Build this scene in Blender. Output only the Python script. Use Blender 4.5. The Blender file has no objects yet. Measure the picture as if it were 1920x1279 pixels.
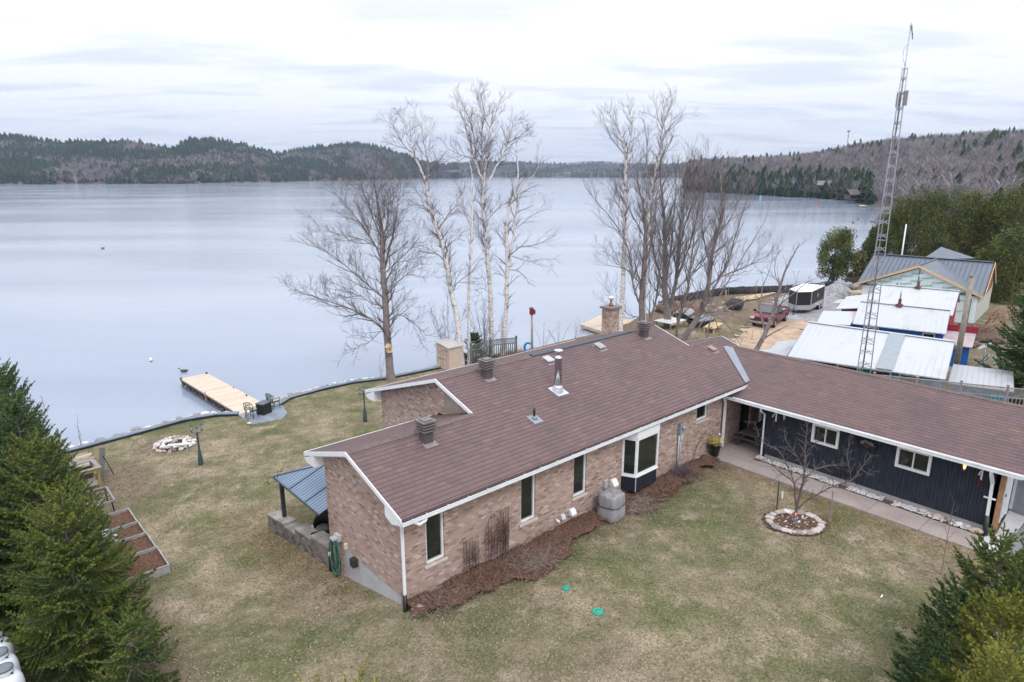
import bpy, bmesh, math, random
import numpy as np
from mathutils import Vector, Matrix, Quaternion, noise as mn
R=math.radians
scene=bpy.context.scene
C=scene.collection
random.seed(7); rng=np.random.default_rng(7)
# ---------------- camera ----------------
CAM=(-8.0845,-13.3459,11.289); YAW=.7278
cam_d=bpy.data.cameras.new('camera'); cam=bpy.data.objects.new('camera',cam_d); C.objects.link(cam)
cam.location=CAM; cam.rotation_euler=(math.pi/2-.2493,0,-YAW)
cam_d.sensor_width=36; cam_d.lens=36*1231.16/1920; cam_d.clip_start=.1; cam_d.clip_end=20000
scene.camera=cam
# ---------------- world: bright overcast ----------------
w=bpy.data.worlds.new('World'); scene.world=w; w.use_nodes=True
SUN_EL=R(48); SUN_ROT=R(200)
def world():
    nt=w.node_tree; N=nt.nodes; L=nt.links; N.clear()
    out=N.new('ShaderNodeOutputWorld'); 
    sky=N.new('ShaderNodeTexSky'); sky.sky_type='NISHITA'; sky.sun_disc=False; sky.sun_elevation=SUN_EL; sky.sun_rotation=SUN_ROT
    b1=N.new('ShaderNodeBackground'); b1.inputs[1].default_value=.08; L.new(sky.outputs[0],b1.inputs[0])
    tc=N.new('ShaderNodeTexCoord'); sep=N.new('ShaderNodeSeparateXYZ'); L.new(tc.outputs['Generated'],sep.inputs[0])
    mx=N.new('ShaderNodeMath'); mx.operation='MAXIMUM'; L.new(sep.outputs[2],mx.inputs[0]); mx.inputs[1].default_value=0
    ad=N.new('ShaderNodeMath'); ad.operation='ADD'; L.new(mx.outputs[0],ad.inputs[0]); ad.inputs[1].default_value=.07
    dx=N.new('ShaderNodeMath'); dx.operation='DIVIDE'; L.new(sep.outputs[0],dx.inputs[0]); L.new(ad.outputs[0],dx.inputs[1])
    dy=N.new('ShaderNodeMath'); dy.operation='DIVIDE'; L.new(sep.outputs[1],dy.inputs[0]); L.new(ad.outputs[0],dy.inputs[1])
    cb=N.new('ShaderNodeCombineXYZ'); L.new(dx.outputs[0],cb.inputs[0]); L.new(dy.outputs[0],cb.inputs[1])
    mr=N.new('ShaderNodeMapping'); mr.inputs['Rotation'].default_value=(0,0,YAW-.06); L.new(cb.outputs[0],mr.inputs[0])
    mp=N.new('ShaderNodeMapping'); mp.inputs['Scale'].default_value=(.42,.95,1); L.new(mr.outputs[0],mp.inputs[0])
    n=N.new('ShaderNodeTexNoise'); n.inputs['Scale'].default_value=1.75; n.inputs['Detail'].default_value=8; n.inputs['Roughness'].default_value=.52; n.inputs['Distortion'].default_value=.35; L.new(mp.outputs[0],n.inputs['Vector'])
    cr=N.new('ShaderNodeValToRGB'); cr.color_ramp.elements[0].position=.35; cr.color_ramp.elements[0].color=(.74,.77,.85,1); cr.color_ramp.elements[1].position=.51; cr.color_ramp.elements[1].color=(.955,.96,.965,1)
    e=cr.color_ramp.elements.new(.44); e.color=(.84,.87,.935,1)
    L.new(n.outputs['Fac'],cr.inputs[0])
    # overcast sky: brighter overhead than at the horizon
    gm=N.new('ShaderNodeMath'); gm.operation='MULTIPLY_ADD'; L.new(mx.outputs[0],gm.inputs[0]); gm.inputs[1].default_value=1.3; gm.inputs[2].default_value=1.03
    b2=N.new('ShaderNodeBackground'); L.new(gm.outputs[0],b2.inputs[1]); L.new(cr.outputs[0],b2.inputs[0])
    m=N.new('ShaderNodeMixShader'); m.inputs[0].default_value=.93; L.new(b1.outputs[0],m.inputs[1]); L.new(b2.outputs[0],m.inputs[2])
    L.new(m.outputs[0],out.inputs[0])
world()
sl=bpy.data.lights.new('sun','SUN'); sl.energy=1.5; sl.angle=R(18); sl.color=(1,.96,.9)
so=bpy.data.objects.new('sun',sl); C.objects.link(so)
# sun direction matching the sky node
sd=Vector((math.sin(SUN_ROT)*math.cos(SUN_EL),math.cos(SUN_ROT)*math.cos(SUN_EL),math.sin(SUN_EL)))
so.rotation_euler=sd.to_track_quat('Z','Y').to_euler()
vs=scene.view_settings; vs.view_transform='Standard'; vs.look='None'; vs.exposure=.14; vs.gamma=1; vs.use_curve_mapping=False
scene.render.engine='CYCLES'; scene.cycles.max_bounces=6; scene.cycles.diffuse_bounces=3; scene.cycles.transparent_max_bounces=6
# ---------------- object helpers ----------------
def tag(o,label=None,cat=None,group=None,kind=None):
    if label: o['label']=label
    if cat: o['category']=cat
    if group: o['group']=group
    if kind: o['kind']=kind
    return o
def thing(name,label,cat,loc=(0,0,0),rotz=0,group=None):
    o=bpy.data.objects.new(name,None); C.objects.link(o); o.location=loc; o.rotation_euler=(0,0,rotz); o.empty_display_size=.2
    return tag(o,label,cat,group)
def dup(root,loc,rotz=None,label=None,group=None,scale=None):
    r=root.copy(); C.objects.link(r); r.location=loc
    if rotz is not None: r.rotation_euler=(0,0,rotz)
    if scale is not None: r.scale=(scale,)*3 if not isinstance(scale,tuple) else scale
    if label: r['label']=label
    if group: r['group']=group
    for ch in list(root.children):
        c=ch.copy(); C.objects.link(c); c.parent=r
        for gch in list(ch.children):
            d=gch.copy(); C.objects.link(d); d.parent=c
    return r
def np_mesh(name,V,F,mat=None,col=None,parent=None,smooth=False,k=3):
    """V (n,3), F (m,k) arrays; col (n,3) per vertex"""
    me=bpy.data.meshes.new(name); V=np.asarray(V,np.float32); F=np.asarray(F,np.int32)
    me.vertices.add(len(V)); me.vertices.foreach_set('co',V.ravel())
    me.loops.add(F.size); me.loops.foreach_set('vertex_index',F.ravel())
    me.polygons.add(len(F)); me.polygons.foreach_set('loop_start',np.arange(0,F.size,k,dtype=np.int32)); me.polygons.foreach_set('loop_total',np.full(len(F),k,np.int32))
    if smooth: me.polygons.foreach_set('use_smooth',np.ones(len(F),bool))
    me.update(calc_edges=True); me.validate()
    if col is not None:
        a=me.color_attributes.new('Col','FLOAT_COLOR','POINT'); cc=np.ones((len(V),4),np.float32); cc[:,:3]=col; a.data.foreach_set('color',cc.ravel())
    if mat: me.materials.append(mat)
    o=bpy.data.objects.new(name,me); C.objects.link(o)
    if parent: o.parent=parent
    return o
class MB:
    def __init__(s): s.v=[]; s.f=[]; s.sm=[]
    def add(s,vs,fs,smooth=False):
        b=len(s.v); s.v+= [tuple(q) for q in vs]; s.f+=[tuple(i+b for i in f) for f in fs]; s.sm+=[smooth]*len(fs); return s
    def box(s,a,b,rz=0,c=None):
        """axis box from corner a to corner b, optionally turned by rz about c"""
        x0,y0,z0=[min(a[i],b[i]) for i in range(3)]; x1,y1,z1=[max(a[i],b[i]) for i in range(3)]
        vs=[(x,y,z) for z in (z0,z1) for x,y in ((x0,y0),(x1,y0),(x1,y1),(x0,y1))]
        if rz:
            c=c or ((x0+x1)/2,(y0+y1)/2); cs,sn=math.cos(rz),math.sin(rz)
            vs=[(c[0]+(x-c[0])*cs-(y-c[1])*sn,c[1]+(x-c[0])*sn+(y-c[1])*cs,z) for x,y,z in vs]
        return s.add(vs,[(3,2,1,0),(4,5,6,7),(0,1,5,4),(1,2,6,5),(2,3,7,6),(3,0,4,7)])
    def bar(s,p,q,wd,ht,up=(0,0,1)):
        """rectangular bar from p to q"""
        p=Vector(p);q=Vector(q);d=(q-p).normalized();u=Vector(up)
        if abs(d.dot(u))>.98: u=Vector((1,0,0))
        sd=d.cross(u).normalized()*wd/2; uu=sd.cross(d).normalized()*ht/2
        vs=[]
        for o in (p,q): vs+=[o-sd-uu,o+sd-uu,o+sd+uu,o-sd+uu]
        return s.add(vs,[(0,1,2,3),(7,6,5,4),(0,4,5,1),(1,5,6,2),(2,6,7,3),(3,7,4,0)])
    def prism(s,poly,vec):
        """extrude planar polygon by vec"""
        n=len(poly); P=[Vector(p) for p in poly]; v=Vector(vec)
        vs=P+[p+v for p in P]
        return s.add(vs,[tuple(range(n))[::-1],tuple(range(n,2*n))]+[(i,(i+1)%n,n+(i+1)%n,n+i) for i in range(n)])
    def quad(s,*p): return s.add(p,[tuple(range(len(p)))])
    def tube(s,pts,rs,n=6,cap=True,smooth=True):
        pts=[Vector(p) for p in pts]
        if not hasattr(rs,'__len__'): rs=[rs]*len(pts)
        vs=[];fs=[];ref=None
        for i,p in enumerate(pts):
            d=(pts[min(i+1,len(pts)-1)]-pts[max(i-1,0)])
            d=d.normalized() if d.length>1e-9 else Vector((0,0,1))
            if ref is None: ref=Vector((1,0,0)) if abs(d.x)<.9 else Vector((0,1,0))
            a=(ref-d*ref.dot(d)).normalized(); b=d.cross(a); ref=a
            for k in range(n):
                t=2*math.pi*k/n; vs.append(p+(a*math.cos(t)+b*math.sin(t))*rs[i])
        for i in range(len(pts)-1):
            for k in range(n):
                k2=(k+1)%n; fs.append((i*n+k,i*n+k2,(i+1)*n+k2,(i+1)*n+k))
        if cap: fs+= [tuple(range(n))[::-1],tuple(range((len(pts)-1)*n,len(pts)*n))]
        return s.add(vs,fs,smooth)
    def lathe(s,prof,c=(0,0,0),n=20,smooth=True):
        """prof [(r,z)...]"""
        return s.tube([(c[0],c[1],c[2]+z) for r,z in prof],[max(r,1e-4) for r,z in prof],n,True,smooth) if 0 else s._lathe(prof,c,n,smooth)
    def _lathe(s,prof,c,n,smooth):
        vs=[];fs=[]
        for r,z in prof:
            for k in range(n):
                t=2*math.pi*k/n; vs.append((c[0]+r*math.cos(t),c[1]+r*math.sin(t),c[2]+z))
        for i in range(len(prof)-1):
            for k in range(n):
                k2=(k+1)%n; fs.append((i*n+k,i*n+k2,(i+1)*n+k2,(i+1)*n+k))
        fs+=[tuple(range(n))[::-1],tuple(range((len(prof)-1)*n,len(prof)*n))]
        return s.add(vs,fs,smooth)
    def rock(s,c,r,seed,flat=.6,sub=1):
        bm=bmesh.new(); bmesh.ops.create_icosphere(bm,subdivisions=sub,radius=1)
        rr=random.Random(seed); sx,sy=rr.uniform(.75,1.25),rr.uniform(.75,1.25); off=Vector((rr.uniform(0,99),rr.uniform(0,99),0)); a=rr.uniform(0,6.28)
        for v in bm.verts:
            k=1+.35*mn.noise(v.co*1.3+off); q=v.co*k; x,y=q.x*sx,q.y*sy
            v.co=Vector((x*math.cos(a)-y*math.sin(a),x*math.sin(a)+y*math.cos(a),q.z*flat))*r+Vector(c)
        bm.verts.index_update()
        s.add([v.co[:] for v in bm.verts],[tuple(v.index for v in f.verts) for f in bm.faces],False); bm.free(); return s
    def build(s,name,mat,parent=None,bevel=0):
        me=bpy.data.meshes.new(name); me.from_pydata(s.v,[],s.f); me.polygons.foreach_set('use_smooth',s.sm); me.update()
        if mat: me.materials.append(mat)
        o=bpy.data.objects.new(name,me); C.objects.link(o)
        if parent: o.parent=parent
        if bevel:
            m=o.modifiers.new('b','BEVEL'); m.width=bevel; m.segments=2; m.limit_method='ANGLE'
        return o
# ---------------- material helpers ----------------
class NB:
    def __init__(s,name):
        s.m=bpy.data.materials.new(name); s.m.use_nodes=True; s.nt=s.m.node_tree; s.N=s.nt.nodes; s.L=s.nt.links
        s.p=s.N['Principled BSDF']; s.tc=s.N.new('ShaderNodeTexCoord')
    def node(s,t,**kw):
        n=s.N.new(t)
        for k,v in kw.items(): setattr(n,k,v)
        return n
    def link(s,a,b): s.L.new(a,b)
    def inp(s,n,i,v):
        if hasattr(v,'type') and hasattr(v,'is_linked'): s.L.new(v,n.inputs[i])
        else: n.inputs[i].default_value=v
    def math(s,op,a,b=0,c=0,clamp=False):
        n=s.N.new('ShaderNodeMath'); n.operation=op; n.use_clamp=clamp
        s.inp(n,0,a); s.inp(n,1,b)
        if len(n.inputs)>2: s.inp(n,2,c)
        return n.outputs[0]
    def noise(s,scale,detail=4,vec=None,rough=.5,dist=0):
        n=s.N.new('ShaderNodeTexNoise'); n.inputs['Scale'].default_value=scale; n.inputs['Detail'].default_value=detail; n.inputs['Roughness'].default_value=rough; n.inputs['Distortion'].default_value=dist
        s.L.new(vec if vec is not None else s.tc.outputs['Object'],n.inputs['Vector']); return n.outputs['Fac']
    def ramp(s,fac,*st):
        n=s.N.new('ShaderNodeValToRGB'); e=n.color_ramp.elements
        e[0].position=st[0][0]; e[0].color=(*st[0][1],1); e[1].position=st[-1][0]; e[1].color=(*st[-1][1],1)
        for p,c in st[1:-1]: q=e.new(p); q.color=(*c,1)
        s.L.new(fac,n.inputs[0]); return n.outputs[0]
    def mix(s,fac,a,b,mode='MIX'):
        n=s.N.new('ShaderNodeMix'); n.data_type='RGBA'; n.blend_type=mode; s.inp(n,0,fac)
        for i,v in ((6,a),(7,b)):
            if isinstance(v,(tuple,list)): n.inputs[i].default_value=(*v[:3],1)
            else: s.L.new(v,n.inputs[i])
        return n.outputs[2]
    def mapv(s,scale=(1,1,1),rot=(0,0,0),vec=None):
        # turn first, stretch second
        r=s.N.new('ShaderNodeMapping'); r.inputs['Rotation'].default_value=rot; s.L.new(vec if vec is not None else s.tc.outputs['Object'],r.inputs[0])
        n=s.N.new('ShaderNodeMapping'); n.inputs['Scale'].default_value=scale; s.L.new(r.outputs[0],n.inputs[0]); return n.outputs[0]
    def bump(s,h,strength=.5,dist=.02):
        n=s.N.new('ShaderNodeBump'); n.inputs['Strength'].default_value=strength; n.inputs['Distance'].default_value=dist
        s.L.new(h,n.inputs['Height']); s.L.new(n.outputs[0],s.p.inputs['Normal'])
    def set(s,col=None,rough=None,metal=None,spec=None):
        if col is not None: s.inp(s.p,'Base Color',(*col,1) if isinstance(col,tuple) else col)
        if rough is not None: s.inp(s.p,'Roughness',rough)
        if metal is not None: s.inp(s.p,'Metallic',metal)
        if spec is not None: s.inp(s.p,'Specular IOR Level',spec)
        return s.m
_mc={}
def M(name,color,rough=.6,metal=0,var=.15,vs=6,bump=0,bs=40,spec=.4):
    """plain procedural material with two scales of colour wear"""
    if name in _mc: return _mc[name]
    b=NB(name); n1=b.noise(vs,5); n2=b.noise(vs*7,3)
    lo=tuple(c*(1-var*1.3) for c in color); hi=tuple(min(1,c*(1+var)) for c in color)
    f=b.math('ADD',b.math('MULTIPLY',n1,.65),b.math('MULTIPLY',n2,.35))
    b.set(b.ramp(f,(.32,lo),(.68,hi)),rough,metal,spec)
    if bump: b.bump(b.noise(bs,4),bump,.02)
    _mc[name]=b.m; return b.m
def mat_brick(name='brick',cols=None,scale=1):
    b=NB(name); sep=b.node('ShaderNodeSeparateXYZ'); b.link(b.tc.outputs['Object'],sep.inputs[0])
    u=b.math('ADD',sep.outputs[0],sep.outputs[1]); cb=b.node('ShaderNodeCombineXYZ'); b.link(u,cb.inputs[0]); b.link(sep.outputs[2],cb.inputs[1])
    def br(bias,c1,c2,mo):
        t=b.node('ShaderNodeTexBrick'); t.offset=.5; t.inputs['Scale'].default_value=1; t.inputs['Brick Width'].default_value=.18*scale; t.inputs['Row Height'].default_value=.068*scale
        t.inputs['Mortar Size'].default_value=.006; t.inputs['Mortar Smooth'].default_value=.2; t.inputs['Bias'].default_value=bias
        for i,c in (('Color1',c1),('Color2',c2),('Mortar',mo)): t.inputs[i].default_value=(*c,1)
        b.link(cb.outputs[0],t.inputs['Vector']); return t
    t=br(0,(0,0,0),(1,1,1),(.5,.5,.5))
    col=b.ramp(t.outputs['Color'],(0,(.17,.125,.10)),(.10,(.29,.21,.18)),(.3,(.385,.285,.25)),(.75,(.44,.33,.295)),(.92,(.53,.43,.40)),(1,(.60,.53,.51)))
    big=b.noise(.5,3); col=b.mix(.16,col,b.ramp(big,(.35,(.22,.17,.145)),(.65,(.52,.42,.38))))
    col=b.mix(b.math('MULTIPLY',t.outputs['Fac'],.75),col,(.36,.31,.28))
    col=b.mix(.25,col,b.ramp(b.noise(60,3),(.3,(.2,.15,.12)),(.7,(.6,.47,.4))),'OVERLAY')
    b.set(col,.9,spec=.2); b.bump(b.math('SUBTRACT',b.noise(90,2),b.math('MULTIPLY',t.outputs['Fac'],2)),.5,.006); return b.m
def mat_shingle(name,axis):
    """axis 'y': courses climb along Y ; 'x': along X"""
    b=NB(name); sep=b.node('ShaderNodeSeparateXYZ'); b.link(b.tc.outputs['Object'],sep.inputs[0])
    v=sep.outputs[1] if axis=='y' else sep.outputs[0]; u=sep.outputs[0] if axis=='y' else sep.outputs[1]
    # course number from height: every course climbs the same height on all slopes
    row=b.math('MULTIPLY',sep.outputs[2],1/.0512); fl=b.math('FLOOR',row); fr=b.math('FRACT',row)
    wn=b.node('ShaderNodeTexWhiteNoise',noise_dimensions='1D'); b.link(fl,wn.inputs['W'])
    uu=b.math('ADD',b.math('MULTIPLY',u,1/.34),b.math('MULTIPLY',wn.outputs['Value'],7.3)); fu=b.math('FLOOR',uu); fru=b.math('FRACT',uu)
    cb=b.node('ShaderNodeCombineXYZ'); b.link(fl,cb.inputs[0]); b.link(fu,cb.inputs[1])
    w2=b.node('ShaderNodeTexWhiteNoise',noise_dimensions='2D'); b.link(cb.outputs[0],w2.inputs['Vector'])
    tabc=b.ramp(w2.outputs['Value'],(0,(.105,.076,.080)),(.3,(.127,.083,.084)),(.92,(.136,.089,.089)),(.975,(.150,.095,.087)),(1,(.170,.102,.086)))
    big=b.noise(.55,5,rough=.6); col=b.mix(b.math('MULTIPLY',b.ramp(big,(.52,(0,0,0)),(.72,(1,1,1))),.5),tabc,(.075,.06,.068))
    col=b.mix(.35,col,b.ramp(b.noise(55,3),(.3,(.3,.3,.3)),(.7,(.72,.7,.7))),'OVERLAY')
    wob=b.math('MULTIPLY',b.noise(3,2),.14)
    line=b.math('LESS_THAN',fr,b.math('ADD',.09,wob)); vl=b.math('MULTIPLY',b.math('LESS_THAN',fru,.035),.6)
    dark=b.math('MAXIMUM',line,vl)
    col=b.mix(b.math('MULTIPLY',dark,.66),col,(.028,.024,.036))
    b.set(col,.78,spec=.32); b.bump(b.math('ADD',b.math('MULTIPLY',fr,-1),b.math('MULTIPLY',b.noise(120,2),.25)),.6,.012); return b.m
def mat_attr(name,rough=.7,noise_s=30,amt=.3,spec=.2):
    """colour carried by the mesh (leaf, needle and bark colours)"""
    b=NB(name); a=b.node('ShaderNodeAttribute',attribute_name='Col')
    col=b.mix(amt,a.outputs['Color'],b.ramp(b.noise(noise_s,2),(.3,(.3,.3,.3)),(.7,(.75,.75,.75))),'OVERLAY')
    b.set(col,rough,spec=spec); return b.m
BR=mat_brick(); SH_Y=mat_shingle('shingles_main','y'); SH_X=mat_shingle('shingles_wing','x')
ATTR=mat_attr('foliage_colour')
WHITE=M('white_aluminium',(.74,.76,.80),.45,var=.06); GUT=M('gutter_white',(.70,.72,.77),.4,var=.12,vs=3)
GLASS=M('window_glass',(.016,.02,.018),.06,var=.35,vs=2,spec=.6)
DARKSIDE=M('navy_board',(.010,.014,.024),.75,var=.25,vs=3,bump=.2,bs=30)
CONC=M('concrete',(.36,.34,.33),.9,var=.16,vs=2.2,bump=.25,bs=60); CONC2=M('walk_concrete',(.31,.265,.25),.92,var=.14,vs=1.6,bump=.2,bs=80)
STONE=M('stone_pale',(.46,.42,.41),.9,var=.3,vs=4,bump=.5,bs=14); BLACKM=M('black_metal',(.012,.013,.016),.45,var=.2)
BLACKP=M('black_plastic',(.015,.017,.02),.4,var=.2); STEEL=M('stainless',(.55,.56,.58),.22,1,.12,3); GALV=M('galvanised',(.36,.38,.42),.5,.6,.2,4)
BROWNM=M('brown_vent',(.085,.07,.075),.55,var=.1); GREYP=M('grey_box',(.25,.29,.33),.5,var=.1)
WOODP=M('weathered_wood',(.30,.26,.23),.85,var=.25,vs=3,bump=.3,bs=30); WOODN=M('new_wood',(.56,.42,.25),.7,var=.2,vs=3,bump=.15,bs=20)
BARK=M('bark_grey',(.21,.18,.175),.95,var=.35,vs=5,bump=.6,bs=24); TWIG=M('twig_brown',(.135,.105,.11),.9,var=.2,vs=3)
TWIGG=M('twig_grey',(.17,.145,.15),.9,var=.2,vs=3)
# ---------------- ground shape ----------------
LK=[(-60,21),(-12,22.7),(-6,23.0),(-4,23.3),(-1.7,23.55),(1,23.97),(2.6,23.65),(3.63,22.9),(5.5,22.6),(6.95,23.65),(9.35,23.95),(11.2,23.9),(13.4,23.2),(17.6,22.9),(24,22.6),(30,22.8),(36,22.4),(42,24.5),(46.2,25.6),(54,26.4),(59,25.5),(65,21.8),(69,20.3),(76,19),(84,20.5),(110,30)]
def lk(x):
    if x<=LK[0][0]: return LK[0][1]
    for (a,b),(c,d) in zip(LK,LK[1:]):
        if x<=c: return b+(d-b)*(x-a)/(c-a)
    return LK[-1][1]
def sm(a,b,x): t=min(1,max(0,(x-a)/(b-a))); return t*t*(3-2*t)
def lin(pts,x):
    if x<=pts[0][0]: return pts[0][1]
    for (a,b),(c,d) in zip(pts,pts[1:]):
        if x<=c: return b+(d-b)*(x-a)/(c-a)
    return pts[-1][1]
PY=[(-8,.10),(-1,.06),(0,-.02),(1.8,-.43),(3.4,-.81),(4.4,-.98),(8,-1.12),(14,-1.45),(19,-1.72),(23,-1.92),(40,-1.95)]
def g(x,y):
    z=lin(PY,y)
    # neighbours' yard beyond the fence is low
    k=sm(22.5,28.5,x); z=z*(1-k)+(-1.95)*k
    k2=sm(40,70,x)*sm(10,-25,y); z+=k2*1.0
    return z+.035*mn.noise(Vector((x*.35,y*.35,0)))+.012*mn.noise(Vector((x*1.4,y*1.4,3)))
WATER_Z=-2.42
def ground():
    xs=list(np.arange(-60,-14,2))+list(np.arange(-14,24,.4))+list(np.arange(24,80,1.0))+list(np.arange(80,111,2))
    dys=[5,2.2,1.0,.30]+[0,-.15]+list(-np.arange(.5,16,.4))+list(-np.arange(16,38,.4))+list(-np.arange(38,60,2))+[-90,-140]
    V=[];col=[]
    for x in xs:
        yl=lk(x)
        for i,dy in enumerate(dys):
            y=yl+dy
            z={0:-4.2,1:-3.1,2:-2.62,3:-2.35}.get(i,None)
            if z is None: z=g(x,y)-.02
            V.append((x,y,z))
            # real ground zones: r bare soil, g lush grass, b leaf litter
            r=0; gr=0; b_=0
            if x<-3: r=max(r,sm(-4.2,-5.6,x))                       # under the spruces
            r=max(r,.85*sm(2.0,.6,math.hypot((x+3.3)/1.0,(y-17.3)/2.2))) # by the wood stand
            r=max(r,.7*sm(2.1,1.2,math.hypot((x+.6),(y-20.9)/1.0)))    # round the fire ring
            r=max(r,.8*sm(.9,.5,math.hypot(x-8.07,y-16.64))); r=max(r,.6*sm(.6,.2,math.hypot(x+.25,y-16.88)))
            r=max(r,.75*sm(0,-6,y)*sm(6,-3,x)+.15*sm(1,-2,y)*(mn.noise(Vector((x*.3,y*.3,8)))>.05))
            if x>23: r=max(r,.8*sm(23,26,x)*sm(-9,-3,y)); 
            if x>30 and y>6: r=max(r,.9)
            if 38<x<47 and 13<y<22: r=.15
            if x>38 and y<3: r=.35
            r=max(r,.7*sm(1.2,.5,math.hypot(x-12.3,(y+9.1))))
            b_=max(b_,sm(2.2,.2,abs(x+.3))*sm(12,9,y)*sm(2,4,y)); b_=max(b_,sm(3,1,abs(y+11.5))*sm(2,9,x)*.6)
            b_=max(b_,.8*sm(1.2,.2,abs(x-14))*sm(-10,-9,y)*sm(0,-1,y))
            col.append((r,gr,b_))
    n=len(dys); F=[(i*n+j,i*n+j+1,(i+1)*n+j+1,(i+1)*n+j) for i in range(len(xs)-1) for j in range(n-1)]
    b=NB('lawn'); at=b.node('ShaderNodeAttribute',attribute_name='Col'); sp=b.node('ShaderNodeSeparateColor'); b.link(at.outputs['Color'],sp.inputs[0])
    n1=b.noise(.28,6,rough=.62,dist=.5); n2=b.noise(1.3,5,rough=.65); n3=b.noise(16,5,rough=.75); n4=b.noise(55,3,rough=.7)
    f=b.math('ADD',b.math('MULTIPLY',n1,.62),b.math('MULTIPLY',n2,.38))
    col1=b.ramp(f,(.38,(.335,.278,.205)),(.46,(.24,.205,.145)),(.52,(.16,.15,.09)),(.61,(.095,.112,.05)))
    n5=b.noise(.9,4,vec=b.mapv((1,1,1),(0,0,.6)),rough=.6); col1=b.mix(b.math('MULTIPLY',b.ramp(n5,(.60,(0,0,0)),(.72,(1,1,1))),.75),col1,(.37,.315,.255))
    n6=b.noise(.5,4,vec=b.mapv((1,1,1),(0,0,2)),rough=.7); col1=b.mix(b.math('MULTIPLY',b.ramp(n6,(.60,(0,0,0)),(.72,(1,1,1))),.75),col1,(.085,.12,.03))
    soil=b.ramp(b.noise(3.5,6,rough=.7),(.3,(.10,.075,.06)),(.55,(.19,.145,.115)),(.75,(.29,.235,.19)))
    lit=b.ramp(b.noise(9,5,rough=.8),(.35,(.13,.08,.05)),(.6,(.26,.17,.10)),(.75,(.42,.31,.2)))
    rf=b.math('MULTIPLY',sp.outputs[0],b.math('ADD',.25,b.math('MULTIPLY',n2,1.6)),clamp=True)
    c=b.mix(rf,col1,soil)
    c=b.mix(b.math('MULTIPLY',sp.outputs[2],b.ramp(b.noise(4,5,rough=.7),(.45,(0,0,0)),(.62,(1,1,1))),clamp=True),c,lit)
    c=b.mix(.75,c,b.ramp(n3,(.30,(.12,.12,.11)),(.5,(.5,.5,.5)),(.70,(.9,.88,.84))),'OVERLAY')
    c=b.mix(.55,c,b.ramp(n4,(.3,(.25,.25,.25)),(.7,(.75,.75,.72))),'OVERLAY')
    b.set(c,.97,spec=.08); b.bump(b.math('ADD',n3,b.math('MULTIPLY',n4,.6)),.7,.05)
    o=np_mesh('ground',V,F,b.m,col,k=4,smooth=True); tag(o,kind='structure')
ground()
def pol_(px,fd):
    a=math.atan((px-960)/1270.3); r=fd/math.cos(a); return CAM[0]+r*math.sin(YAW+a),CAM[1]+r*math.cos(YAW+a)
def water():
    b=NB('lake_water')
    mv=b.mapv((.25,1,1),(0,0,YAW)); big=b.noise(.035,4,vec=mv,dist=.6); big2=b.noise(.012,3,vec=mv)
    fine=b.noise(3.2,4,vec=b.mapv((.55,1.3,1),(0,0,YAW-.15)),rough=.6); mid=b.noise(.5,3,vec=b.mapv((.35,1.2,1),(0,0,YAW-.1)))
    b.set(b.ramp(b.math('ADD',b.math('MULTIPLY',big,.6),b.math('MULTIPLY',big2,.4)),(.40,(.20,.245,.335)),(.60,(.31,.35,.435))),b.math('MULTIPLY_ADD',big,.16,.04))
    b.p.inputs['IOR'].default_value=1.33
    # sheltered water in the eastern bay is calmer than the open lake
    vd=b.node('ShaderNodeVectorMath',operation='DISTANCE'); b.link(b.tc.outputs['Object'],vd.inputs[0]); vd.inputs[1].default_value=(*pol_(1540,330),WATER_Z)
    calm=b.math('MULTIPLY_ADD',b.math('SMOOTH_MIN',b.math('MULTIPLY',vd.outputs['Value'],1/330),1,.3),.96,.04)
    patches=b.math('MULTIPLY_ADD',b.noise(.02,3,vec=b.mapv((.18,1,1),(0,0,YAW)),rough=.6),2.2,-.55,clamp=True)
    h=b.math('ADD',fine,b.math('MULTIPLY',mid,1.3)); bn=b.node('ShaderNodeBump'); bn.inputs['Distance'].default_value=.05; b.link(h,bn.inputs['Height']); b.link(b.math('MULTIPLY',b.math('MULTIPLY_ADD',patches,.50,.10),calm),bn.inputs['Strength']); b.link(bn.outputs[0],b.p.inputs['Normal'])
    V=[(-3000,-3000,WATER_Z),(7000,-3000,WATER_Z),(7000,7000,WATER_Z),(-3000,7000,WATER_Z)]
    # the lake sheet starts under the shore, so it never shows through the lawn
    xs=[-3000]+[a for a,_ in LK]+[7000]; ys=[20]+[y-1 for _,y in LK]+[100]
    V=[];F=[]
    for x,y in zip(xs,ys): V+=[(x,y,WATER_Z),(x,9000,WATER_Z)]
    for i in range(len(xs)-1): F.append((2*i,2*i+2,2*i+3,2*i+1))
    o=np_mesh('lake_water',V,F,b.m,k=4); tag(o,kind='structure')
water()
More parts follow.
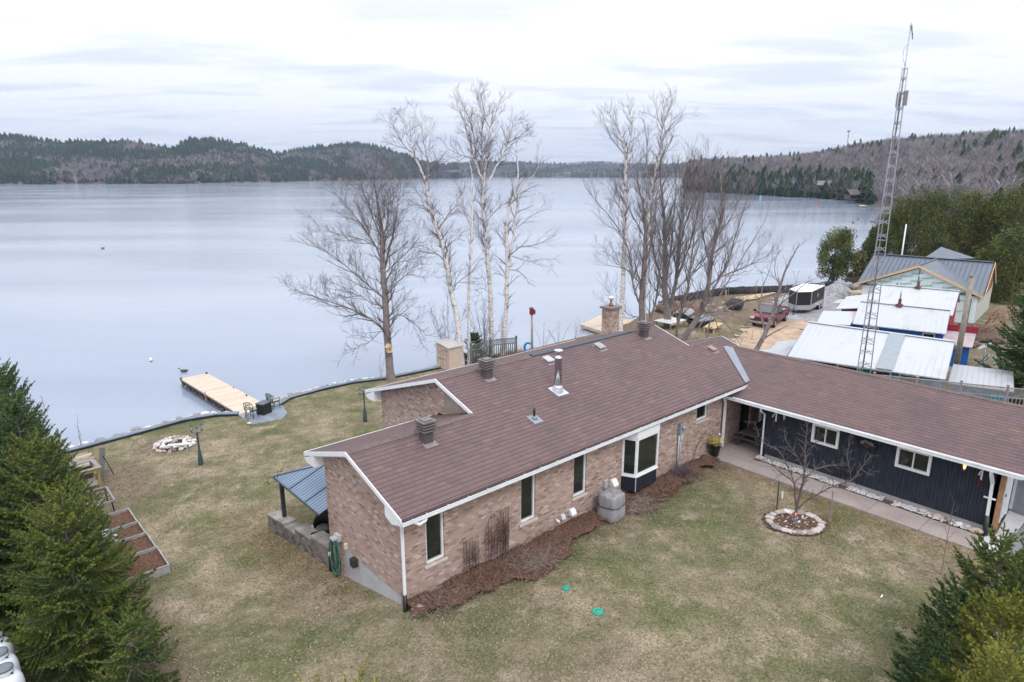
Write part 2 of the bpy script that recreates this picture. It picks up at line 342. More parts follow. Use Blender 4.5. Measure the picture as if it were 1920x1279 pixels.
# ---------------- far hills in polar steps round the bay ----------------
def px_ang(px): return math.atan((px-960)/1270.3)
def pol(px,fd):
    """ground point at azimuth of image column px and forward distance fd"""
    a=px_ang(px); r=fd/math.cos(a); t=YAW+a
    return CAM[0]+r*math.sin(t), CAM[1]+r*math.cos(t)
def hz(fd,y): return CAM[2]+fd*(326-y)/1250
HILLM=M('forest_floor',(.12,.10,.085),.95,var=.3,vs=.02)
def hill(name,rows,n=60,m=16,tree=12,p=1.6):
    """rows: (px, shore_fd, ridge_fd, skyline_y)"""
    px0,px1=rows[0][0],rows[-1][0]; V=[]; P_=p
    def at(px):
        for a,b in zip(rows,rows[1:]):
            if px<=b[0]:
                t=(px-a[0])/(b[0]-a[0]); return [a[i]+(b[i]-a[i])*t for i in (1,2,3)]
        return list(rows[-1][1:])
    def zf(px,t):
        s0,s1,yy=at(px); yg=yy+tree*1250/s1; ys=326+(CAM[2]-WATER_Z+.5)*1250/s0; q=max(0,1-t)**P_
        fd=s0+(s1-s0)*t; p=pol(px,fd); tt=min(t,1)
        y_=yg+(ys-yg)*q; z=hz(fd,y_) if t<=1 else hz(s1,yg)*(1-.5*(t-1))
        z+=tt*(1.02-tt)*.22*hz(s1,yg)*mn.noise(Vector((p[0]*.006,p[1]*.006,1)))*2
        return p[0],p[1],z
    ts=[-.03]+list(np.linspace(0,1,m))+[1.25,1.8]
    for i in range(n+1):
        px=px0+(px1-px0)*i/n
        for t in ts: V.append(zf(px,max(t,0)) if t>=0 else (*pol(px,at(px)[0]-12),WATER_Z-3))
    k=len(ts); F=[(i*k+j,i*k+j+1,(i+1)*k+j+1,(i+1)*k+j) for i in range(n) for j in range(k-1)]
    o=np_mesh(name,V,F,HILLM,k=4,smooth=True); tag(o,kind='structure'); return zf,at
# tree templates for the far woods: unit height
def t_conifer(seed,lay=6,sides=7):
    r=random.Random(seed); V=[];F=[]
    for l in range(lay):
        z0=.08+.86*l/lay; z1=min(1,z0+.30-.10*l/lay); rad=.19*(1-l/lay)**.75+.02; c=len(V); a0=r.uniform(0,6)
        top=(r.uniform(-.01,.01),r.uniform(-.01,.01),z1)
        for k in range(sides):
            a=a0+6.283*k/sides; rr=rad*r.uniform(.6,1.25); dz=r.uniform(-.05,.03)
            b=len(V); V.append(top); V.append((rr*math.cos(a-.42),rr*math.sin(a-.42),z0+dz)); V.append((rr*math.cos(a+.42)*1.05,rr*math.sin(a+.42)*1.05,z0+dz+.02)); F.append((b,b+1,b+2))
    return np.array(V),np.array(F)
def t_bare(seed,n=26,wd=.018):
    r=random.Random(seed); V=[];F=[]
    def blade(p,q,w0):
        d=Vector(q)-Vector(p); s=d.cross(Vector((r.uniform(-1,1),r.uniform(-1,1),.2))).normalized()*w0
        b=len(V); V.extend([tuple(Vector(p)-s),tuple(Vector(p)+s),tuple(q)]); F.append((b,b+1,b+2))
    blade((0,0,0),(0,0,.95),wd*.8); blade((0,0,0),(.02,0,.8),wd*.8)
    for i in range(n):
        h=r.uniform(.3,.72); a=r.uniform(0,6.28); L=r.uniform(.15,.34); el=r.uniform(.5,1.3)
        p=(.03*math.cos(a),.03*math.sin(a),h); q=(p[0]+L*math.cos(a)*math.cos(el),p[1]+L*math.sin(a)*math.cos(el),min(1,h+L*math.sin(el))); blade(p,q,wd*.55)
        for _ in range(3):
            a2=a+r.uniform(-1,1); l2=r.uniform(.08,.17); s=r.uniform(.3,1); p2=tuple(p[i]+(q[i]-p[i])*s for i in range(3))
            blade(p2,(p2[0]+l2*math.cos(a2)*.7,p2[1]+l2*math.sin(a2)*.7,p2[2]+l2*.8),wd*.4)
    return np.array(V),np.array(F)
def scatter(name,items,temps,mat,label=None,kind='stuff'):
    """items: list (x,y,z,h,wscale,rot,template,color)"""
    Vs=[];Fs=[];Cs=[];off=0
    for x,y,z,h,ws,rot,t,c in items:
        V,F=temps[t]; cs,sn=math.cos(rot),math.sin(rot)
        P=np.empty_like(V); P[:,0]=(V[:,0]*cs-V[:,1]*sn)*h*ws+x; P[:,1]=(V[:,0]*sn+V[:,1]*cs)*h*ws+y; P[:,2]=V[:,2]*h+z
        Vs.append(P); Fs.append(F+off); off+=len(V)
        cc=np.tile(np.array(c),(len(V),1))*rng.uniform(.75,1.25,(len(V)//3,1)).repeat(3,0)[:len(V)]; Cs.append(cc)
    o=np_mesh(name,np.concatenate(Vs),np.concatenate(Fs),mat,np.concatenate(Cs)); tag(o,label,None,None,kind); return o
FAR=mat_attr('far_wood',.9,.05,.3,.05)
def wood(name,label,zf,at,n,px0,px1,conf,h=(9,15),temps=None,seed=1,tmin=0,tmax=1.08,fdmax=None,wd=1,fine=False):
    r=random.Random(seed); items=[]; T=temps
    nc=len([t for t in T if t=='c'])
    for i in range(n):
        px=r.uniform(px0,px1); t=tmin+(tmax-tmin)*r.random()**.85
        x,y,z=zf(px,t); s0,s1,_=at(px)
        cl=mn.noise(Vector((x*.008,y*.008,7)))+.5*mn.noise(Vector((x*.03,y*.03,2)))
        k=conf(px,t,cl)
        if r.random()<k:
            hh=r.uniform(*h)*r.choice((1,1,1.15,1.4 if t>.85 else .9)); c=r.choice(((.024,.046,.032),(.032,.055,.034),(.020,.042,.034),(.042,.062,.034))); items.append((x,y,z-.3,hh,r.uniform(.8,1.25)*wd,r.uniform(0,6),r.randrange(0,3),c))
        else:
            hh=r.uniform(*h)*.95; c=r.choice(((.20,.178,.195),(.165,.15,.165),(.23,.21,.225),(.19,.155,.165),(.29,.27,.28))); items.append((x,y,z-.3,hh,r.uniform(.9,1.4)*wd,r.uniform(0,6),3+r.randrange(0,3),c))
    return scatter(name,items,TT_F if fine else TT,FAR,label)
TT=[t_conifer(1),t_conifer(2),t_conifer(3),t_bare(4,14,.05),t_bare(5,14,.05),t_bare(6,14,.05)]
TT_F=[t_conifer(1,9,9),t_conifer(2,9,9),t_conifer(3,8,9),t_bare(4,34,.014),t_bare(5,34,.014),t_bare(6,34,.014)]
W=lambda y: 13.7*1250/(y-326)
zl,al=hill('hill_west',[(-260,W(346),1350,250),(0,W(345),1300,258),(60,W(345),1300,266),(110,W(345),1300,273),(170,W(344.5),1300,273),(250,W(344),1320,270),(300,W(343.8),1330,279),(328,W(343.5),1350,284),(362,W(343.2),1360,268),(417,W(342.5),1400,269),(470,W(341.5),1450,279),(500,W(341),1500,287),(525,W(340.5),1550,294),(575,W(339.6),1620,283),(620,W(338.5),1700,278),(667,W(337.9),1740,274),(710,W(337.2),1770,280),(750,W(336.3),1800,291),(800,W(335.2),1900,307),(862,W(334),2100,311)],120,14,11,1.5)
zm,am=hill('hill_north',[(840,2300,2900,306),(900,2350,3000,304),(950,2400,3100,303),(1000,2400,3100,306),(1060,2400,3100,309),(1120,2400,3100,306),(1180,2400,3100,308),(1240,2400,3100,309),(1330,2400,3100,306)],50,10,14,1.2)
zr,ar=hill('hill_east',[(1285,W(356),720,309),(1300,W(357),760,305),(1340,W(360),820,301),(1400,W(363),880,299),(1480,W(367.5),930,295),(1530,W(370),960,289),(1600,W(375),980,276),(1640,W(382),980,270),(1700,190,960,265),(1760,150,930,261),(1860,130,900,253),(1920,125,880,251),(2100,120,850,246),(2400,120,800,240)],90,30,12,3.2)
# blue ridge far behind
def far_ridge():
    pts=[(860,314),(930,313),(985,313),(1040,308),(1100,303),(1140,303.5),(1190,308),(1240,312),(1290,306),(1330,300),(1400,299),(1470,302),(1560,306)]
    V=[];F=[]
    for i,(px,y) in enumerate(pts):
        for fd,yy in ((5200,328),(5800,(y+328)/2+2),(6500,y),(7600,y+8)): V.append((*pol(px,fd),hz(fd,yy)))
    for i in range(len(pts)-1):
        for j in range(3): F.append((i*4+j,i*4+j+1,i*4+j+5,i*4+j+4))
    o=np_mesh('hill_far',V,F,M('far_hill_wood',(.13,.13,.15),.95,var=.3,vs=.004),k=4,smooth=True); tag(o,kind='structure')
far_ridge()
def cW(px,t,cl): # mixed: evergreens along the crests and shore, bare slopes between
    return min(.97,max(.10,.74+cl*1.6-(.35 if 380<px<700 and .25<t<.85 else 0)+(.25 if t>.9 else 0)+(.12 if px<380 else 0)))
wood('west_woods','mixed evergreen and bare woodland covering the far western hills',zl,al,15000,-200,860,cW,(10,17),TT,1,wd=1.35)
wood('north_woods','dark distant woodland along the far end of the lake',zm,am,5500,840,1330,lambda px,t,cl:min(.9,max(.1,.45+cl*1.3)),(12,19),TT,2,wd=1.6)
wood('east_woods','bare purplish woodland with scattered evergreens on the eastern hillside',zr,ar,9000,1285,2150,lambda px,t,cl:max(.02,(.5 if t<.10 and px<1640 else .07)+cl*.4),(10,16),TT_F,3,fine=True)
wood('north_woods_near','bare woodland on the point at the bay mouth',zr,ar,1300,1285,1640,lambda px,t,cl:.4,(8,13),TT_F,4,tmax=.12,fine=True)
# ---------------- main bungalow ----------------
S_=.3294
zf_=lambda y: 2.9+S_*(y+.449)
house=thing('brick_bungalow','long brick bungalow with brown shingle roof and dark clad wing, on the lawn','house',(0,0,0))
def holes_wall(mb,axis,p0,p1,u0,u1,z0,z1,holes):
    us=sorted({u0,u1,*[h[0] for h in holes],*[h[1] for h in holes]})
    for a,b in zip(us,us[1:]):
        hs=sorted([h for h in holes if h[0]<=a+1e-6 and h[1]>=b-1e-6],key=lambda h:h[2]); z=z0
        for h in hs+[(0,0,z1,z1)]:
            if h[2]>z+1e-5:
                if axis=='y': mb.box((a,p0,z),(b,p1,h[2]))
                else: mb.box((p0,a,z),(p1,b,h[2]))
            z=h[3]
W_F=[(.70,1.31,.97,2.56),(4.17,4.78,.89,2.56),(6.51,7.12,.95,2.56),(13.56,14.33,1.79,2.62)]
BAY=(8.97,10.75,.42,2.66)
mb=MB(); holes_wall(mb,'y',0,.24,0,15.38,-.3,2.82,W_F+[BAY]); mb.build('front_wall',BR,house)
# gable end wall, brick stepping down at the back where the ground falls
mb=MB(); pr=[(0,.245,.22),(0,.245,zf_(.24)-.12),(0,2.33,zf_(2.33)-.13),(0,4.4,zf_(2.33)-S_*2.07-.13),(0,4.4,-1.3),(0,3.55,-1.3),(0,3.55,.22)]
mb.prism(pr,(.24,0,0)); mb.box((.0,0,.2201),(.24,.2449,2.82)) if 0 else None
mb.build('gable_wall',BR,house)
mb=MB(); mb.box((.03,.26,-1.4),(.22,3.55,.218)); mb.box((.02,.02,-1.4),(.2,.235,-.301)); mb.build('foundation',M('foundation_concrete',(.42,.42,.45),.9,var=.14,vs=1.5,bump=.2,bs=50),house)
mb=MB(); 
gy=[(4.5,8.59,-1.3),(4.5,8.59,zf_(4.387)-S_*(8.59-4.387)-.14),(4.5,4.387,zf_(4.387)-.14),(4.5,4.28,zf_(4.28)-.14),(4.5,4.28,-1.3)]
mb.prism(gy,(.24,0,0)); mb.box((4.7,8.35,-1.3),(16.3,8.59,2.75)); mb.box((.24,4.16,-1.3),(4.49,4.4,2.72)); mb.box((16.1,5.0,-1.3),(19.1,5.2,2.75)); mb.box((18.86,1.9,-1.3),(19.1,5.0,2.75)); mb.build('rear_wall',BR,house)
sid=NB('beige_siding'); sp=sid.node('ShaderNodeSeparateXYZ'); sid.link(sid.tc.outputs['Object'],sp.inputs[0]); fr=sid.math('FRACT',sid.math('MULTIPLY',sp.outputs[1],1/.13)); ln=sid.math('LESS_THAN',fr,.09)
sid.set(sid.mix(ln,sid.ramp(sid.noise(3,4),(.35,(.30,.25,.20)),(.65,(.37,.31,.26))),(.15,.12,.10)),.8); 
mb=MB(); mb.prism([(4.505,4.275,zf_(4.275)-.14),(4.505,4.275,2.9),(4.505,2.2,2.9),(4.505,2.2,zf_(2.2)-.14)],(.2,0,0)); mb.build('vertical_siding',sid.m,house)
mb=MB(); mb.box((4.42,4.25,3.02),(4.5,4.62,3.14)); mb.build('wall_vent',BLACKM,house)
# roof
T_=.12
def slab(mb,pts,th=T_): mb.prism([(p[0],p[1],p[2]) for p in pts],(0,0,-th))
h2=zf_(4.387); h1=zf_(2.33); h3=zf_(2.52); b1=h1-S_*(5.09-2.33); b2=h2-S_*(9.28-4.387); b3=h3-S_*(5.5-2.52)
mb=MB()
slab(mb,[(-.30,-.449,2.9),(4.2,-.449,2.9),(4.2,2.33,h1),(-.30,2.33,h1)])
slab(mb,[(4.2,-.449,2.9),(16.59,-.449,2.9),(16.59,4.387,h2),(4.2,4.387,h2)])
slab(mb,[(16.59,-.449,2.9),(19.3,-.449,2.9),(19.3,2.52,h3),(16.59,2.52,h3)])
slab(mb,[(-.30,2.33,h1),(4.49,2.33,h1),(4.49,5.09,b1),(-.30,5.09,b1)])
slab(mb,[(4.2,4.387,h2),(16.59,4.387,h2),(16.59,9.28,b2),(4.2,9.28,b2)])
slab(mb,[(16.59,2.52,h3),(19.3,2.52,h3),(19.3,5.5,b3),(16.59,5.5,b3)])
roof=mb.build('roof',SH_Y,house)
mb=MB() # ridge shingles, overlapping caps along each ridge
def caps(x0,x1,y,h):
    x=x0
    while x<x1-.02:
        e_=min(x+.16,x1)
        for sg in (-1,1):
            mb.prism([(x,y,h+.012),(e_,y,h+.028),(e_,y+sg*.15,h+.028-.15*S_),(x,y+sg*.15,h+.012-.15*S_)],(0,0,-.01))
        x+=.14
RSH=M('ridge_shingle',(.125,.09,.09),.8,var=.25,vs=5)
for q_ in ((-.3,4.2,2.33,h1),(4.2,8.6,4.387,h2),(16.59,18.4,2.52,h3)): mb=MB(); caps(*q_); mb.build('ridge_cap',RSH,roof)
mb=MB(); mb.prism([(8.7,4.387,h2+.06),(8.7,4.28,h2+.02),(8.7,4.27,h2-.02),(8.7,4.5,h2-.02),(8.7,4.49,h2+.02)],(6.1,0,0)); mb.build('ridge_vent',M('ridge_metal',(.07,.085,.11),.55,.2),roof)
# fascia and box eaves
def fascia(mb,x,ya,za,yb,zb,d=.125,t=.03):
    mb.prism([(x,ya,za+.005),(x,yb,zb+.005),(x,yb,zb-d),(x,ya,za-d)],(-t,0,0))
mb=MB(); fascia(mb,-.301,-.46,2.896,2.33,h1); fascia(mb,-.301,2.33,h1,5.1,b1); 
mb.prism([(-.329,5.08,b1-.17),(-.329,4.93,2.62),(-.329,4.40,2.62),(-.329,4.40,b1+.11)],(.32,0,0))
mb.prism([(-.329,-.44,2.74),(-.329,-.02,2.60),(-.329,.30,2.72),(-.329,.30,2.98)],(.32,0,0))
mb.box((-.30,-.44,2.66),(16.2,-.001,2.74)); mb.box((-.30,4.401,2.64),(4.49,5.06,2.70))
mb.prism([(-.30,.31,zf_(.31)-.13),(-.30,2.33,h1-.13),(-.30,4.39,h1-S_*2.06-.13),(-.30,4.39,h1-S_*2.06-.16),(-.30,2.33,h1-.16),(-.30,.31,zf_(.31)-.16)],(.298,0,0))
mb.box((-.3,5.09,b1-.17),(4.49,5.12,b1-.0))
mb.build('fascia',WHITE,house)
mb=MB(); fascia(mb,4.199,2.3,zf_(2.3)+.02,4.387,h2+.01); fascia(mb,4.199,4.387,h2+.01,9.29,b2)
mb.prism([(4.17,9.27,b2-.17),(4.17,9.1,2.58),(4.17,8.60,2.58),(4.17,8.60,b2+.1)],(.32,0,0)); mb.box((4.5,8.60,2.60),(16.5,9.25,2.66)); mb.box((4.2,9.285,b2-.17),(16.59,9.31,b2)); mb.build('fascia',WHITE,house)
mb=MB(); fascia(mb,16.62,2.52,h3+.01,4.387,h2); fascia(mb,19.33,-.44,2.9,2.52,h3); fascia(mb,19.33,2.52,h3,5.5,b3); mb.build('fascia',WHITE,house)
# gutter with leaf litter inside
def gutter_y(mb,x0,x1,y,z):
    mb.box((x0,y-.085,z-.12),(x1,y,z-.10)); mb.box((x0,y-.10,z-.12),(x1,y-.085,z-.01)); mb.box((x0,y-.11,z-.022),(x1,y-.101,z-.002)); mb.box((x0-.01,y-.10,z-.12),(x0,y,z-.01))
mb=MB(); gutter_y(mb,-.32,16.3,-.47,2.87)
for i in range(24): mb.box((.4+i*.68,-.57,2.858),(.415+i*.68,-.50,2.862))
mb.build('gutter',GUT,house)
mb=MB(); mb.box((-.30,-.554,2.775),(16.3,-.46,2.825)); mb.build('gutter_litter',M('litter_dark',(.05,.045,.042),.95,var=.6,vs=9),house)
# windows of the front wall
def window_y(x0,x1,z0,z1,y,parent=house,fw=.055,sill=True,bars=0):
    f=MB(); f.box((x0,y+.05,z0),(x0+fw,y+.13,z1)); f.box((x1-fw,y+.05,z0),(x1,y+.13,z1)); f.box((x0+fw,y+.05,z0),(x1-fw,y+.13,z0+fw)); f.box((x0+fw,y+.05,z1-fw),(x1-fw,y+.13,z1))
    w_=f.build('window',WHITE,parent,.004)
    p=MB(); p.box((x0+fw,y+.10,z0+fw),(x1-fw,y+.115,z1-fw)); p.build('pane',GLASS,w_)
    q=MB(); a=fw+.0; q.box((x0+a,y+.075,z0+a),(x0+a+.022,y+.099,z1-a)); q.box((x1-a-.022,y+.075,z0+a),(x1-a,y+.099,z1-a)); q.box((x0+a+.022,y+.075,z0+a),(x1-a-.022,y+.099,z0+a+.022)); q.build('sash',M('sash_grey',(.30,.33,.33),.5),w_)
    if sill:
        s_=MB(); s_.prism([(x0-.07,y-.05,z0-.09),(x0-.07,y-.05,z0-.03),(x0-.07,y+.12,z0-.001),(x0-.07,y+.12,z0-.09)],(x1-x0+.14,0,0)); s_.build('sill',M('sill_stone',(.50,.46,.42),.85,var=.12),w_)
    return w_
for h in W_F: window_y(h[0],h[1],h[2],h[3],0)
# yellow decorations hanging inside two panes
# bay window
bay=MB(); P=[(8.98,.0),(9.22,-.46),(10.46,-.46),(10.72,.0)]
def bayseg(mb,a,b,z0,z1,th=.06,ins=0):
    a=Vector((a[0],a[1],0)); b=Vector((b[0],b[1],0)); d=(b-a); L=d.length; d.normalize(); n=Vector((d.y,-d.x,0)); a=a+d*ins-n*0; b=b-d*ins
    mb.prism([(a.x,a.y,z0),(b.x,b.y,z0),(b.x,b.y,z1),(a.x,a.y,z1)],-n*th)
for a,b in zip(P,P[1:]):
    A=Vector((*a,0)); B=Vector((*b,0)); d=(B-A).normalized(); n=Vector((d.y,-d.x,0)); fw=.07
    for (u0,u1,z0,z1) in ((0,fw,1.0,2.40),((B-A).length-fw,(B-A).length,1.0,2.40),(fw,(B-A).length-fw,1.0,1.07),(fw,(B-A).length-fw,2.33,2.40)):
        p=A+d*u0; q=A+d*u1; bay.prism([(p.x,p.y,z0),(q.x,q.y,z0),(q.x,q.y,z1),(p.x,p.y,z1)],-n*.08)
bay.prism([(8.96,0,2.40),(9.21,-.47,2.40),(10.47,-.47,2.40),(10.74,0,2.40)],(0,0,.26)); bay.prism([(8.96,.02,.95),(9.21,-.48,.95),(10.47,-.48,.95),(10.74,.02,.95)],(0,0,.05))
bw=bay.build('bay_window',WHITE,house)
bp_=MB()
for a,b in zip(P,P[1:]): bayseg(bp_,(a[0]+(0),a[1]+.045),(b[0],b[1]+.045),1.03,2.37,.01,.05)
bp_.build('pane',GLASS,bw)
bb=MB(); Q=[(9.0,.0),(9.24,-.44),(10.44,-.44),(10.70,.0)]; bb.prism([(x,y,.40) for x,y in Q],(0,0,.549)); bb.build('bay_panel',DARKSIDE,bw)
bc=MB(); bc.box((9.225,-.452,.40),(9.25,-.43,.95)); bc.build('corner_trim',M('trim_beige',(.55,.5,.46),.6),bw)
wc=MB(); wc.lathe([(.0,.0),(.05,.01),(.06,.05),(.035,.10),(.045,.13),(.03,.17),(.0,.18)],(9.7,-.28,1.08),10); 
# gear on the front wall
def part(mb,name,mat,parent=house,bevel=0): return mb.build(name,mat,parent,bevel)
mb=MB(); mb.box((12.28,-.14,1.62),(12.52,0,2.06)); mt=part(mb,'electric_meter',GREYP,house,.01)
mb=MB(); mb.tube([(12.44,-.14,1.9),(12.44,-.17,1.9),(12.44,-.23,1.9)],[.085,.09,.07],14); part(mb,'meter_dial',M('meter_glass',(.32,.36,.42),.15),mt)
mb=MB(); mb.tube([(12.34,-.06,1.62),(12.34,-.06,.1)],.035,8); mb.tube([(12.48,-.06,1.4),(12.46,-.06,.1)],.02,8); mb.box((12.40,-.11,1.38),(12.56,0,1.6)); mb.box((12.42,-.1,.15),(12.52,-.01,.42)); part(mb,'conduit',M('conduit_grey',(.45,.47,.52),.5),mt)
def hood(x,z,s,mat,name='wall_hood'):
    mb=MB(); mb.prism([(x-s/2,0,z+s*.5),(x-s/2,-s*.35,z+s*.45),(x-s/2,-s*.75,z-s*.2),(x-s/2,-s*.7,z-s*.5),(x-s/2,0,z-s*.5)],(s,0,0)); part(mb,name,mat,house,.01)
hood(5.98,.47,.17,M('hood_grey',(.5,.52,.56),.5)); hood(6.42,.50,.22,WHITE); hood(8.50,.86,.26,WHITE)
mb=MB(); mb.tube([(5.70,0,.47),(5.70,-.17,.45)],.035,10); part(mb,'vent_pipe',WHITE)
mb=MB(); mb.box((8.0,-.09,.80),(8.13,0,1.08)); mb.tube([(8.06,-.04,.8),(8.06,-.04,.2)],.018,6); part(mb,'disconnect_box',M('box_pale',(.42,.43,.45),.5))
# gear on the gable
mb=MB(); mb.box((-.10,2.92,.06),(0,3.14,.30)); mb.box((-.14,2.95,-.01),(-.02,3.12,.09)) if 0 else None; part(mb,'wall_socket_cover',WHITE) if 0 else None
mb=MB(); mb.box((-.16,2.62,-.06),(-.0,2.84,.20)); part(mb,'outlet_box',M('box_brown',(.035,.03,.025),.5),house,.01)
mb=MB(); mb.box((-.10,3.18,.28),(0,3.27,.46)); part(mb,'outlet_cover',M('cream_cover',(.62,.58,.42),.5),house,.01)
# downspouts
def spout(pts,w_=.075,d_=.06,name='downspout',mat=WHITE,parent=house):
    mb=MB()
    for a,b in zip(pts,pts[1:]): mb.bar(a,b,w_,d_,(0,1,0) if abs(a[1]-b[1])<.02 else (1,0,0))
    return part(mb,name,mat,parent,.005)
dsp=spout([(-.10,-.50,2.78),(-.06,-.06,2.50),(-.06,-.055,.42)]); mb=MB(); mb.tube([(-.06,-.055,.44),(-.06,-.055,.02),(-.10,-.10,-.14)],[.06,.065,.07],10); part(mb,'spout_boot',BLACKP,dsp)
mb=MB(); mb.tube([(-.03,-.50,2.80),(.18,-.51,2.62),(.38,-.50,2.66),(.42,-.49,2.76)],.05,10); part(mb,'gutter_elbow',WHITE)
# rear corner drain by the stone wall
mb=MB(); mb.tube([(-.09,4.25,-.30),(-.09,4.25,-.42)],.07,10); part(mb,'spout_end',WHITE); mb=MB(); mb.tube([(-.09,4.25,-.42),(-.1,4.25,-1.05)],.075,10); part(mb,'spout_boot',BLACKP)
# roof hardware
def louvre(x,y,s=.47):
    z=zf_(y); b=MB(); b.box((x-.15,y-.15,z-.05),(x+.15,y+.15,z+.36)); v=b.build('roof_vent',BROWNM,roof)
    co=MB(); co.box((x-.11,y-.11,z+.36),(x+.11,y+.11,z+.66)); co.build('vent_core',M('vent_core',(.012,.011,.012),.8),v)
    a=s/2
    for k in range(4):
        z_=z+.37+k*.088; p_=MB(); p_.box((x-a,y-a,z_),(x+a,y+a,z_+.016))
        for (p,q) in (((x-a,y-a),(x+a,y-a+.012)),((x-a,y+a-.012),(x+a,y+a)),((x-a,y-a+.012),(x-a+.012,y+a-.012)),((x+a-.012,y-a+.012),(x+a,y+a-.012))): p_.box((p[0],p[1],z_-.032),(q[0],q[1],z_-.0005))
        if k==3: p_.box((x-a*.62,y-a*.62,z_+.0165),(x+a*.62,y+a*.62,z_+.05))
        p_.build('louvre_plate',M('louvre_brown',(.17,.145,.15),.45,.2,.1),v)
    f=MB(); f.prism([(x-.22,y-.32,z-.32*S_+.005),(x+.22,y-.32,z-.32*S_+.005),(x+.22,y-.1,z-.1*S_+.005),(x-.22,y-.1,z-.1*S_+.005)],(0,0,.012)); f.build('flashing',M('flash_brown',(.22,.18,.19),.5),v)
for x,y in ((2.05,1.83),(6.04,3.85),(15.05,3.85)): louvre(x,y)
def boxvent(x,y,s,mat,name='flat_vent'):
    z=zf_(y); b=MB(); 
    def q(dx,dy,dz): return (x+dx,y+dy,z+dy*S_+dz)
    b.prism([q(-s,-s,0),q(s,-s,0),q(s,s,0),q(-s,s,0)],(0,0,.06)); v=b.build(name,M('vent_side',(.14,.12,.125),.6),roof)
    c_=MB(); t=s*1.18; c_.prism([q(-t,-t,.062),q(t,-t,.062),q(t,t,.062),q(-t,t,.062)],(0,0,.05)); c_.build('lid',mat,v,.01)
    f=MB(); t=s*1.35; f.prism([q(-t,-t*1.3,.002),q(t,-t*1.3,.002),q(t,t*1.2,.002),q(-t,t*1.2,.002)],(0,0,.006)); f.build('flashing',M('flash_grey',(.2,.18,.2),.6),v)
boxvent(9.12,3.85,.15,M('lid_pale',(.42,.40,.42),.45)); boxvent(12.12,3.86,.16,M('lid_grey',(.30,.29,.31),.45)); boxvent(17.45,1.86,.15,M('lid_tan',(.30,.19,.17),.7))
# stainless stack
z=zf_(2.19); b=MB(); b.lathe([(.128,.12),(.128,1.20),(.135,1.21),(.135,1.25),(.12,1.26),(.075,1.30),(.07,1.42),(.09,1.43),(.09,1.46)],(7.98,2.22,z),24); st=b.build('metal_chimney',STEEL,roof)
b=MB(); b.lathe([(.02,1.46),(.02,1.50),(.16,1.50),(.16,1.515),(.02,1.54)],(7.98,2.22,z),20); b.build('chimney_cap',M('cap_bright',(.75,.76,.78),.3,.6,.05),st)
b=MB(); b.lathe([(.20,-.02),(.19,.10),(.20,.11),(.135,.20),(.132,.22)],(7.98,2.22,z),24)
b.build('storm_collar',M('collar_bright',(.72,.75,.80),.35,.5,.06),st)
f=MB(); t=.27; q=lambda dx,dy,dz:(7.98+dx,2.19+dy,z+dy*S_+dz); f.prism([q(-t,-t,.01),q(t,-t,.01),q(t,t,.01),q(-t,t,.01)],(0,0,.008)); f.build('flashing',M('flash_bright',(.55,.58,.64),.4,.4,.1),st)
z=zf_(1.3); b=MB(); b.lathe([(.042,0),(.042,.36),(.03,.365),(.03,.30)],(5.97,1.33,z),12); vp=b.build('vent_pipe',BLACKP,roof)
b=MB(); b.lathe([(.11,.01),(.07,.10),(.05,.11)],(5.97,1.33,z-.01),14); q=lambda dx,dy,dz:(5.97+dx,1.30+dy,z+dy*S_+dz); b.prism([q(-.2,-.22,.008),q(.2,-.22,.008),q(.2,.2,.008),q(-.2,.2,.008)],(0,0,.006)); b.build('pipe_flashing',M('flash_lead',(.22,.24,.28),.6),vp)
# valley strip
f=MB(); f.prism([(18.42,1.72,3.70),(18.60,1.52,3.625),(16.62,-.47,2.955),(16.44,-.47,2.925)],(0,0,.02)); f.prism([(18.42,1.72,3.70),(16.44,-.47,2.925),(16.30,-.45,2.925),(18.30,1.82,3.665)],(0,0,.02)); f.build('valley_flashing',M('valley_metal',(.235,.26,.31),.55,.2,.12),roof)
# brick chimney on the rear slope
b=MB(); b.box((15.22,5.90,3.2),(15.84,6.44,5.18)); ch=b.build('brick_chimney',BR,roof)
b=MB(); b.box((15.13,5.81,5.18),(15.93,6.53,5.27)); b.build('chimney_crown',M('crown_grey',(.16,.15,.15),.85),ch,.01)
b=MB(); b.lathe([(.10,0),(.10,.13)],(15.53,6.17,5.27),14); b.build('clay_flue',M('clay',(.30,.10,.06),.8),ch)
b=MB(); b.lathe([(.055,.12),(.055,.36),(.13,.37),(.14,.40),(.10,.47),(.02,.50)],(15.53,6.17,5.27),16); b.build('flue_cap',M('cap_bright',(.75,.76,.78),.3,.6),ch)
# ---------------- wing ----------------
GX0,GXR,GX1=15.384,18.83,22.28; gz0=2.537; gzr=gz0+S_*(GXR-GX0)
mb=MB(); slab(mb,[(GX0,-10.05,gz0),(GXR,-10.05,gzr),(GXR,1.86,gzr),(GX0,-.02,gz0)]); slab(mb,[(GXR,-10.05,gzr),(GX1,-10.05,gz0),(GX1,1.86,gz0),(GXR,1.86,gzr)])
slab(mb,[(17.3,-13.5,gz0+S_*(17.3-GX0)),(GXR,-13.5,gzr),(GXR,-10.05,gzr),(17.3,-10.05,gz0+S_*(17.3-GX0))]); slab(mb,[(GXR,-13.5,gzr),(GX1,-13.5,gz0),(GX1,-10.05,gz0),(GXR,-10.05,gzr)])
wr=mb.build('wing_roof',SH_X,house)
mb=MB(); y=-13.4
while y<1.4:
    for sg in (-1,1): mb.prism([(GXR,y,gzr+.012),(GXR,y+.16,gzr+.026),(GXR+sg*.15,y+.16,gzr+.026-.15*S_),(GXR+sg*.15,y,gzr+.012-.15*S_)],(0,0,-.01))
    y+=.14
mb.build('ridge_cap',_mc['ridge_shingle'],wr)
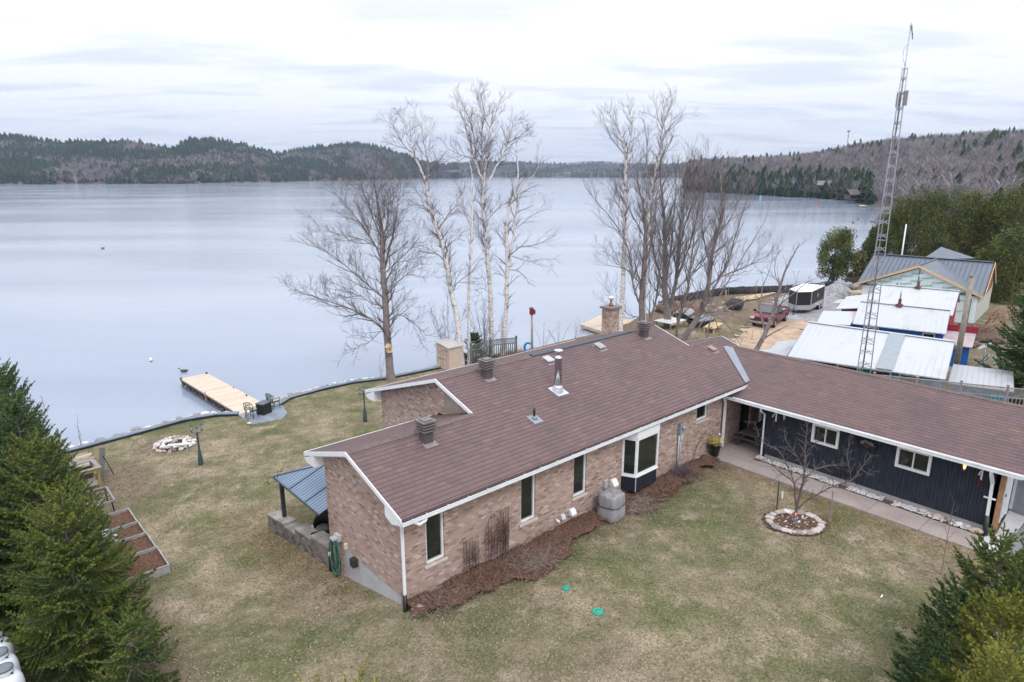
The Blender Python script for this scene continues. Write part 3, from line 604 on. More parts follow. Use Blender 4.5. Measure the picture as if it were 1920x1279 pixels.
sd_=NB('navy_grooved_board'); sp=sd_.node('ShaderNodeSeparateXYZ'); sd_.link(sd_.tc.outputs['Object'],sp.inputs[0]); u=sd_.math('ADD',sp.outputs[0],sp.outputs[1]); fr=sd_.math('FRACT',sd_.math('MULTIPLY',u,1/.10)); ln=sd_.math('LESS_THAN',fr,.14)
nz=sd_.noise(14,4,vec=sd_.mapv((1,1,.12))); sd_.set(sd_.mix(sd_.math('MULTIPLY',ln,.7),sd_.ramp(nz,(.3,(.014,.019,.030)),(.7,(.034,.041,.058))),(.003,.004,.007)),.8,spec=.25); sd_.bump(sd_.math('SUBTRACT',nz,ln),.5,.01); NAVY=sd_.m
WG=[(-4.53,-3.58,1.47,2.19),(-7.53,-6.50,1.48,2.21)]
mb=MB(); holes_wall(mb,'x',15.86,16.0,-9.45,-1.66,.34,2.52,WG); mb.build('clad_wall',NAVY,house)
mb=MB(); mb.box((16.2,-9.45,.34),(16.75,-9.33,2.6)); mb.box((17.62,-9.45,.34),(18.2,-9.33,2.8)); mb.box((16.75,-9.45,2.32),(17.62,-9.33,2.7)); mb.box((15.86,-9.45,.34),(16.2,-9.34,2.5)); mb.build('end_wall',NAVY,house)
mb=MB(); mb.box((15.88,-9.44,-.2),(16.0,-1.66,.339)); mb.box((16.0,-9.44,-.2),(18.2,-9.34,.339)); mb.box((22.0,-9.44,-.2),(22.1,1.9,2.45)); mb.build('wing_footing',CONC,house)
mb=MB(); mb.box((15.78,-9.6,.14),(15.92,-9.47,2.44)); mb.build('timber_post',M('stained_post',(.33,.19,.10),.7,var=.25),house)
for (a,b_,z0,z1) in WG:
    f=MB(); fw=.07; x=15.80
    f.box((x,a-.02,z0-.02),(x+.12,a+fw,z1+.02)); f.box((x,b_-fw,z0-.02),(x+.12,b_+.02,z1+.02)); f.box((x,a+fw,z0-.02),(x+.12,b_-fw,z0+fw)); f.box((x,a+fw,z1-fw),(x+.12,b_-fw,z1+.02)); m_=(a+b_)/2; f.box((x+.03,m_-.02,z0+fw),(x+.10,m_+.02,z1-fw))
    w_=f.build('window',WHITE,house,.004); p=MB(); p.box((x+.09,a+fw,z0+fw),(x+.10,b_-fw,z1-fw)); p.build('pane',GLASS,w_)
mb=MB(); mb.box((16.72,-9.50,.20),(16.80,-9.46,2.36)); mb.box((17.57,-9.50,.20),(17.65,-9.46,2.36)); mb.box((16.80,-9.50,2.28),(17.57,-9.46,2.36)); mb.box((18.15,-9.53,.2),(18.24,-9.451,2.75)); mb.box((16.35,-9.49,.2),(16.42,-9.451,2.55)); mb.build('door_trim',WHITE,house)
mb=MB(); mb.box((16.80,-9.47,.22),(17.57,-9.455,2.28)); dr=mb.build('door',M('door_white',(.62,.66,.72),.4),house); mb=MB(); mb.box((16.84,-9.52,1.1),(16.90,-9.47,1.18)); mb.build('handle',BLACKM,dr)
mb=MB(); mb.box((18.2,-13.5,-.2),(18.3,-9.452,2.8)); mb.build('grey_block_wall',M('grey_block',(.28,.29,.32),.85,var=.2,vs=2,bump=.3,bs=30),house)
mb=MB(); mb.box((GX0-.06,-10.05,gz0-.13),(GX0+.0,-.47,gz0-.005)) ; mb.box((GX0-.12,-10.06,gz0-.13),(GX0-.105,-.0,gz0-.01)); mb.box((GX0-.105,-10.05,gz0-.13),(GX0-.06,-.0,gz0-.115)); mb.box((GX0-.13,-10.06,gz0-.03),(GX0-.12,0,gz0-.008)); mb.build('gutter',GUT,house)
mb=MB(); mb.prism([(GX0,-10.05,gz0-.0),(GXR,-10.05,gzr),(GXR,-10.05,gzr-.16),(GX0,-10.05,gz0-.16)],(0,-.02,0)); mb.box((GX0,-10.03,2.36),(15.86,-.1,2.40)); mb.build('wing_fascia',WHITE,house)
spout([(GX0-.06,-1.72,gz0-.13),(GX0-.02,-1.72,2.25),(15.70,-1.72,2.05),(15.72,-1.72,.22)],.06,.05)
spout([(GX0-.06,-.12,gz0-.13),(GX0+.0,-.12,2.3),(15.46,-.12,2.15),(15.46,-.12,.25)],.09,.09)
d2=spout([(GX0-.06,-9.28,gz0-.13),(GX0-.02,-9.28,2.3),(15.66,-9.30,1.9),(15.72,-9.32,.75)],.10,.08); mb=MB(); mb.box((15.66,-9.46,1.36),(15.72,-9.14,1.40)); mb.build('strap',WHITE,d2); mb=MB(); mb.tube([(15.72,-9.32,.78),(15.70,-9.34,.4),(15.55,-9.40,.18)],[.075,.085,.07],10); mb.build('spout_boot',BLACKP,d2)
# covered passage between house and wing
mb=MB(); mb.box((15.38,.005,-.3),(17.0,.24,2.5)); mb.box((17.9,.005,-.3),(18.8,.24,2.6)); mb.box((18.9,-1.9,-.3),(19.1,.24,2.6)); mb.build('passage_wall',BR,house)
mb=MB(); mb.box((17.0,.10,.2),(17.9,.15,2.4)); mb.build('passage_door',M('door_dark',(.02,.018,.018),.5),house)
mb=MB(); mb.box((18.05,-.42,.18),(18.17,-.30,2.75)); mb.build('passage_post',WHITE,house)
mb=MB(); mb.box((15.87,-1.79,.18),(19.0,-1.662,2.45)); mb.build('passage_side_wall',NAVY,house)
mb=MB(); mb.box((15.5,-1.8,2.46),(19.0,-.01,2.5)); mb.build('passage_soffit',M('soffit_dark',(.12,.12,.13),.8),house)
# lanterns
def lantern(y,lit):
    b=MB(); b.box((15.80,y-.035,2.18),(15.86,y+.035,2.32)); b.bar((15.82,y,2.29),(15.72,y,2.31),.02,.02); t=b.build('wall_lantern',WHITE,house)
    b=MB(); b.lathe([(.01,.0),(.055,-.04),(.062,-.05),(.062,-.055)],(15.71,y,2.31),8,False); b.lathe([(.035,-.21),(.03,-.225),(.012,-.25),(.004,-.29)],(15.71,y,2.31),8,False); b.build('cap',WHITE,t)
    b=MB(); b.lathe([(.032,-.21),(.056,-.056)],(15.71,y,2.31),8,False)
    if lit:
        m_=NB('lit_glass'); m_.set((.9,.7,.4),.3); m_.p.inputs['Emission Color'].default_value=(1,.62,.25,1); m_.p.inputs['Emission Strength'].default_value=1.3; b.build('glass',m_.m,t)
    else: b.build('glass',M('clear_glass',(.5,.52,.5),.1),t)
lantern(-2.50,0); lantern(-8.50,1)
m_=NB('lit_lamp'); m_.set((.9,.7,.4),.3); m_.p.inputs['Emission Color'].default_value=(1,.62,.25,1); m_.p.inputs['Emission Strength'].default_value=2.5
mb=MB(); mb.lathe([(.02,.07),(.07,.05),(.09,0),(.07,-.04),(.02,-.05)],(17.2,-9.62,2.42),12); mb.build('door_lamp',m_.m,house)
# ---------------- paths and beds (setting) ----------------
def inside(p,poly):
    x,y=p; c=False; n=len(poly)
    for i in range(n):
        (a,b),(d,e)=poly[i],poly[(i+1)%n]
        if (b>y)!=(e>y) and x<(d-a)*(y-b)/(e-b)+a: c=not c
    return c
def patch(name,poly,mat,dz=.02,res=.12,jag=.12,hump=0,kind='structure',gf=None,label=None):
    """sheet draped on the ground; ragged edge"""
    xs=[p[0] for p in poly]; ys=[p[1] for p in poly]; gf=gf or g
    nx=int((max(xs)-min(xs))/res)+1; ny=int((max(ys)-min(ys))/res)+1; x0,y0=min(xs),min(ys); idx={};V=[];F=[]
    def vid(i,j):
        if (i,j) not in idx:
            x,y=x0+i*res,y0+j*res; idx[(i,j)]=len(V)
            jx=jag*.5*mn.noise(Vector((x*5,y*5,1))); jy=jag*.5*mn.noise(Vector((x*5,y*5,5)))
            V.append((x+jx,y+jy,gf(x,y)+dz+hump*mn.noise(Vector((x*2.2,y*2.2,2)))))
        return idx[(i,j)]
    for i in range(nx):
        for j in range(ny):
            cx_,cy_=x0+(i+.5)*res,y0+(j+.5)*res
            q=(cx_+jag*mn.noise(Vector((cx_*1.7,cy_*1.7,0)))*1.5,cy_+jag*mn.noise(Vector((cx_*1.7,cy_*1.7,9)))*1.5)
            if inside(q,poly): F.append((vid(i,j),vid(i+1,j),vid(i+1,j+1),vid(i,j+1)))
    o=np_mesh(name,V,F,mat,k=4,smooth=True); return tag(o,label,None,None,kind)
mulch=NB('mulch'); n1=mulch.noise(14,6,rough=.8); mulch.set(mulch.ramp(n1,(.34,(.03,.02,.016)),(.48,(.11,.062,.045)),(.6,(.20,.125,.095)),(.72,(.38,.30,.25))),.95,spec=.1); mulch.bump(n1,1,.05); MULCH=mulch.m
chip=NB('bark_chips'); n1=chip.noise(22,5,rough=.8); chip.set(chip.ramp(n1,(.36,(.04,.022,.016)),(.5,(.15,.08,.058)),(.62,(.26,.155,.115)),(.74,(.5,.38,.31))),.9,spec=.1); chip.bump(n1,1,.05); CHIP=chip.m
gravel=NB('gravel_grey'); n1=gravel.noise(2.2,5); vo=gravel.node('ShaderNodeTexVoronoi'); vo.inputs['Scale'].default_value=9; gravel.link(gravel.tc.outputs['Object'],vo.inputs['Vector']); gravel.set(gravel.mix(.4,gravel.ramp(n1,(.35,(.20,.20,.22)),(.65,(.34,.33,.34))),vo.outputs['Color'],'OVERLAY'),.95); gravel.bump(vo.outputs['Distance'],.6,.03); GRAV=gravel.m
mb=MB(); zt=.14
yj=[.12,-1.55,-3.6,-6.24,-7.86,-9.38]
for a,b in zip(yj,yj[1:]): mb.box((14.40,b+.006,-.2),(15.50,a-.006,zt))
mb.box((15.51,-1.545,-.2),(15.86,-.01,zt+.0)); mb.box((15.87,-1.655,-.2),(18.9,-.005,zt+.03))
mb.build('walkway',CONC2,None,.008); tag(bpy.data.objects['walkway'],kind='structure')
mb=MB(); mb.prism([(14.66,-9.39,-.2),(15.8,-9.39,-.2),(15.9,-9.6,-.2),(18.1,-9.47,-.2),(18.0,-10.0,-.2),(14.8,-10.0,-.2)],(0,0,.35)); o=mb.build('door_slab',M('pale_concrete',(.52,.52,.55),.9,var=.15,vs=1.5),None,.01); tag(o,kind='structure')
mb=MB(); mb.box((14.6,-14,-.2),(24,-10.02,.115)); o=mb.build('driveway',M('asphalt',(.21,.21,.225),.95,var=.15,vs=2,bump=.3,bs=90)); tag(o,kind='structure')
patch('gravel_strip',[(15.52,-1.6),(15.86,-1.6),(15.86,-9.35),(15.52,-9.35)],MULCH,.03,.08,0)
bedz=lambda x,y: g(x,y)+.18*sm(-1.6,-.1,y)
patch('flower_bed',[(-.15,-.65),(.3,-1.0),(1.5,-1.0),(3.0,-1.2),(4.3,-1.5),(5.0,-1.25),(5.6,-.95),(7.2,-.8),(8.4,-1.0),(9.4,-1.15),(11.2,-1.05),(12.7,-.8),(13.6,-.75),(14.42,-.55),(14.42,.02),(-.15,.02)],MULCH,.05,.09,.22,.05,gf=bedz)
# dark soil beds that mark the edges
def ring_patch(name,c,rx,ry,mat,rot=0,dz=.03,kind='structure',hump=.03):
    poly=[(c[0]+rx*math.cos(t)*math.cos(rot)-ry*math.sin(t)*math.sin(rot),c[1]+rx*math.cos(t)*math.sin(rot)+ry*math.sin(t)*math.cos(rot)) for t in np.linspace(0,2*math.pi,28)[:-1]]
    return patch(name,poly,mat,dz,.07,.1,hump,kind)
# ---------------- stones ----------------
STV=[STONE,M('stone_warm',(.43,.35,.31),.9,var=.3,vs=4,bump=.5,bs=14),M('stone_dark',(.24,.22,.22),.9,var=.3,vs=4,bump=.5,bs=14),M('stone_white',(.62,.59,.58),.9,var=.2,vs=4,bump=.4,bs=14)]
def proto_rocks(mats,n,flat=.62,name='stone'):
    out=[]
    for i in range(n):
        mb=MB(); mb.rock((0,0,0),1,i*13+5,flat,2); o=mb.build(name,mats[i%len(mats)]); out.append(o.data); bpy.data.objects.remove(o)
    return out
RK=proto_rocks(STV,12); RKW=proto_rocks([STV[3],STV[0],STV[3],STV[1]],8,.6)
def put_rock(me,name,loc,s,label,cat,group,rz=0):
    o=bpy.data.objects.new(name,me); C.objects.link(o); o.location=loc; o.scale=(s*random.uniform(.85,1.2),s*random.uniform(.8,1.15),s*random.uniform(.75,1.1)); o.rotation_euler=(0,0,rz); return tag(o,label,cat,group)
rr=random.Random(11)
x=-5.8
while x<13.2:
    if not 3.4<x<5.5:
        s=rr.uniform(.13,.27)*(1 if x<3 else .85); 
        put_rock(rr.choice(RK),'shore_stone',(x,lk(x)+.45+rr.uniform(0,.28),-1.86-rr.uniform(0,.10)),s,'rough pale shore stone in the row between timber edging and lake water','stone','stones along the lake edge',rr.uniform(0,6))
        x+=s*rr.uniform(1.3,1.9)
    else: x+=.3
mb=MB(); x=-6
for i in range(420): # smaller rubble under the row
    x=rr.uniform(-6,23); mb.rock((x,lk(x)+rr.uniform(.4,1.25),-2.02-rr.uniform(.0,.30)),rr.uniform(.07,.19),i,.6,1)
tag(mb.build('shore_rubble',STV[0]),'small broken rubble washed by the lake below the row of shore stones',None,None,'stuff')
# ---------------- retaining wall along the lake ----------------
WL=[(-12,22.7),(-6,23.0),(-4,23.3),(-1.7,23.55),(1,23.97),(2.6,23.65),(3.55,22.95)]
WR=[(5.6,22.65),(6.95,23.65),(9.35,23.95),(11.2,23.9),(13.4,23.2),(17.6,22.9),(24,22.6)]
def edge_wall(pts,label,wd=.30):
    t=thing('lake_wall',label,'retaining wall',(0,0,0))
    face=MB(); top=MB()
    for (a,b),(c,d) in zip(pts,pts[1:]):
        L=math.hypot(c-a,d-b); ux,uy=(c-a)/L,(d-b)/L; nx,ny=-uy,ux; z=-1.80
        face.prism([(a,b,z-.03),(c,d,z-.03),(c,d,-2.6),(a,b,-2.6)],(nx*(wd-.04),ny*(wd-.04),0))
        top.prism([(a-nx*.03,b-ny*.03,z-.03),(c-nx*.03,d-ny*.03,z-.03),(c+nx*wd,d+ny*wd,z-.03),(a+nx*wd,b+ny*wd,z-.03)],(0,0,.05+.002*(int(a*10)%3)))
    face.build('wall_face',M('tarred_timber',(.02,.024,.03),.8),t); top.build('wall_cap',M('cap_bluegrey',(.155,.20,.26),.75,var=.2,vs=2),t); return t
edge_wall(WL,'low blue-grey capped retaining wall along the lake, left of the dock'); edge_wall(WR,'low blue-grey capped retaining wall curving along the lake, right of the dock')
# ---------------- dock ----------------
dk=thing('dock','long pale plank dock on a metal truss reaching out into the lake','dock',(4.45,22.9,-1.85),0)
A=(-.83,-.1);B=(.93,.65);Cc=(.42,9.45);D=(-1.32,9.38)
deckm=NB('deck_plank'); sp=deckm.node('ShaderNodeSeparateXYZ'); deckm.link(deckm.tc.outputs['Object'],sp.inputs[0]); v=deckm.math('MULTIPLY',sp.outputs[1],1/.14); fl=deckm.math('FLOOR',v); fr=deckm.math('FRACT',v)
wn=deckm.node('ShaderNodeTexWhiteNoise',noise_dimensions='1D'); deckm.link(fl,wn.inputs['W']); c=deckm.ramp(wn.outputs['Value'],(0,(.46,.37,.30)),(.5,(.54,.45,.38)),(1,(.60,.49,.38)))
c=deckm.mix(.4,c,deckm.ramp(deckm.noise(6,4,vec=deckm.mapv((.3,4,1))),(.3,(.3,.3,.3)),(.7,(.7,.7,.7))),'OVERLAY'); deckm.set(deckm.mix(deckm.math('MULTIPLY',deckm.math('LESS_THAN',fr,.07),.6),c,(.15,.10,.07)),.8); DECK=deckm.m
mb=MB(); mb.prism([(A[0],A[1],-.05),(B[0],B[1],-.05),(Cc[0],Cc[1],-.05),(D[0],D[1],-.05)],(0,0,.05)); mb.build('deck',DECK,dk)
mb=MB()
for (p,q) in ((A,D),(B,Cc)):
    for z in (-.09,-.46): mb.bar((p[0],p[1],z),(q[0],q[1],z),.05,.05)
    n=18
    for i in range(n):
        t0,t1=i/n,(i+1)/n; f=lambda t:(p[0]+(q[0]-p[0])*t,p[1]+(q[1]-p[1])*t)
        a,b=f(t0),f(t1); z0,z1=(-.46,-.09) if i%2 else (-.09,-.46); mb.bar((*a,z0),(*b,z1),.025,.025); mb.bar((*a,-.09),(*a,-.46),.02,.02)
mb.build('truss',M('truss_metal',(.16,.15,.15),.6,.4),dk)
mb=MB()
for i in range(16):
    t_=.02+.96*i/15; f=lambda p,q:(p[0]+(q[0]-p[0])*t_,p[1]+(q[1]-p[1])*t_); a=f((A[0]+.06,A[1]),(D[0]+.06,D[1])); b=f((B[0]-.06,B[1]),(Cc[0]-.06,Cc[1])); mb.bar((*a,-.28),(*b,-.28),.06,.40)
mb.build('shade_joist',M('joist_shade_tone',(.05,.04,.035),.9),dk)  # joists added under the deck, coloured dark to stand for the shadow there
mb=MB()
for x,y in ((-1.25,9.3),(.36,9.35),(-1.1,5),(.6,5)): mb.tube([(x,y,.10),(x,y,-1.6)],.035,8)
mb.build('post',M('post_yellowed',(.22,.19,.10),.7),dk)
mb=MB(); mb.box((.30,9.3,.0),(.40,9.4,.10)); mb.box((.62,2.9,.0),(.70,2.98,.08)); mb.box((-1.35,9.2,-.02),(-1.25,9.35,.06)); mb.build('cleat',BLACKM,dk)
# stone pad at the dock foot
pad=[(3.55,22.8),(3.45,20.95),(4.1,20.45),(4.9,20.3),(5.7,21.2),(6.0,22.6),(5.5,23.3)]
mb=MB(); zz=g(4.7,21.8)+.03; mb.prism([(x,y,zz-.2) for x,y in pad],(0,0,.215)); tag(mb.build('stone_pad',M('slate_pad',(.20,.235,.29),.8,var=.2,vs=2)),kind='structure')
zp=zz+.016
def patio_chair(loc,rz,label):
    t=thing('patio_chair',label,'chair',loc,rz,'chairs at the dock foot')
    for i,(sx,sy) in enumerate(((-1,-1),(1,-1),(1,1),(-1,1))):
        b=MB(); b.tube([(sx*.26,sy*.24,0),(sx*.23,sy*.21,.25),(sx*.23,sy*.21,.42 if sy<0 else .60)],.02,6); b.build('leg',BLACKM,t)
    b=MB(); b.box((-.25,-.25,.40),(.25,.22,.44)); b.build('seat',BLACKM,t,.01); b=MB(); b.box((-.23,-.22,.44),(.23,.20,.50)); b.build('cushion',M('cushion_pattern',(.34,.36,.30),.9,var=.7,vs=14),t,.02)
    b=MB(); b.tube([(-.25,.22,.44),(-.28,.27,.85),(-.20,.29,.93),(0,.30,.97),(.20,.29,.93),(.28,.27,.85),(.25,.22,.44)],.02,6)
    for i in range(7):
        u=-.21+.07*i; b.tube([(u,.235,.5),(u*.8+.04*math.sin(i*2),.26,.7),(u,.285,.92)],.012,5)
    b.tube([(-.25,.25,.66),(.25,.25,.66)],.012,5); b.build('backrest',BLACKM,t)
    for s in (-1,1): b=MB(); b.tube([(s*.27,-.23,.42),(s*.28,-.22,.64),(s*.29,.1,.66),(s*.27,.26,.62)],.018,6); b.build('armrest',BLACKM,t)
patio_chair((3.95,21.85,zp),R(75)+math.pi/2-R(40),'black ornate metal chair with patterned cushion, left of the black box by the dock'); patio_chair((5.45,22.5,zp),R(75)+math.pi/2-R(60),'black ornate metal chair with patterned cushion, between black box and lake wall')
t=thing('storage_box','black square storage box between two metal chairs at the dock foot','storage box',(4.72,22.05,zp),R(25)); b=MB(); b.box((-.33,-.27,0),(.33,.27,.60)); b.build('body',BLACKP,t,.02); b=MB(); b.box((-.35,-.29,.60),(.35,.29,.66)); b.build('lid',M('lid_blueblack',(.07,.085,.105),.4),t,.015)
t=thing('bollard_light','short reddish wooden post with a white light, left of the dock chairs','post light',(3.42,21.0,g(3.4,21)),0); b=MB(); b.box((-.06,-.06,0),(.06,.06,.78)); b.build('post',M('post_pinkbrown',(.28,.20,.18),.8),t,.01); b=MB(); b.lathe([(.07,.62),(.08,.70),(.05,.76)],(.05,-.05,0),10); b.build('light',WHITE,t); b=MB(); b.rock((.0,-.1,.06),.12,3); b.build('base_stone',STV[3],t)
# ---------------- fire ring and bench ----------------
fr_=thing('fire_ring','round fire ring of whitish stones piled on the lawn near the lake','fire pit',(-.42,20.5,g(-.4,20.5)),0)
rr=random.Random(4); k=0
for ring,(n,r0,z) in enumerate(((24,.86,.06),(20,.70,.14),(16,.52,.10))):
    for i in range(n):
        a=6.283*i/n+rr.uniform(-.1,.1); s=rr.uniform(.09,.15); o=bpy.data.objects.new('stone',rr.choice(RKW)); C.objects.link(o); o.parent=fr_; o.location=(r0*math.cos(a)+rr.uniform(-.03,.03),r0*math.sin(a),z+rr.uniform(-.02,.05)); o.scale=(s,s*rr.uniform(.8,1.2),s); o.rotation_euler=(rr.uniform(0,.5),0,rr.uniform(0,6))
b=MB(); b.lathe([(.40,.03),(.3,.045),(.02,.05)],(0,0,0),20); b.build('ash_bed',M('ash',(.09,.08,.075),.95,var=.5,vs=8),fr_)
b=MB(); b.bar((-.12,.1,.10),(.22,.22,.13),.12,.10); b.bar((.0,-.05,.16),(.1,.28,.14),.10,.08); b.build('log',WOODP,fr_)
t=thing('garden_bench','narrow grey plank bench with sloping legs in front of the fire ring','bench',(-.5,19.2,g(-.5,19.2)),R(-29)); b=MB(); b.box((-.52,-.13,.42),(.52,.13,.46)); b.build('seat',M('bench_grey',(.50,.50,.51),.8,var=.15),t,.005)
for s in (-1,1):
    for q in (-1,1): b=MB(); b.bar((s*.36,q*.20,0),(s*.36,q*.06,.42),.09,.03,(1,0,0)); b.build('leg',M('bench_leg',(.33,.33,.34),.8),t)
# ---------------- lamp posts ----------------
POSTG=M('lamp_post_green',(.045,.075,.09),.5,var=.15)
def lamp_post(loc,rz,label):
    t=thing('lamp_post',label,'lamp post',loc,rz,'garden lamp posts on the lawn')
    b=MB(); b.lathe([(.115,0),(.11,.05),(.10,.30),(.075,.55),(.07,.6),(.045,.75),(.035,1.55),(.045,1.58),(.03,1.64)],(0,0,0),12); b.build('post',POSTG,t)
    for k in range(3):
        a=6.283*k/3; ca,sa=math.cos(a),math.sin(a); r0=.24
        b=MB(); b.tube([(0,0,1.55),(ca*.10,sa*.10,1.49),(ca*.2,sa*.2,1.52),(ca*r0,sa*r0,1.60)],.014,6); b.build('arm',POSTG,t)
        b=MB(); b.lathe([(.01,-.08),(.03,0),(.05,.04)],(ca*r0,sa*r0,1.60),8,False); b.lathe([(.085,.22),(.05,.27),(.015,.31),(.01,.36)],(ca*r0,sa*r0,1.60),8,False)
        for q in range(4): b.bar((ca*r0+.045*math.cos(q*1.57),sa*r0+.045*math.sin(q*1.57),1.64),(ca*r0+.075*math.cos(q*1.57),sa*r0+.075*math.sin(q*1.57),1.82),.008,.008)
        ln_=b.build('lantern',POSTG,t); b=MB(); b.lathe([(.042,.045),(.072,.215)],(ca*r0,sa*r0,1.60),8,False); b.build('glass',M('lamp_glass',(.42,.44,.43),.15),ln_)
lamp_post((-.25,16.88,g(-.25,16.88)),.3,'green three-lantern lamp post beside the fire ring and bench'); lamp_post((8.07,16.64,g(8.07,16.64)),1.1,'green three-lantern lamp post close to the rear gable of the house')
# ---------------- raised beds ----------------
BEDG=M('bed_board',(.34,.33,.34),.85,var=.22,vs=3)
by=[(13.35,11.95,'raised wooden garden bed with bark chips, farthest of four, by a blue-green mesh panel'),(11.90,10.75,'raised wooden garden bed with bark chips, second from the metal rack'),(10.70,9.35,'raised wooden garden bed with bark chips, second from the near corner'),(9.30,7.85,'raised wooden garden bed with bark chips and taller boards, nearest of four')]
for y1,y0,lab in by:
    zc=g(-4.6,(y0+y1)/2); h=.30; t=thing('raised_bed',lab,'garden bed',(-4.75,(y0+y1)/2,zc),0,'raised garden beds'); hy=(y1-y0)/2
    for (a,b_) in (((-.86,-hy),(.86,-hy+.04)),((-.86,hy-.04),(.86,hy)),((-.86,-hy+.04),(-.82,hy-.04)),((.82,-hy+.04),(.86,hy-.04))):
        b=MB(); b.box((*a,-.25),(*b_,h)); b.box((a[0],a[1],h+.002),(b_[0],b_[1],h+.01)); b.build('side_board',BEDG,t)
    V=[];F=[]; n=22
    for i in range(n+1):
        for j in range(n+1): V.append((-.82+1.64*i/n,-hy+.04+(2*hy-.08)*j/n,h-.09+.05*mn.noise(Vector((i*.5,j*.5,zc)))+.03*mn.noise(Vector((i*1.7,j*1.7,1)))))
    F=[(i*(n+1)+j,(i+1)*(n+1)+j,(i+1)*(n+1)+j+1,i*(n+1)+j+1) for i in range(n) for j in range(n)]
    np_mesh('bark_chips',V,F,CHIP,k=4,parent=t)
t=thing('mesh_panel','blue-green mesh panel with a crumpled clear sheet by the farthest raised bed','panel',(-5.15,12.9,g(-5.1,12.9)),0); b=MB(); b.box((-.02,-.5,0),(.02,.45,.55)); b.build('panel',M('mesh_teal',(.13,.24,.23),.8),t); b=MB()
for i in range(9): b.rock((.12+.12*(i%3),-.9-.13*i,.32+.05*(i%2)),.12,i+3,.5)
b.build('plastic_sheet',M('clear_sheet',(.5,.54,.56),.3),t)
# rack, stand, firewood, board
t=thing('metal_rack','dark metal rack with a pale rectangular rim behind the raised beds','rack',(-4.65,14.65,g(-4.65,14.65)),0)
b=MB(); 
for p,q in (((-.42,-.75),(.42,-.75)),((.42,-.75),(.42,.75)),((.42,.75),(-.42,.75)),((-.42,.75),(-.42,-.75))): b.bar((*p,.62),(*q,.62),.06,.04)
b.build('rim',M('rack_rim',(.25,.25,.26),.6),t); b=MB()
for i in range(4): b.bar((-.4,-.6+i*.4,.6),(.4,-.6+i*.4,.6),.02,.02)
b.build('slat',BLACKM,t)
for sx,sy in ((-1,-1),(1,-1),(1,1),(-1,1)): b=MB(); b.tube([(sx*.38,sy*.65,0),(sx*.34,sy*.55,.6)],.025,6); b.build('leg',BLACKM,t)
t=thing('wood_stand','open yellow-brown timber stand with a slatted shelf under the spruces','stand',(-4.65,17.5,g(-4.6,17.5)),R(4)); OCH=M('ochre_timber',(.36,.25,.10),.8,var=.25,vs=4)
for sx,sy in ((-1,-1),(1,-1),(1,1),(-1,1)): b=MB(); b.box((sx*.42-.05,sy*.5-.05,0),(sx*.42+.05,sy*.5+.05,1.0)); b.build('leg',OCH,t)
b=MB(); b.box((-.50,-.58,.9),(.50,-.55,1.02)); b.box((.47,-.55,.9),(.50,.55,1.02)); b.box((-.5,-.55,.9),(-.47,.55,1.02)); b.build('apron',OCH,t)
b=MB(); b.box((-.55,-.62,1.02),(.55,-.42,1.05)); b.box((-.55,.42,1.02),(.55,.62,1.05)); b.box((-.55,-.42,1.02),(-.4,.42,1.05)); b.box((.38,-.42,1.02),(.55,.42,1.05)); b.build('top',M('stand_top',(.24,.22,.21),.7),t)
b=MB()
for i in range(6): b.box((-.42,-.5+.17*i,.28),(.42,-.38+.17*i,.31))
b.build('shelf',WOODP,t); b=MB(); b.box((-.40,.35,.1),(.38,.42,.85)); b.build('back_panel',M('stand_back',(.06,.05,.045),.9),t)
t=thing('firewood_stack','stacked split firewood with pale log ends beside the timber stand','firewood',(-4.3,20.4,g(-4.3,20.4)),0); rr=random.Random(8)
for i in range(44):
    y=-1.5+.17*(i%16)+rr.uniform(-.03,.03); z=.10+.17*(i//16); x=rr.uniform(-.08,.08); b=MB(); b.tube([(-.36+x,y,z),(.36+x+rr.uniform(-.1,.1),y+rr.uniform(-.04,.04),z+rr.uniform(-.03,.05))],rr.uniform(.07,.1),7,True,False); b.build('log',rr.choice((WOODP,M('log_brown',(.20,.13,.10),.9,var=.3),M('log_end',(.45,.36,.26),.85))),t)
t=thing('leaning_board','dark weathered board leaning up beside the firewood stand','board',(-4.0,18.3,g(-4,18.3)),0); b=MB(); b.bar((0,-.2,0),(.38,.85,1.10),.22,.03,(0,-.5,.7)); b.build('board',M('board_dark',(.09,.085,.085),.85),t); b=MB(); b.bar((.30,.5,.85),(.55,.15,0),.03,.02); b.build('prop',BLACKM,t)
# ---------------- rear patio: canopy, stone wall, seating ----------------
t=thing('patio_canopy','blue-grey metal roofed patio canopy on a dark post behind the gable','gazebo',(0,0,0)); CANO=M('canopy_blue',(.19,.25,.34),.45,.35,.08,2)
V=[(-.72,6.55,1.38),(.62,8.9,1.38),(4.4,8.9,1.38),(4.4,4.5,1.38),(.0,4.45,1.38)]
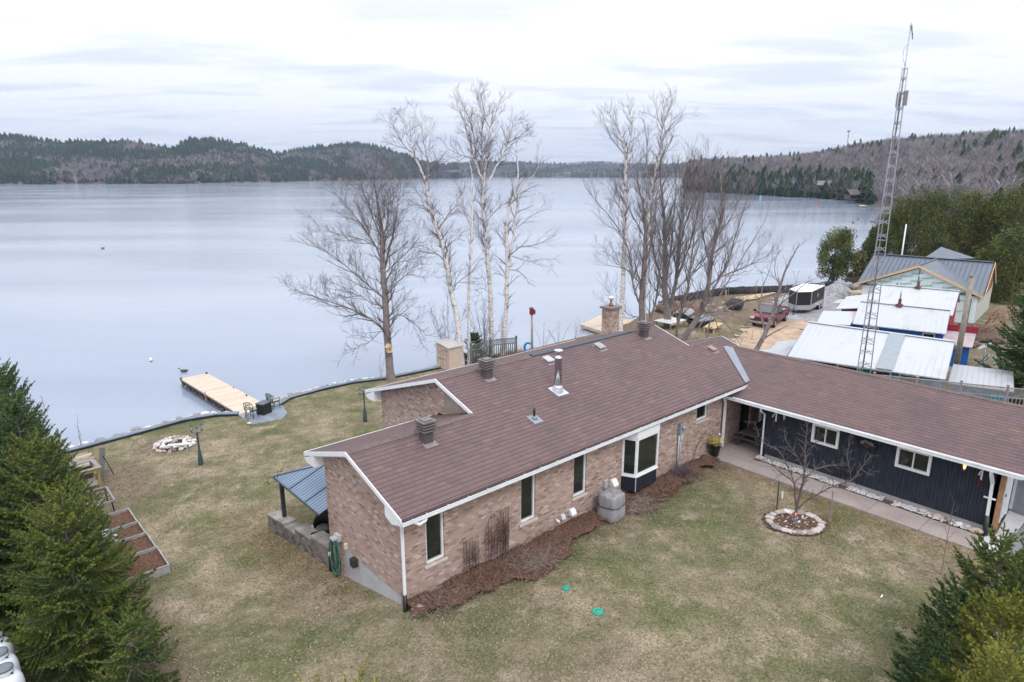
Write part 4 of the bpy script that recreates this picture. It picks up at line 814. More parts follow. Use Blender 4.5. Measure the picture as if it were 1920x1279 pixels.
# hipped sheet: outer edge low, ridge against the house wall higher
mb=MB(); lo=1.05; hi=1.75
E0=(-.25,7.85,lo);E1=(-.25,4.42,lo);P0=(1.9,6.1,hi)
mb.add([(-.3,7.9,lo),(-.3,4.41,lo),(1.6,4.41,hi),(1.6,6.1,hi),(4.45,6.1,hi),(4.45,7.9,lo),(4.45,4.41,hi)],[(0,1,2,3),(0,3,4,5),(3,2,6,4)]); o=mb.build('canopy_roof',CANO,t); md=o.modifiers.new('s','SOLIDIFY'); md.thickness=.03
mb=MB()
n=22
for i in range(n): y=4.5+3.3*i/n; x1=1.6-max(0,(y-6.1))*1.9/1.8; mb.bar((-.3,y,lo+.012),(max(x1,-.2),y,lo+.012+(max(x1,-.2)+.3)*(hi-lo)/1.9),.02,.012)
mb.build('roof_rib',CANO,t)
mb=MB(); mb.bar((-.3,7.9,lo+.02),(1.6,6.1,hi+.02),.05,.03); mb.bar((-.3,7.9,lo-.03),(-.3,4.43,lo-.03),.05,.07); mb.bar((-.3,7.9,lo-.03),(4.45,7.9,lo-.03),.05,.07)
for y in (5.4,6.6): mb.bar((-.3,y,lo+.02),(1.3,y+.0,lo+.02+(1.6)*(hi-lo)/1.9),.035,.03)
mb.build('edge_trim',M('trim_darkblue',(.06,.085,.12),.5),t)
for x,y in ((-.12,7.72),(4.2,7.72)): mb=MB(); mb.box((x-.06,y-.06,g(x,y)),(x+.06,y+.06,lo-.03)); mb.bar((x,y-.05,lo-.4),(x,y-.38,lo-.06),.05,.05); mb.build('post',M('post_dark',(.03,.04,.05),.5),t)
mb=MB(); mb.tube([(-.3,7.9,lo),(-.42,8.05,lo-.05),(-.5,8.0,lo-.2),(-.46,7.95,lo-.28)],.012,5); mb.tube([(-.3,7.6,lo+.05),(-.2,7.75,lo+.2),(-.05,7.7,lo+.18)],.01,5); mb.build('cable',BLACKM,t)
stn=NB('fieldstone'); vo=stn.node('ShaderNodeTexVoronoi'); vo.inputs['Scale'].default_value=4.2; stn.link(stn.mapv((1,1,1.3)),vo.inputs['Vector']); ve=stn.node('ShaderNodeTexVoronoi',feature='DISTANCE_TO_EDGE'); ve.inputs['Scale'].default_value=4.2; stn.link(stn.mapv((1,1,1.3)),ve.inputs['Vector'])
hs=stn.node('ShaderNodeSeparateColor'); stn.link(vo.outputs['Color'],hs.inputs[0]); c=stn.ramp(hs.outputs[0],(0,(.07,.065,.062)),(.5,(.14,.12,.11)),(1,(.23,.20,.18))); c=stn.mix(stn.math('LESS_THAN',ve.outputs['Distance'],.05),c,(.20,.18,.165)); stn.set(c,.9); stn.bump(stn.math('MULTIPLY',stn.math('MINIMUM',ve.outputs['Distance'],.15),4),.8,.03); FIELD=stn.m
t=thing('stone_wall','low fieldstone garden wall with stepped concrete caps beside the patio','garden wall',(0,0,0))
secs=[(-.52,8.30,-.36,7.25,-.78),(-.36,7.25,-.28,6.55,-.86),(-.28,6.55,-.18,5.5,-.66),(-.18,5.5,-.06,4.42,-.52)]
wm=MB(); cm=MB()
for x0,y0,x1,y1,zt_ in secs:
    zb=g((x0+x1)/2,(y0+y1)/2)-.2; wd=.46
    wm.prism([(x0+.02,y0,zb),(x1+.02,y1,zb),(x1+wd-.02,y1,zb),(x0+wd-.02,y0,zb)],(0,0,zt_+.3-zb-.07)); cm.prism([(x0,y0+.004,zt_+.23),(x1,y1+.008,zt_+.23),(x1+wd,y1+.008,zt_+.23),(x0+wd,y0+.004,zt_+.23)],(0,0,.07))
wm.build('stonework',FIELD,t); cm.build('cap',M('cap_concrete',(.27,.25,.24),.92,var=.35,vs=2.5,bump=.4,bs=30),t)
zpt=g(1.5,6.2)+.05
mb=MB(); mb.box((.2,4.42,-1.5),(4.4,7.4,zpt)); tag(mb.build('patio',M('patio_concrete',(.50,.50,.52),.9,var=.12,vs=2)),kind='structure')
t=thing('steel_bowl','round steel bowl sunk into the stone wall cap','bowl',(.05,5.62,-.352)); b=MB(); b.lathe([(.17,.0),(.175,.03),(.16,.035),(.13,-.0),(.05,.004)],(0,0,0),20); b.build('bowl',STEEL,t); b=MB(); b.lathe([(.125,.006),(.02,.008)],(0,0,0),16); b.build('bowl_inside',M('bowl_dark',(.05,.045,.045),.3),t)
t=thing('patio_armchair','black wicker tub chair with a grey cushion under the canopy','armchair',(.72,6.45,zpt),R(-50))
b=MB(); prof=[]
vs_=[];fs_=[]
for i in range(13):
    a=math.pi*(-.05+1.1*i/12); hh=.42+.38*math.sin(math.pi*i/12)**.8
    for (rr_,z) in ((.30,.18),(.36,hh),(.32,hh+.01),(.27,.25)): vs_.append((rr_*math.cos(a),rr_*math.sin(a),z))
for i in range(12):
    for k in range(3): fs_.append((i*4+k,(i+1)*4+k,(i+1)*4+k+1,i*4+k+1))
b.add(vs_,fs_,True); o=b.build('backrest',M('wicker_black',(.015,.015,.016),.7),t); md=o.modifiers.new('s','SOLIDIFY'); md.thickness=.02
b=MB(); b.lathe([(.30,.16),(.31,.24),(.28,.26)],(0,0,0),16); b.build('seat',_mc['wicker_black'],t); b=MB(); b.lathe([(.25,.26),(.27,.30),(.25,.34),(.1,.36)],(0,0,0),16); b.build('cushion',M('cushion_grey',(.20,.19,.18),.95),t)
for sx,sy in ((-1,-1),(1,-1),(1,1),(-1,1)): b=MB(); b.tube([(sx*.2,sy*.2,0),(sx*.18,sy*.18,.17)],.02,6); b.build('leg',BLACKM,t)
t=thing('outdoor_sofa','grey cushioned outdoor sofa with a white frame under the canopy','sofa',(1.55,6.6,zpt),0); b=MB(); b.box((-.35,-.75,.1),(.35,.75,.35)); b.box((-.4,.70,.1),(.35,.78,.6)); b.box((-.4,-.78,.1),(.35,-.70,.6)); b.build('frame',WHITE,t); b=MB(); b.box((-.30,-.68,.35),(.33,-.01,.48)); b.box((-.30,.01,.35),(.33,.68,.48)); b.box((.20,-.68,.48),(.34,.68,.85)); b.build('cushion',M('cushion_light',(.33,.33,.33),.95),t,.03)
t=thing('folded_cover','olive and blue folded cover lying behind the stone wall','folded cover',(.62,5.5,zpt),R(35)); b=MB(); b.box((-.22,-.42,.0),(.22,.42,.38)); b.build('cover',M('olive_cover',(.17,.16,.11),.9,var=.2),t,.05); b=MB(); b.box((-.26,-.40,.0),(-.225,.40,.40)); b.build('edge_panel',M('navy_cloth',(.015,.03,.07),.8),t,.01)
t=thing('side_table_fan','white box fan with a blue round guard standing under the canopy','fan',(.95,5.25,zpt),R(-30)); b=MB(); b.box((-.2,-.06,0),(.2,.06,.42)); b.build('housing',WHITE,t,.02); b=MB(); b.tube([(0,-.065,.22),(0,-.075,.22)],[.15,.14],20); b.build('guard',M('guard_navy',(.03,.06,.16),.5),t)
t=thing('red_cushion','bright red cushion in the shade beneath the canopy','cushion',(.95,4.85,zpt+.42),R(20)); b=MB(); b.box((-.2,-.2,0),(.2,.2,.14)); b.build('cushion_cover',M('red_cloth',(.45,.015,.03),.8),t,.05)
t=thing('cushion_stool','dark red square stool holding a cushion beneath the canopy','stool',(.95,4.85,zpt),R(20)); b=MB(); b.box((-.22,-.22,.30),(.22,.22,.42)); b.build('seat',M('dark_red',(.10,.02,.025),.8),t,.02)
for sx,sy in ((-1,-1),(1,-1),(1,1),(-1,1)): b=MB(); b.box((sx*.19-.02,sy*.19-.02,0),(sx*.19+.02,sy*.19+.02,.30)); b.build('leg',BLACKM,t)
# ---------------- hose ----------------
t=thing('garden_hose','coiled dark green garden hose hanging on the brick gable','hose',(-.12,3.72,.42)); rr=random.Random(5)
HG=[M('hose_green',(.012,.085,.06),.45,var=.2),M('hose_pale',(.06,.20,.15),.45)]
for k in range(9):
    b=MB(); pts=[]; w_=rr.uniform(.13,.26); d_=rr.uniform(.95,1.32); ox=rr.uniform(-.03,.03)
    for i in range(25):
        a=6.283*i/24; yy=w_*math.sin(a)*(1.0+.35*(1-math.cos(a))/2); zz_=-d_/2+d_/2*math.cos(a); pts.append((-.02-.014*k+.02*math.sin(a*2+k),ox+yy,zz_+.06))
    b.tube(pts,.014,6); b.build('coil',HG[1 if k%4==3 else 0],t)
b=MB(); b.box((.0,-.14,-.06),(.115,.14,.14)); b.box((-.16,-.11,.02),(.0,.11,.08)); b.build('hanger',M('hanger_grey',(.42,.43,.45),.6),t)
b=MB(); b.tube([(0,.2,0),(-.03,.34,-.1),(-.03,.38,-.35),(-.02,.3,-.45)],.014,6); b.tube([(-.15,-.15,-.15),(-.16,.12,-.17)],.012,5); b.build('hose_end',HG[0],t)
# ---------------- things on the front lawn ----------------
AC=NB('cover_cloth'); n1=AC.noise(6,4,vec=AC.mapv((1,1,.35))); AC.set(AC.ramp(n1,(.3,(.20,.20,.22)),(.7,(.30,.29,.31))),.85); AC.bump(AC.noise(5,3,vec=AC.mapv((1.4,1.4,.3))),.8,.06)
t=thing('covered_ac_unit','grey cloth cover strapped over an air conditioner against the brick wall','air conditioner',(7.72,-.62,.12),R(4)); V=[];F=[]; n=40; lv=[(0,.40),(.10,.41),(.25,.395),(.42,.375),(.45,.37),(.52,.385),(.66,.375),(.80,.37),(.835,.355),(.85,.25),(.855,.001)]
for z,r in lv:
    for k in range(n):
        a=6.283*k/n; sq=1/(abs(math.cos(a))**5+abs(math.sin(a))**5)**.2; fold=1+.035*math.sin(a*9+z*5)*(1-z)+.03*mn.noise(Vector((math.cos(a)*2,math.sin(a)*2,z*3))); V.append((r*sq*fold*math.cos(a),r*.95*sq*fold*math.sin(a),z+.02*math.sin(a*3)*(z>.5)))
F=[(i*n+k,i*n+(k+1)%n,(i+1)*n+(k+1)%n,(i+1)*n+k) for i in range(len(lv)-1) for k in range(n)]
np_mesh('cover',V,F,AC.m,k=4,parent=t,smooth=True); b=MB(); b.tube([(.395*math.cos(6.283*k/24)/(abs(math.cos(6.283*k/24))**5+abs(math.sin(6.283*k/24))**5)**.2,.375*math.sin(6.283*k/24)/(abs(math.cos(6.283*k/24))**5+abs(math.sin(6.283*k/24))**5)**.2,.45+.02*math.sin(k)) for k in range(25)],.012,5); b.build('strap',BLACKM,t)
t=thing('flower_pot','tall black tapered planter with yellow flowers and white ornaments by the walkway','planter',(14.62,-.30,.14)); b=MB(); b.lathe([(.15,0),(.225,.48),(.25,.50),(.25,.54),(.21,.54),(.20,.45),(.02,.45)],(0,0,0),24); b.build('pot',BLACKP,t)
V=[];F=[];cl=[]; rr=random.Random(2)
for i in range(900):
    a=rr.uniform(0,6.28); r=.28*math.sqrt(rr.random()); z=.52+rr.uniform(0,.34)*(1-r); s=rr.uniform(.012,.03); p=Vector((r*math.cos(a)*1.1,r*math.sin(a)*1.1,z)); u=Vector((rr.uniform(-1,1),rr.uniform(-1,1),rr.uniform(-.4,1))).normalized()*s; v=u.orthogonal().normalized()*s; b0=len(V); V+=[p-u,p+v,p+u*1.2]; F.append((b0,b0+1,b0+2)); c=rr.choice(((.55,.42,.05),(.6,.5,.12),(.25,.28,.08),(.42,.38,.24),(.50,.34,.06))); cl+=[c]*3
np_mesh('flowers',[tuple(v) for v in V],F,ATTR,cl,t)
b=MB()
for i in range(26):
    a=rr.uniform(0,6.28); b.tube([(.08*math.cos(a),.08*math.sin(a),.45),(.22*math.cos(a),.22*math.sin(a),.95+rr.uniform(-.15,.12))],.004,4)
b.tube([(-.1,.1,.45),(-.14,.12,1.45)],.006,4); b.build('stem',TWIGG,t)
b=MB(); b.lathe([(.01,0),(.05,.03),(.06,.08),(.02,.13)],(.24,-.10,.62),8); b.lathe([(.01,0),(.06,.03),(.07,.09),(.02,.15)],(.10,-.20,.55),8); b.lathe([(.01,0),(.04,.03),(.05,.07),(.02,.11)],(.28,.02,.78),8); b.build('ornament',WHITE,t)
t=thing('plant_hook','tall thin black shepherd hook standing in the bed by the planter','garden hook',(12.7,-.35,.15)); b=MB(); b.tube([(0,0,0),(.25,-.1,.8),(.42,-.18,1.30),(.50,-.22,1.42),(.60,-.24,1.42),(.66,-.25,1.32)],.011,5); b.build('rod',M('rust_black',(.035,.022,.02),.7),t)
# trellis with dead climbers
def trellis(loc,w_,h,label,arch):
    t=thing('garden_trellis',label,'trellis',loc); b=MB(); n=5; top=[]
    for i in range(n+1):
        x=-w_/2+w_*i/n; hh=h*(.72+.28*math.sin(math.pi*i/n)) if arch else h*(.9+.05*(i%2)); top.append((x,0,hh)); b.tube([(x,0,0),(x,0,hh)],.008,4)
    b.tube(top,.009,4)
    for j in range(1,5): b.tube([(-w_/2,0,h*j/6.5),(w_/2,0,h*j/6.5)],.006,4)
    b.build('frame',M('trellis_rust',(.05,.03,.025),.8),t)
    b=MB(); rr=random.Random(int(w_*100))
    for i in range(48):
        x=rr.uniform(-w_/2,w_/2); z0=rr.uniform(0,h*.4); pts=[(x,rr.uniform(-.05,.03),z0)]
        for k in range(5): x+=rr.uniform(-.09,.09); z0+=rr.uniform(.06,.2)*h/1.4; pts.append((x,rr.uniform(-.07,.04),min(z0,h)))
        b.tube(pts,.003,3)
    b.build('dead_vine',M('vine_red',(.10,.05,.045),.9,var=.3),t)
trellis((2.15,-.10,.15),.52,1.15,'narrow trellis of dead reddish vines against the brick nearest the first window',False); trellis((2.95,-.12,.18),.55,1.55,'arched metal trellis with dead vines against the brick wall',True); trellis((3.42,-.10,.2),.34,1.62,'tall thin trellis of dead vines right of the arched trellis',False)
# septic lids
for (x,y,r,l) in ((3.76,-2.33,.115,'smaller green round tank lid in the lawn, nearer the flower bed'),(3.62,-3.62,.15,'larger green round tank lid in the lawn, farther from the house')):
    t=thing('tank_lid',l,'tank lid',(x,y,g(x,y)),0,'green lids in the lawn'); b=MB(); b.lathe([(r,-.05),(r,.012),(r*.93,.022),(r*.9,.016),(.04,.024),(.035,.05),(.005,.052)],(0,0,0),26); b.build('lid',M('lid_green',(.025,.30,.22),.5,var=.15),t)
    b=MB()
    for k in range(8): b.bar((0.05*math.cos(k*.785),.05*math.sin(k*.785),.026),(r*.85*math.cos(k*.785),r*.85*math.sin(k*.785),.02),.012,.01)
    b.build('rib',_mc['lid_green'],t)
# tree ring
ring_patch('soil_patch',(11.95,-4.95),1.05,.85,MULCH,-.6,.03)
rr=random.Random(3); tr=thing('tree_ring','oval ring of flat pale stones round a mulched bed on the front lawn','stone ring',(11.95,-4.95,g(11.95,-4.95)))
for i in range(34):
    a=6.283*i/34; x=.84*math.cos(a); y=.68*math.sin(a); x,y=x*math.cos(-.6)-y*math.sin(-.6),x*math.sin(-.6)+y*math.cos(-.6); s=rr.uniform(.09,.16); o=bpy.data.objects.new('stone',rr.choice(RK)); C.objects.link(o); o.parent=tr; o.location=(x,y,.05); o.scale=(s,s*rr.uniform(.7,1.1),s*.6); o.rotation_euler=(0,0,rr.uniform(0,6))
for i in range(60):
    a=rr.uniform(0,6.28); q=math.sqrt(rr.random())*.7; s=rr.uniform(.015,.04); o=bpy.data.objects.new('pebble',rr.choice(RK)); C.objects.link(o); o.parent=tr; o.location=(q*math.cos(a),q*math.sin(a)*.85,.06); o.scale=(s,s,s)
t=thing('pinwheel','small multicoloured pinwheel flower in the tree ring','pinwheel',(11.55,-5.05,.12)); b=MB(); b.tube([(0,0,0),(0,0,.42)],.006,5); b.build('stick',BLACKM,t)
for k,c in enumerate(((.55,.02,.22),(.65,.50,.06),(.45,.03,.02),(.5,.10,.02),(.02,.10,.45),(.10,.30,.45))):
    a=6.283*k/6; b=MB(); ca,sa=math.cos(a),math.sin(a)
    dx,dz=Vector((.67,-.56,-.2)),Vector((.2,.15,.95)); ctr=Vector((0,-.03,.42)); f_=lambda u,v: tuple(ctr+dx*u+dz*v); b.prism([f_(.02*ca,.02*sa),f_(.11*math.cos(a-.35),.11*math.sin(a-.35)),f_(.135*ca,.135*sa),f_(.11*math.cos(a+.35),.11*math.sin(a+.35))],(-.008,-.008,0)); b.build('petal',M('petal%d'%k,c,.5),t)
for (x,y,l,h,lean,m_) in ((12.35,-4.12,'thin dark stake left of the small bare tree',1.05,.02,M('stake_green',(.05,.075,.06),.6)),(12.80,-5.74,'thin grey metal stake right of the tree ring',1.15,.03,GALV),):
    t=thing('garden_stake',l,'stake',(x,y,.08)); b=MB(); b.bar((0,0,0),(lean,lean*2,h),.035,.03); b.build('stake',m_,t)
t=thing('wire_guard','short white plastic stake on the lawn near the walkway','stake',(13.22,-3.88,.08)); b=MB(); b.bar((0,0,0),(.03,.03,.30),.05,.015); b.build('stake',WHITE,t)
# little fallen twig/paper
t=thing('lawn_marker','tiny pale scrap lying on the front lawn','scrap',(9.8,-8.4,g(9.8,-8.4))); b=MB(); b.prism([(0,0,0),(.15,.02,.01),(.16,.05,.01),(.02,.045,0)],(0,0,.012)); b.build('scrap',WHITE,t)
t=thing('solar_lantern','black lantern on a stick in the white gravel strip','garden light',(15.62,-5.05,.16)); b=MB(); b.tube([(0,0,0),(0,0,.75)],.012,6); b.build('stick',BLACKM,t); b=MB(); b.box((-.12,-.12,.72),(.12,.12,.76)); b.lathe([(.09,.50),(.11,.62),(.10,.72)],(0,0,0),8); b.build('lantern_head',BLACKM,t)
# white pebbles and bigger rocks along the wing
mb=MB(); rr=random.Random(21)
for i in range(1500):
    y=rr.uniform(-9.2,-1.75); 
    if mn.noise(Vector((y*1.3,0,4)))<-.28: continue
    mb.rock((15.66+rr.uniform(-.17,.18),y,.17+rr.uniform(0,.04)),rr.uniform(.018,.045),i,.7,0)
o=mb.build('white_pebbles',M('pebble_white',(.52,.51,.53),.8,var=.12)); tag(o,'white pebbles in a strip along the foot of the dark clad wing',None,None,'stuff')
for i,y in enumerate((-7.55,-8.0,-8.35,-8.65,-8.9,-9.15)):
    put_rock(RK[i],'edging_rock',(15.72-.03*i,y,.22),rr.uniform(.11,.16),'fist-sized tan rock among the white pebbles near the wing corner','rock','rocks by the wing corner',i)
put_rock(RK[4],'walk_rock',(15.55,-1.75,.25),.17,'single brown rock at the walkway corner beside the passage','rock',None,1)
put_rock(RK[2],'corner_rock',(.12,-.42,.05),.26,'large grey boulder at the near corner of the flower bed','rock',None,1)
# picnic table in the passage
t=thing('picnic_table','dark curved wooden picnic table with attached benches in the covered passage','picnic table',(16.9,-.92,.17),R(0)); PT=M('table_dark',(.085,.08,.085),.8,var=.2)
for yy,w_,z,nm in ((0,.36,.70,'tabletop'),(-.50,.22,.42,'bench'),(.50,.22,.42,'bench')):
    b=MB()
    for k in range(int(w_*2/.12)): b.box((-1.0,yy-w_+.12*k*1.0+.005 if nm=='tabletop' else yy-.13+.13*k,z),(1.0,yy-w_+.12*k+.11 if nm=='tabletop' else yy-.13+.13*k+.12,z+.035)) if (nm=='tabletop' or k<2) else None
    b.build(nm,PT,t)
for s in (-1,1):
    b=MB(); b.bar((s*.7,-.55,0),(s*.7,-.2,.70),.07,.05); b.bar((s*.7,.55,0),(s*.7,.2,.70),.07,.05); b.bar((s*.7,-.6,.38),(s*.7,.6,.38),.05,.07); b.build('trestle',PT,t)
# ornaments on the wing wall
for y,l in ((-2.12,'white bracket with a red hanging ornament, by the first wall lantern'),(-8.96,'white bracket with a red hanging ornament, by the lit lantern and corner')):
    t=thing('hanging_ornament',l,'wall ornament',(15.84,y,2.05),0,'hanging ornaments on the wing wall'); b=MB(); b.bar((0,0,-.22),(0,0,.13),.05,.03); b.tube([(0,0,.13),(-.1,.0,.16),(-.22,.02,.10),(-.26,.03,.02)],.02,6); b.build('bracket',WHITE,t); b=MB()
    for k in range(4): b.rock((-.12,.02*(k%2),-.18-.07*k),.035,k,1,1)
    b.tube([(-.2,0,.08),(-.12,0,-.4)],.003,4); b.build('red_ornament',M('ornament_red',(.16,.012,.018),.6),t)
t=thing('oval_wall_art','oval metal tree-of-life plaque on the dark wing wall','wall art',(15.83,-5.53,1.93)); b=MB(); pts=[(0,.36*math.cos(6.283*k/32),.23*math.sin(6.283*k/32)) for k in range(33)]; b.tube(pts,.014,6); b.tube([(0,p[1]*.86,p[2]*.86) for p in pts],.008,5); b.build('rim',M('art_iron',(.03,.027,.027),.5,.5),t)
b=MB(); rr=random.Random(6)
for k in range(13):
    a=math.pi*(.08+.84*k/12); b.tube([(0,0,-.19),(-.01,.04*math.cos(a),-.06),(-.01,.24*math.cos(a),.02+.15*math.sin(a))],[.016,.011,.006],5)
b.build('branches',M('art_branch',(.07,.05,.04),.5,.4),t); b=MB()
for k in range(44): a=math.pi*rr.uniform(0.05,.95); r_=rr.uniform(.45,1); b.rock((-.02,.25*r_*math.cos(a),.0+.17*r_*math.sin(a)),.022,k,.8,0)
b.build('leaves',M('art_leaf',(.38,.34,.31),.45,.5),t)
# propane tanks
for i,(y,l) in enumerate(((4.35,'white propane cylinder with grey collar, farthest in the corner row'),(3.62,'white propane cylinder with grey collar, middle of the corner row'),(2.95,'white propane cylinder with grey collar, nearest in the corner row'))):
    t=thing('propane_tank',l,'gas cylinder',(-8.36+.03*i,y,-.42),0,'propane cylinders in the corner'); t.scale=(.82,.82,.95); b=MB(); b.lathe([(.20,0),(.30,.05),(.36,.18),(.375,.35),(.375,.95),(.36,1.08),(.30,1.20),(.18,1.27),(.02,1.29)],(0,0,0),32); b.build('cylinder',M('tank_white',(.62,.65,.72),.35,var=.05),t)
    b=MB(); b.lathe([(.19,1.22),(.20,1.26),(.20,1.40),(.19,1.41),(.185,1.27)],(0,0,0),24); b.build('collar',M('tank_collar',(.55,.58,.63),.4),t); b=MB(); b.lathe([(.21,1.39),(.21,1.42),(.205,1.44),(.15,1.455),(.02,1.46)],(0,0,0),24); b.build('lid',M('tank_lid_grey',(.13,.16,.19),.5),t); b=MB(); b.box((.12,-.21,1.30),(.17,-.19,1.34)); b.build('handle_slot',BLACKM,t)
# buoys and birds
for p,l in (((3.27,40.36),'white round mooring buoy floating beyond the dock'),):
    t=thing('mooring_buoy',l,'buoy',(*p,WATER_Z)); t.scale=(.6,.6,.75); b=MB(); b.lathe([(.05,-.1),(.17,.02),(.20,.15),(.17,.28),(.08,.36),(.03,.38)],(0,0,0),14); b.build('float',WHITE,t); b=MB(); b.lathe([(.15,-.05),(.185,.05),(.18,.06)],(0,0,0),14); b.build('band',BLACKM,t)
def duck(loc,rz,label,s=1):
    t=thing('duck',label,'duck',loc,rz); V=[];F=[]; st_=[(-.24,.015,.10),(-.18,.05,.08),(-.08,.09,.07),(.04,.10,.06),(.13,.07,.07),(.17,.04,.11),(.18,.03,.17),(.20,.035,.22),(.25,.02,.22),(.30,.008,.205)]; n=10
    for x,r,z in st_:
        for k in range(n): a=6.283*k/n; V.append((x*s,r*math.cos(a)*s,(z+r*.85*math.sin(a))*s))
    F=[(i*n+k,i*n+(k+1)%n,(i+1)*n+(k+1)%n,(i+1)*n+k) for i in range(len(st_)-1) for k in range(n)]
    np_mesh('body',V,F,M('duck_dark',(.05,.055,.06),.7,var=.5,vs=12),k=4,parent=t,smooth=True); return t
duck((4.29,35.75,WATER_Z),2.6,'dark duck floating off the far end of the dock',1.3); duck((17.1,131.3,WATER_Z),0,'dark waterbird alone far out on the open lake',1.5)
for k,(x,y) in enumerate(((208,69),(193,64.5),(200,62))): duck((x,y,WATER_Z),k,'small dark waterbird on the bay near the cedar hedge',2.2)['group']='waterbirds on the bay'; 
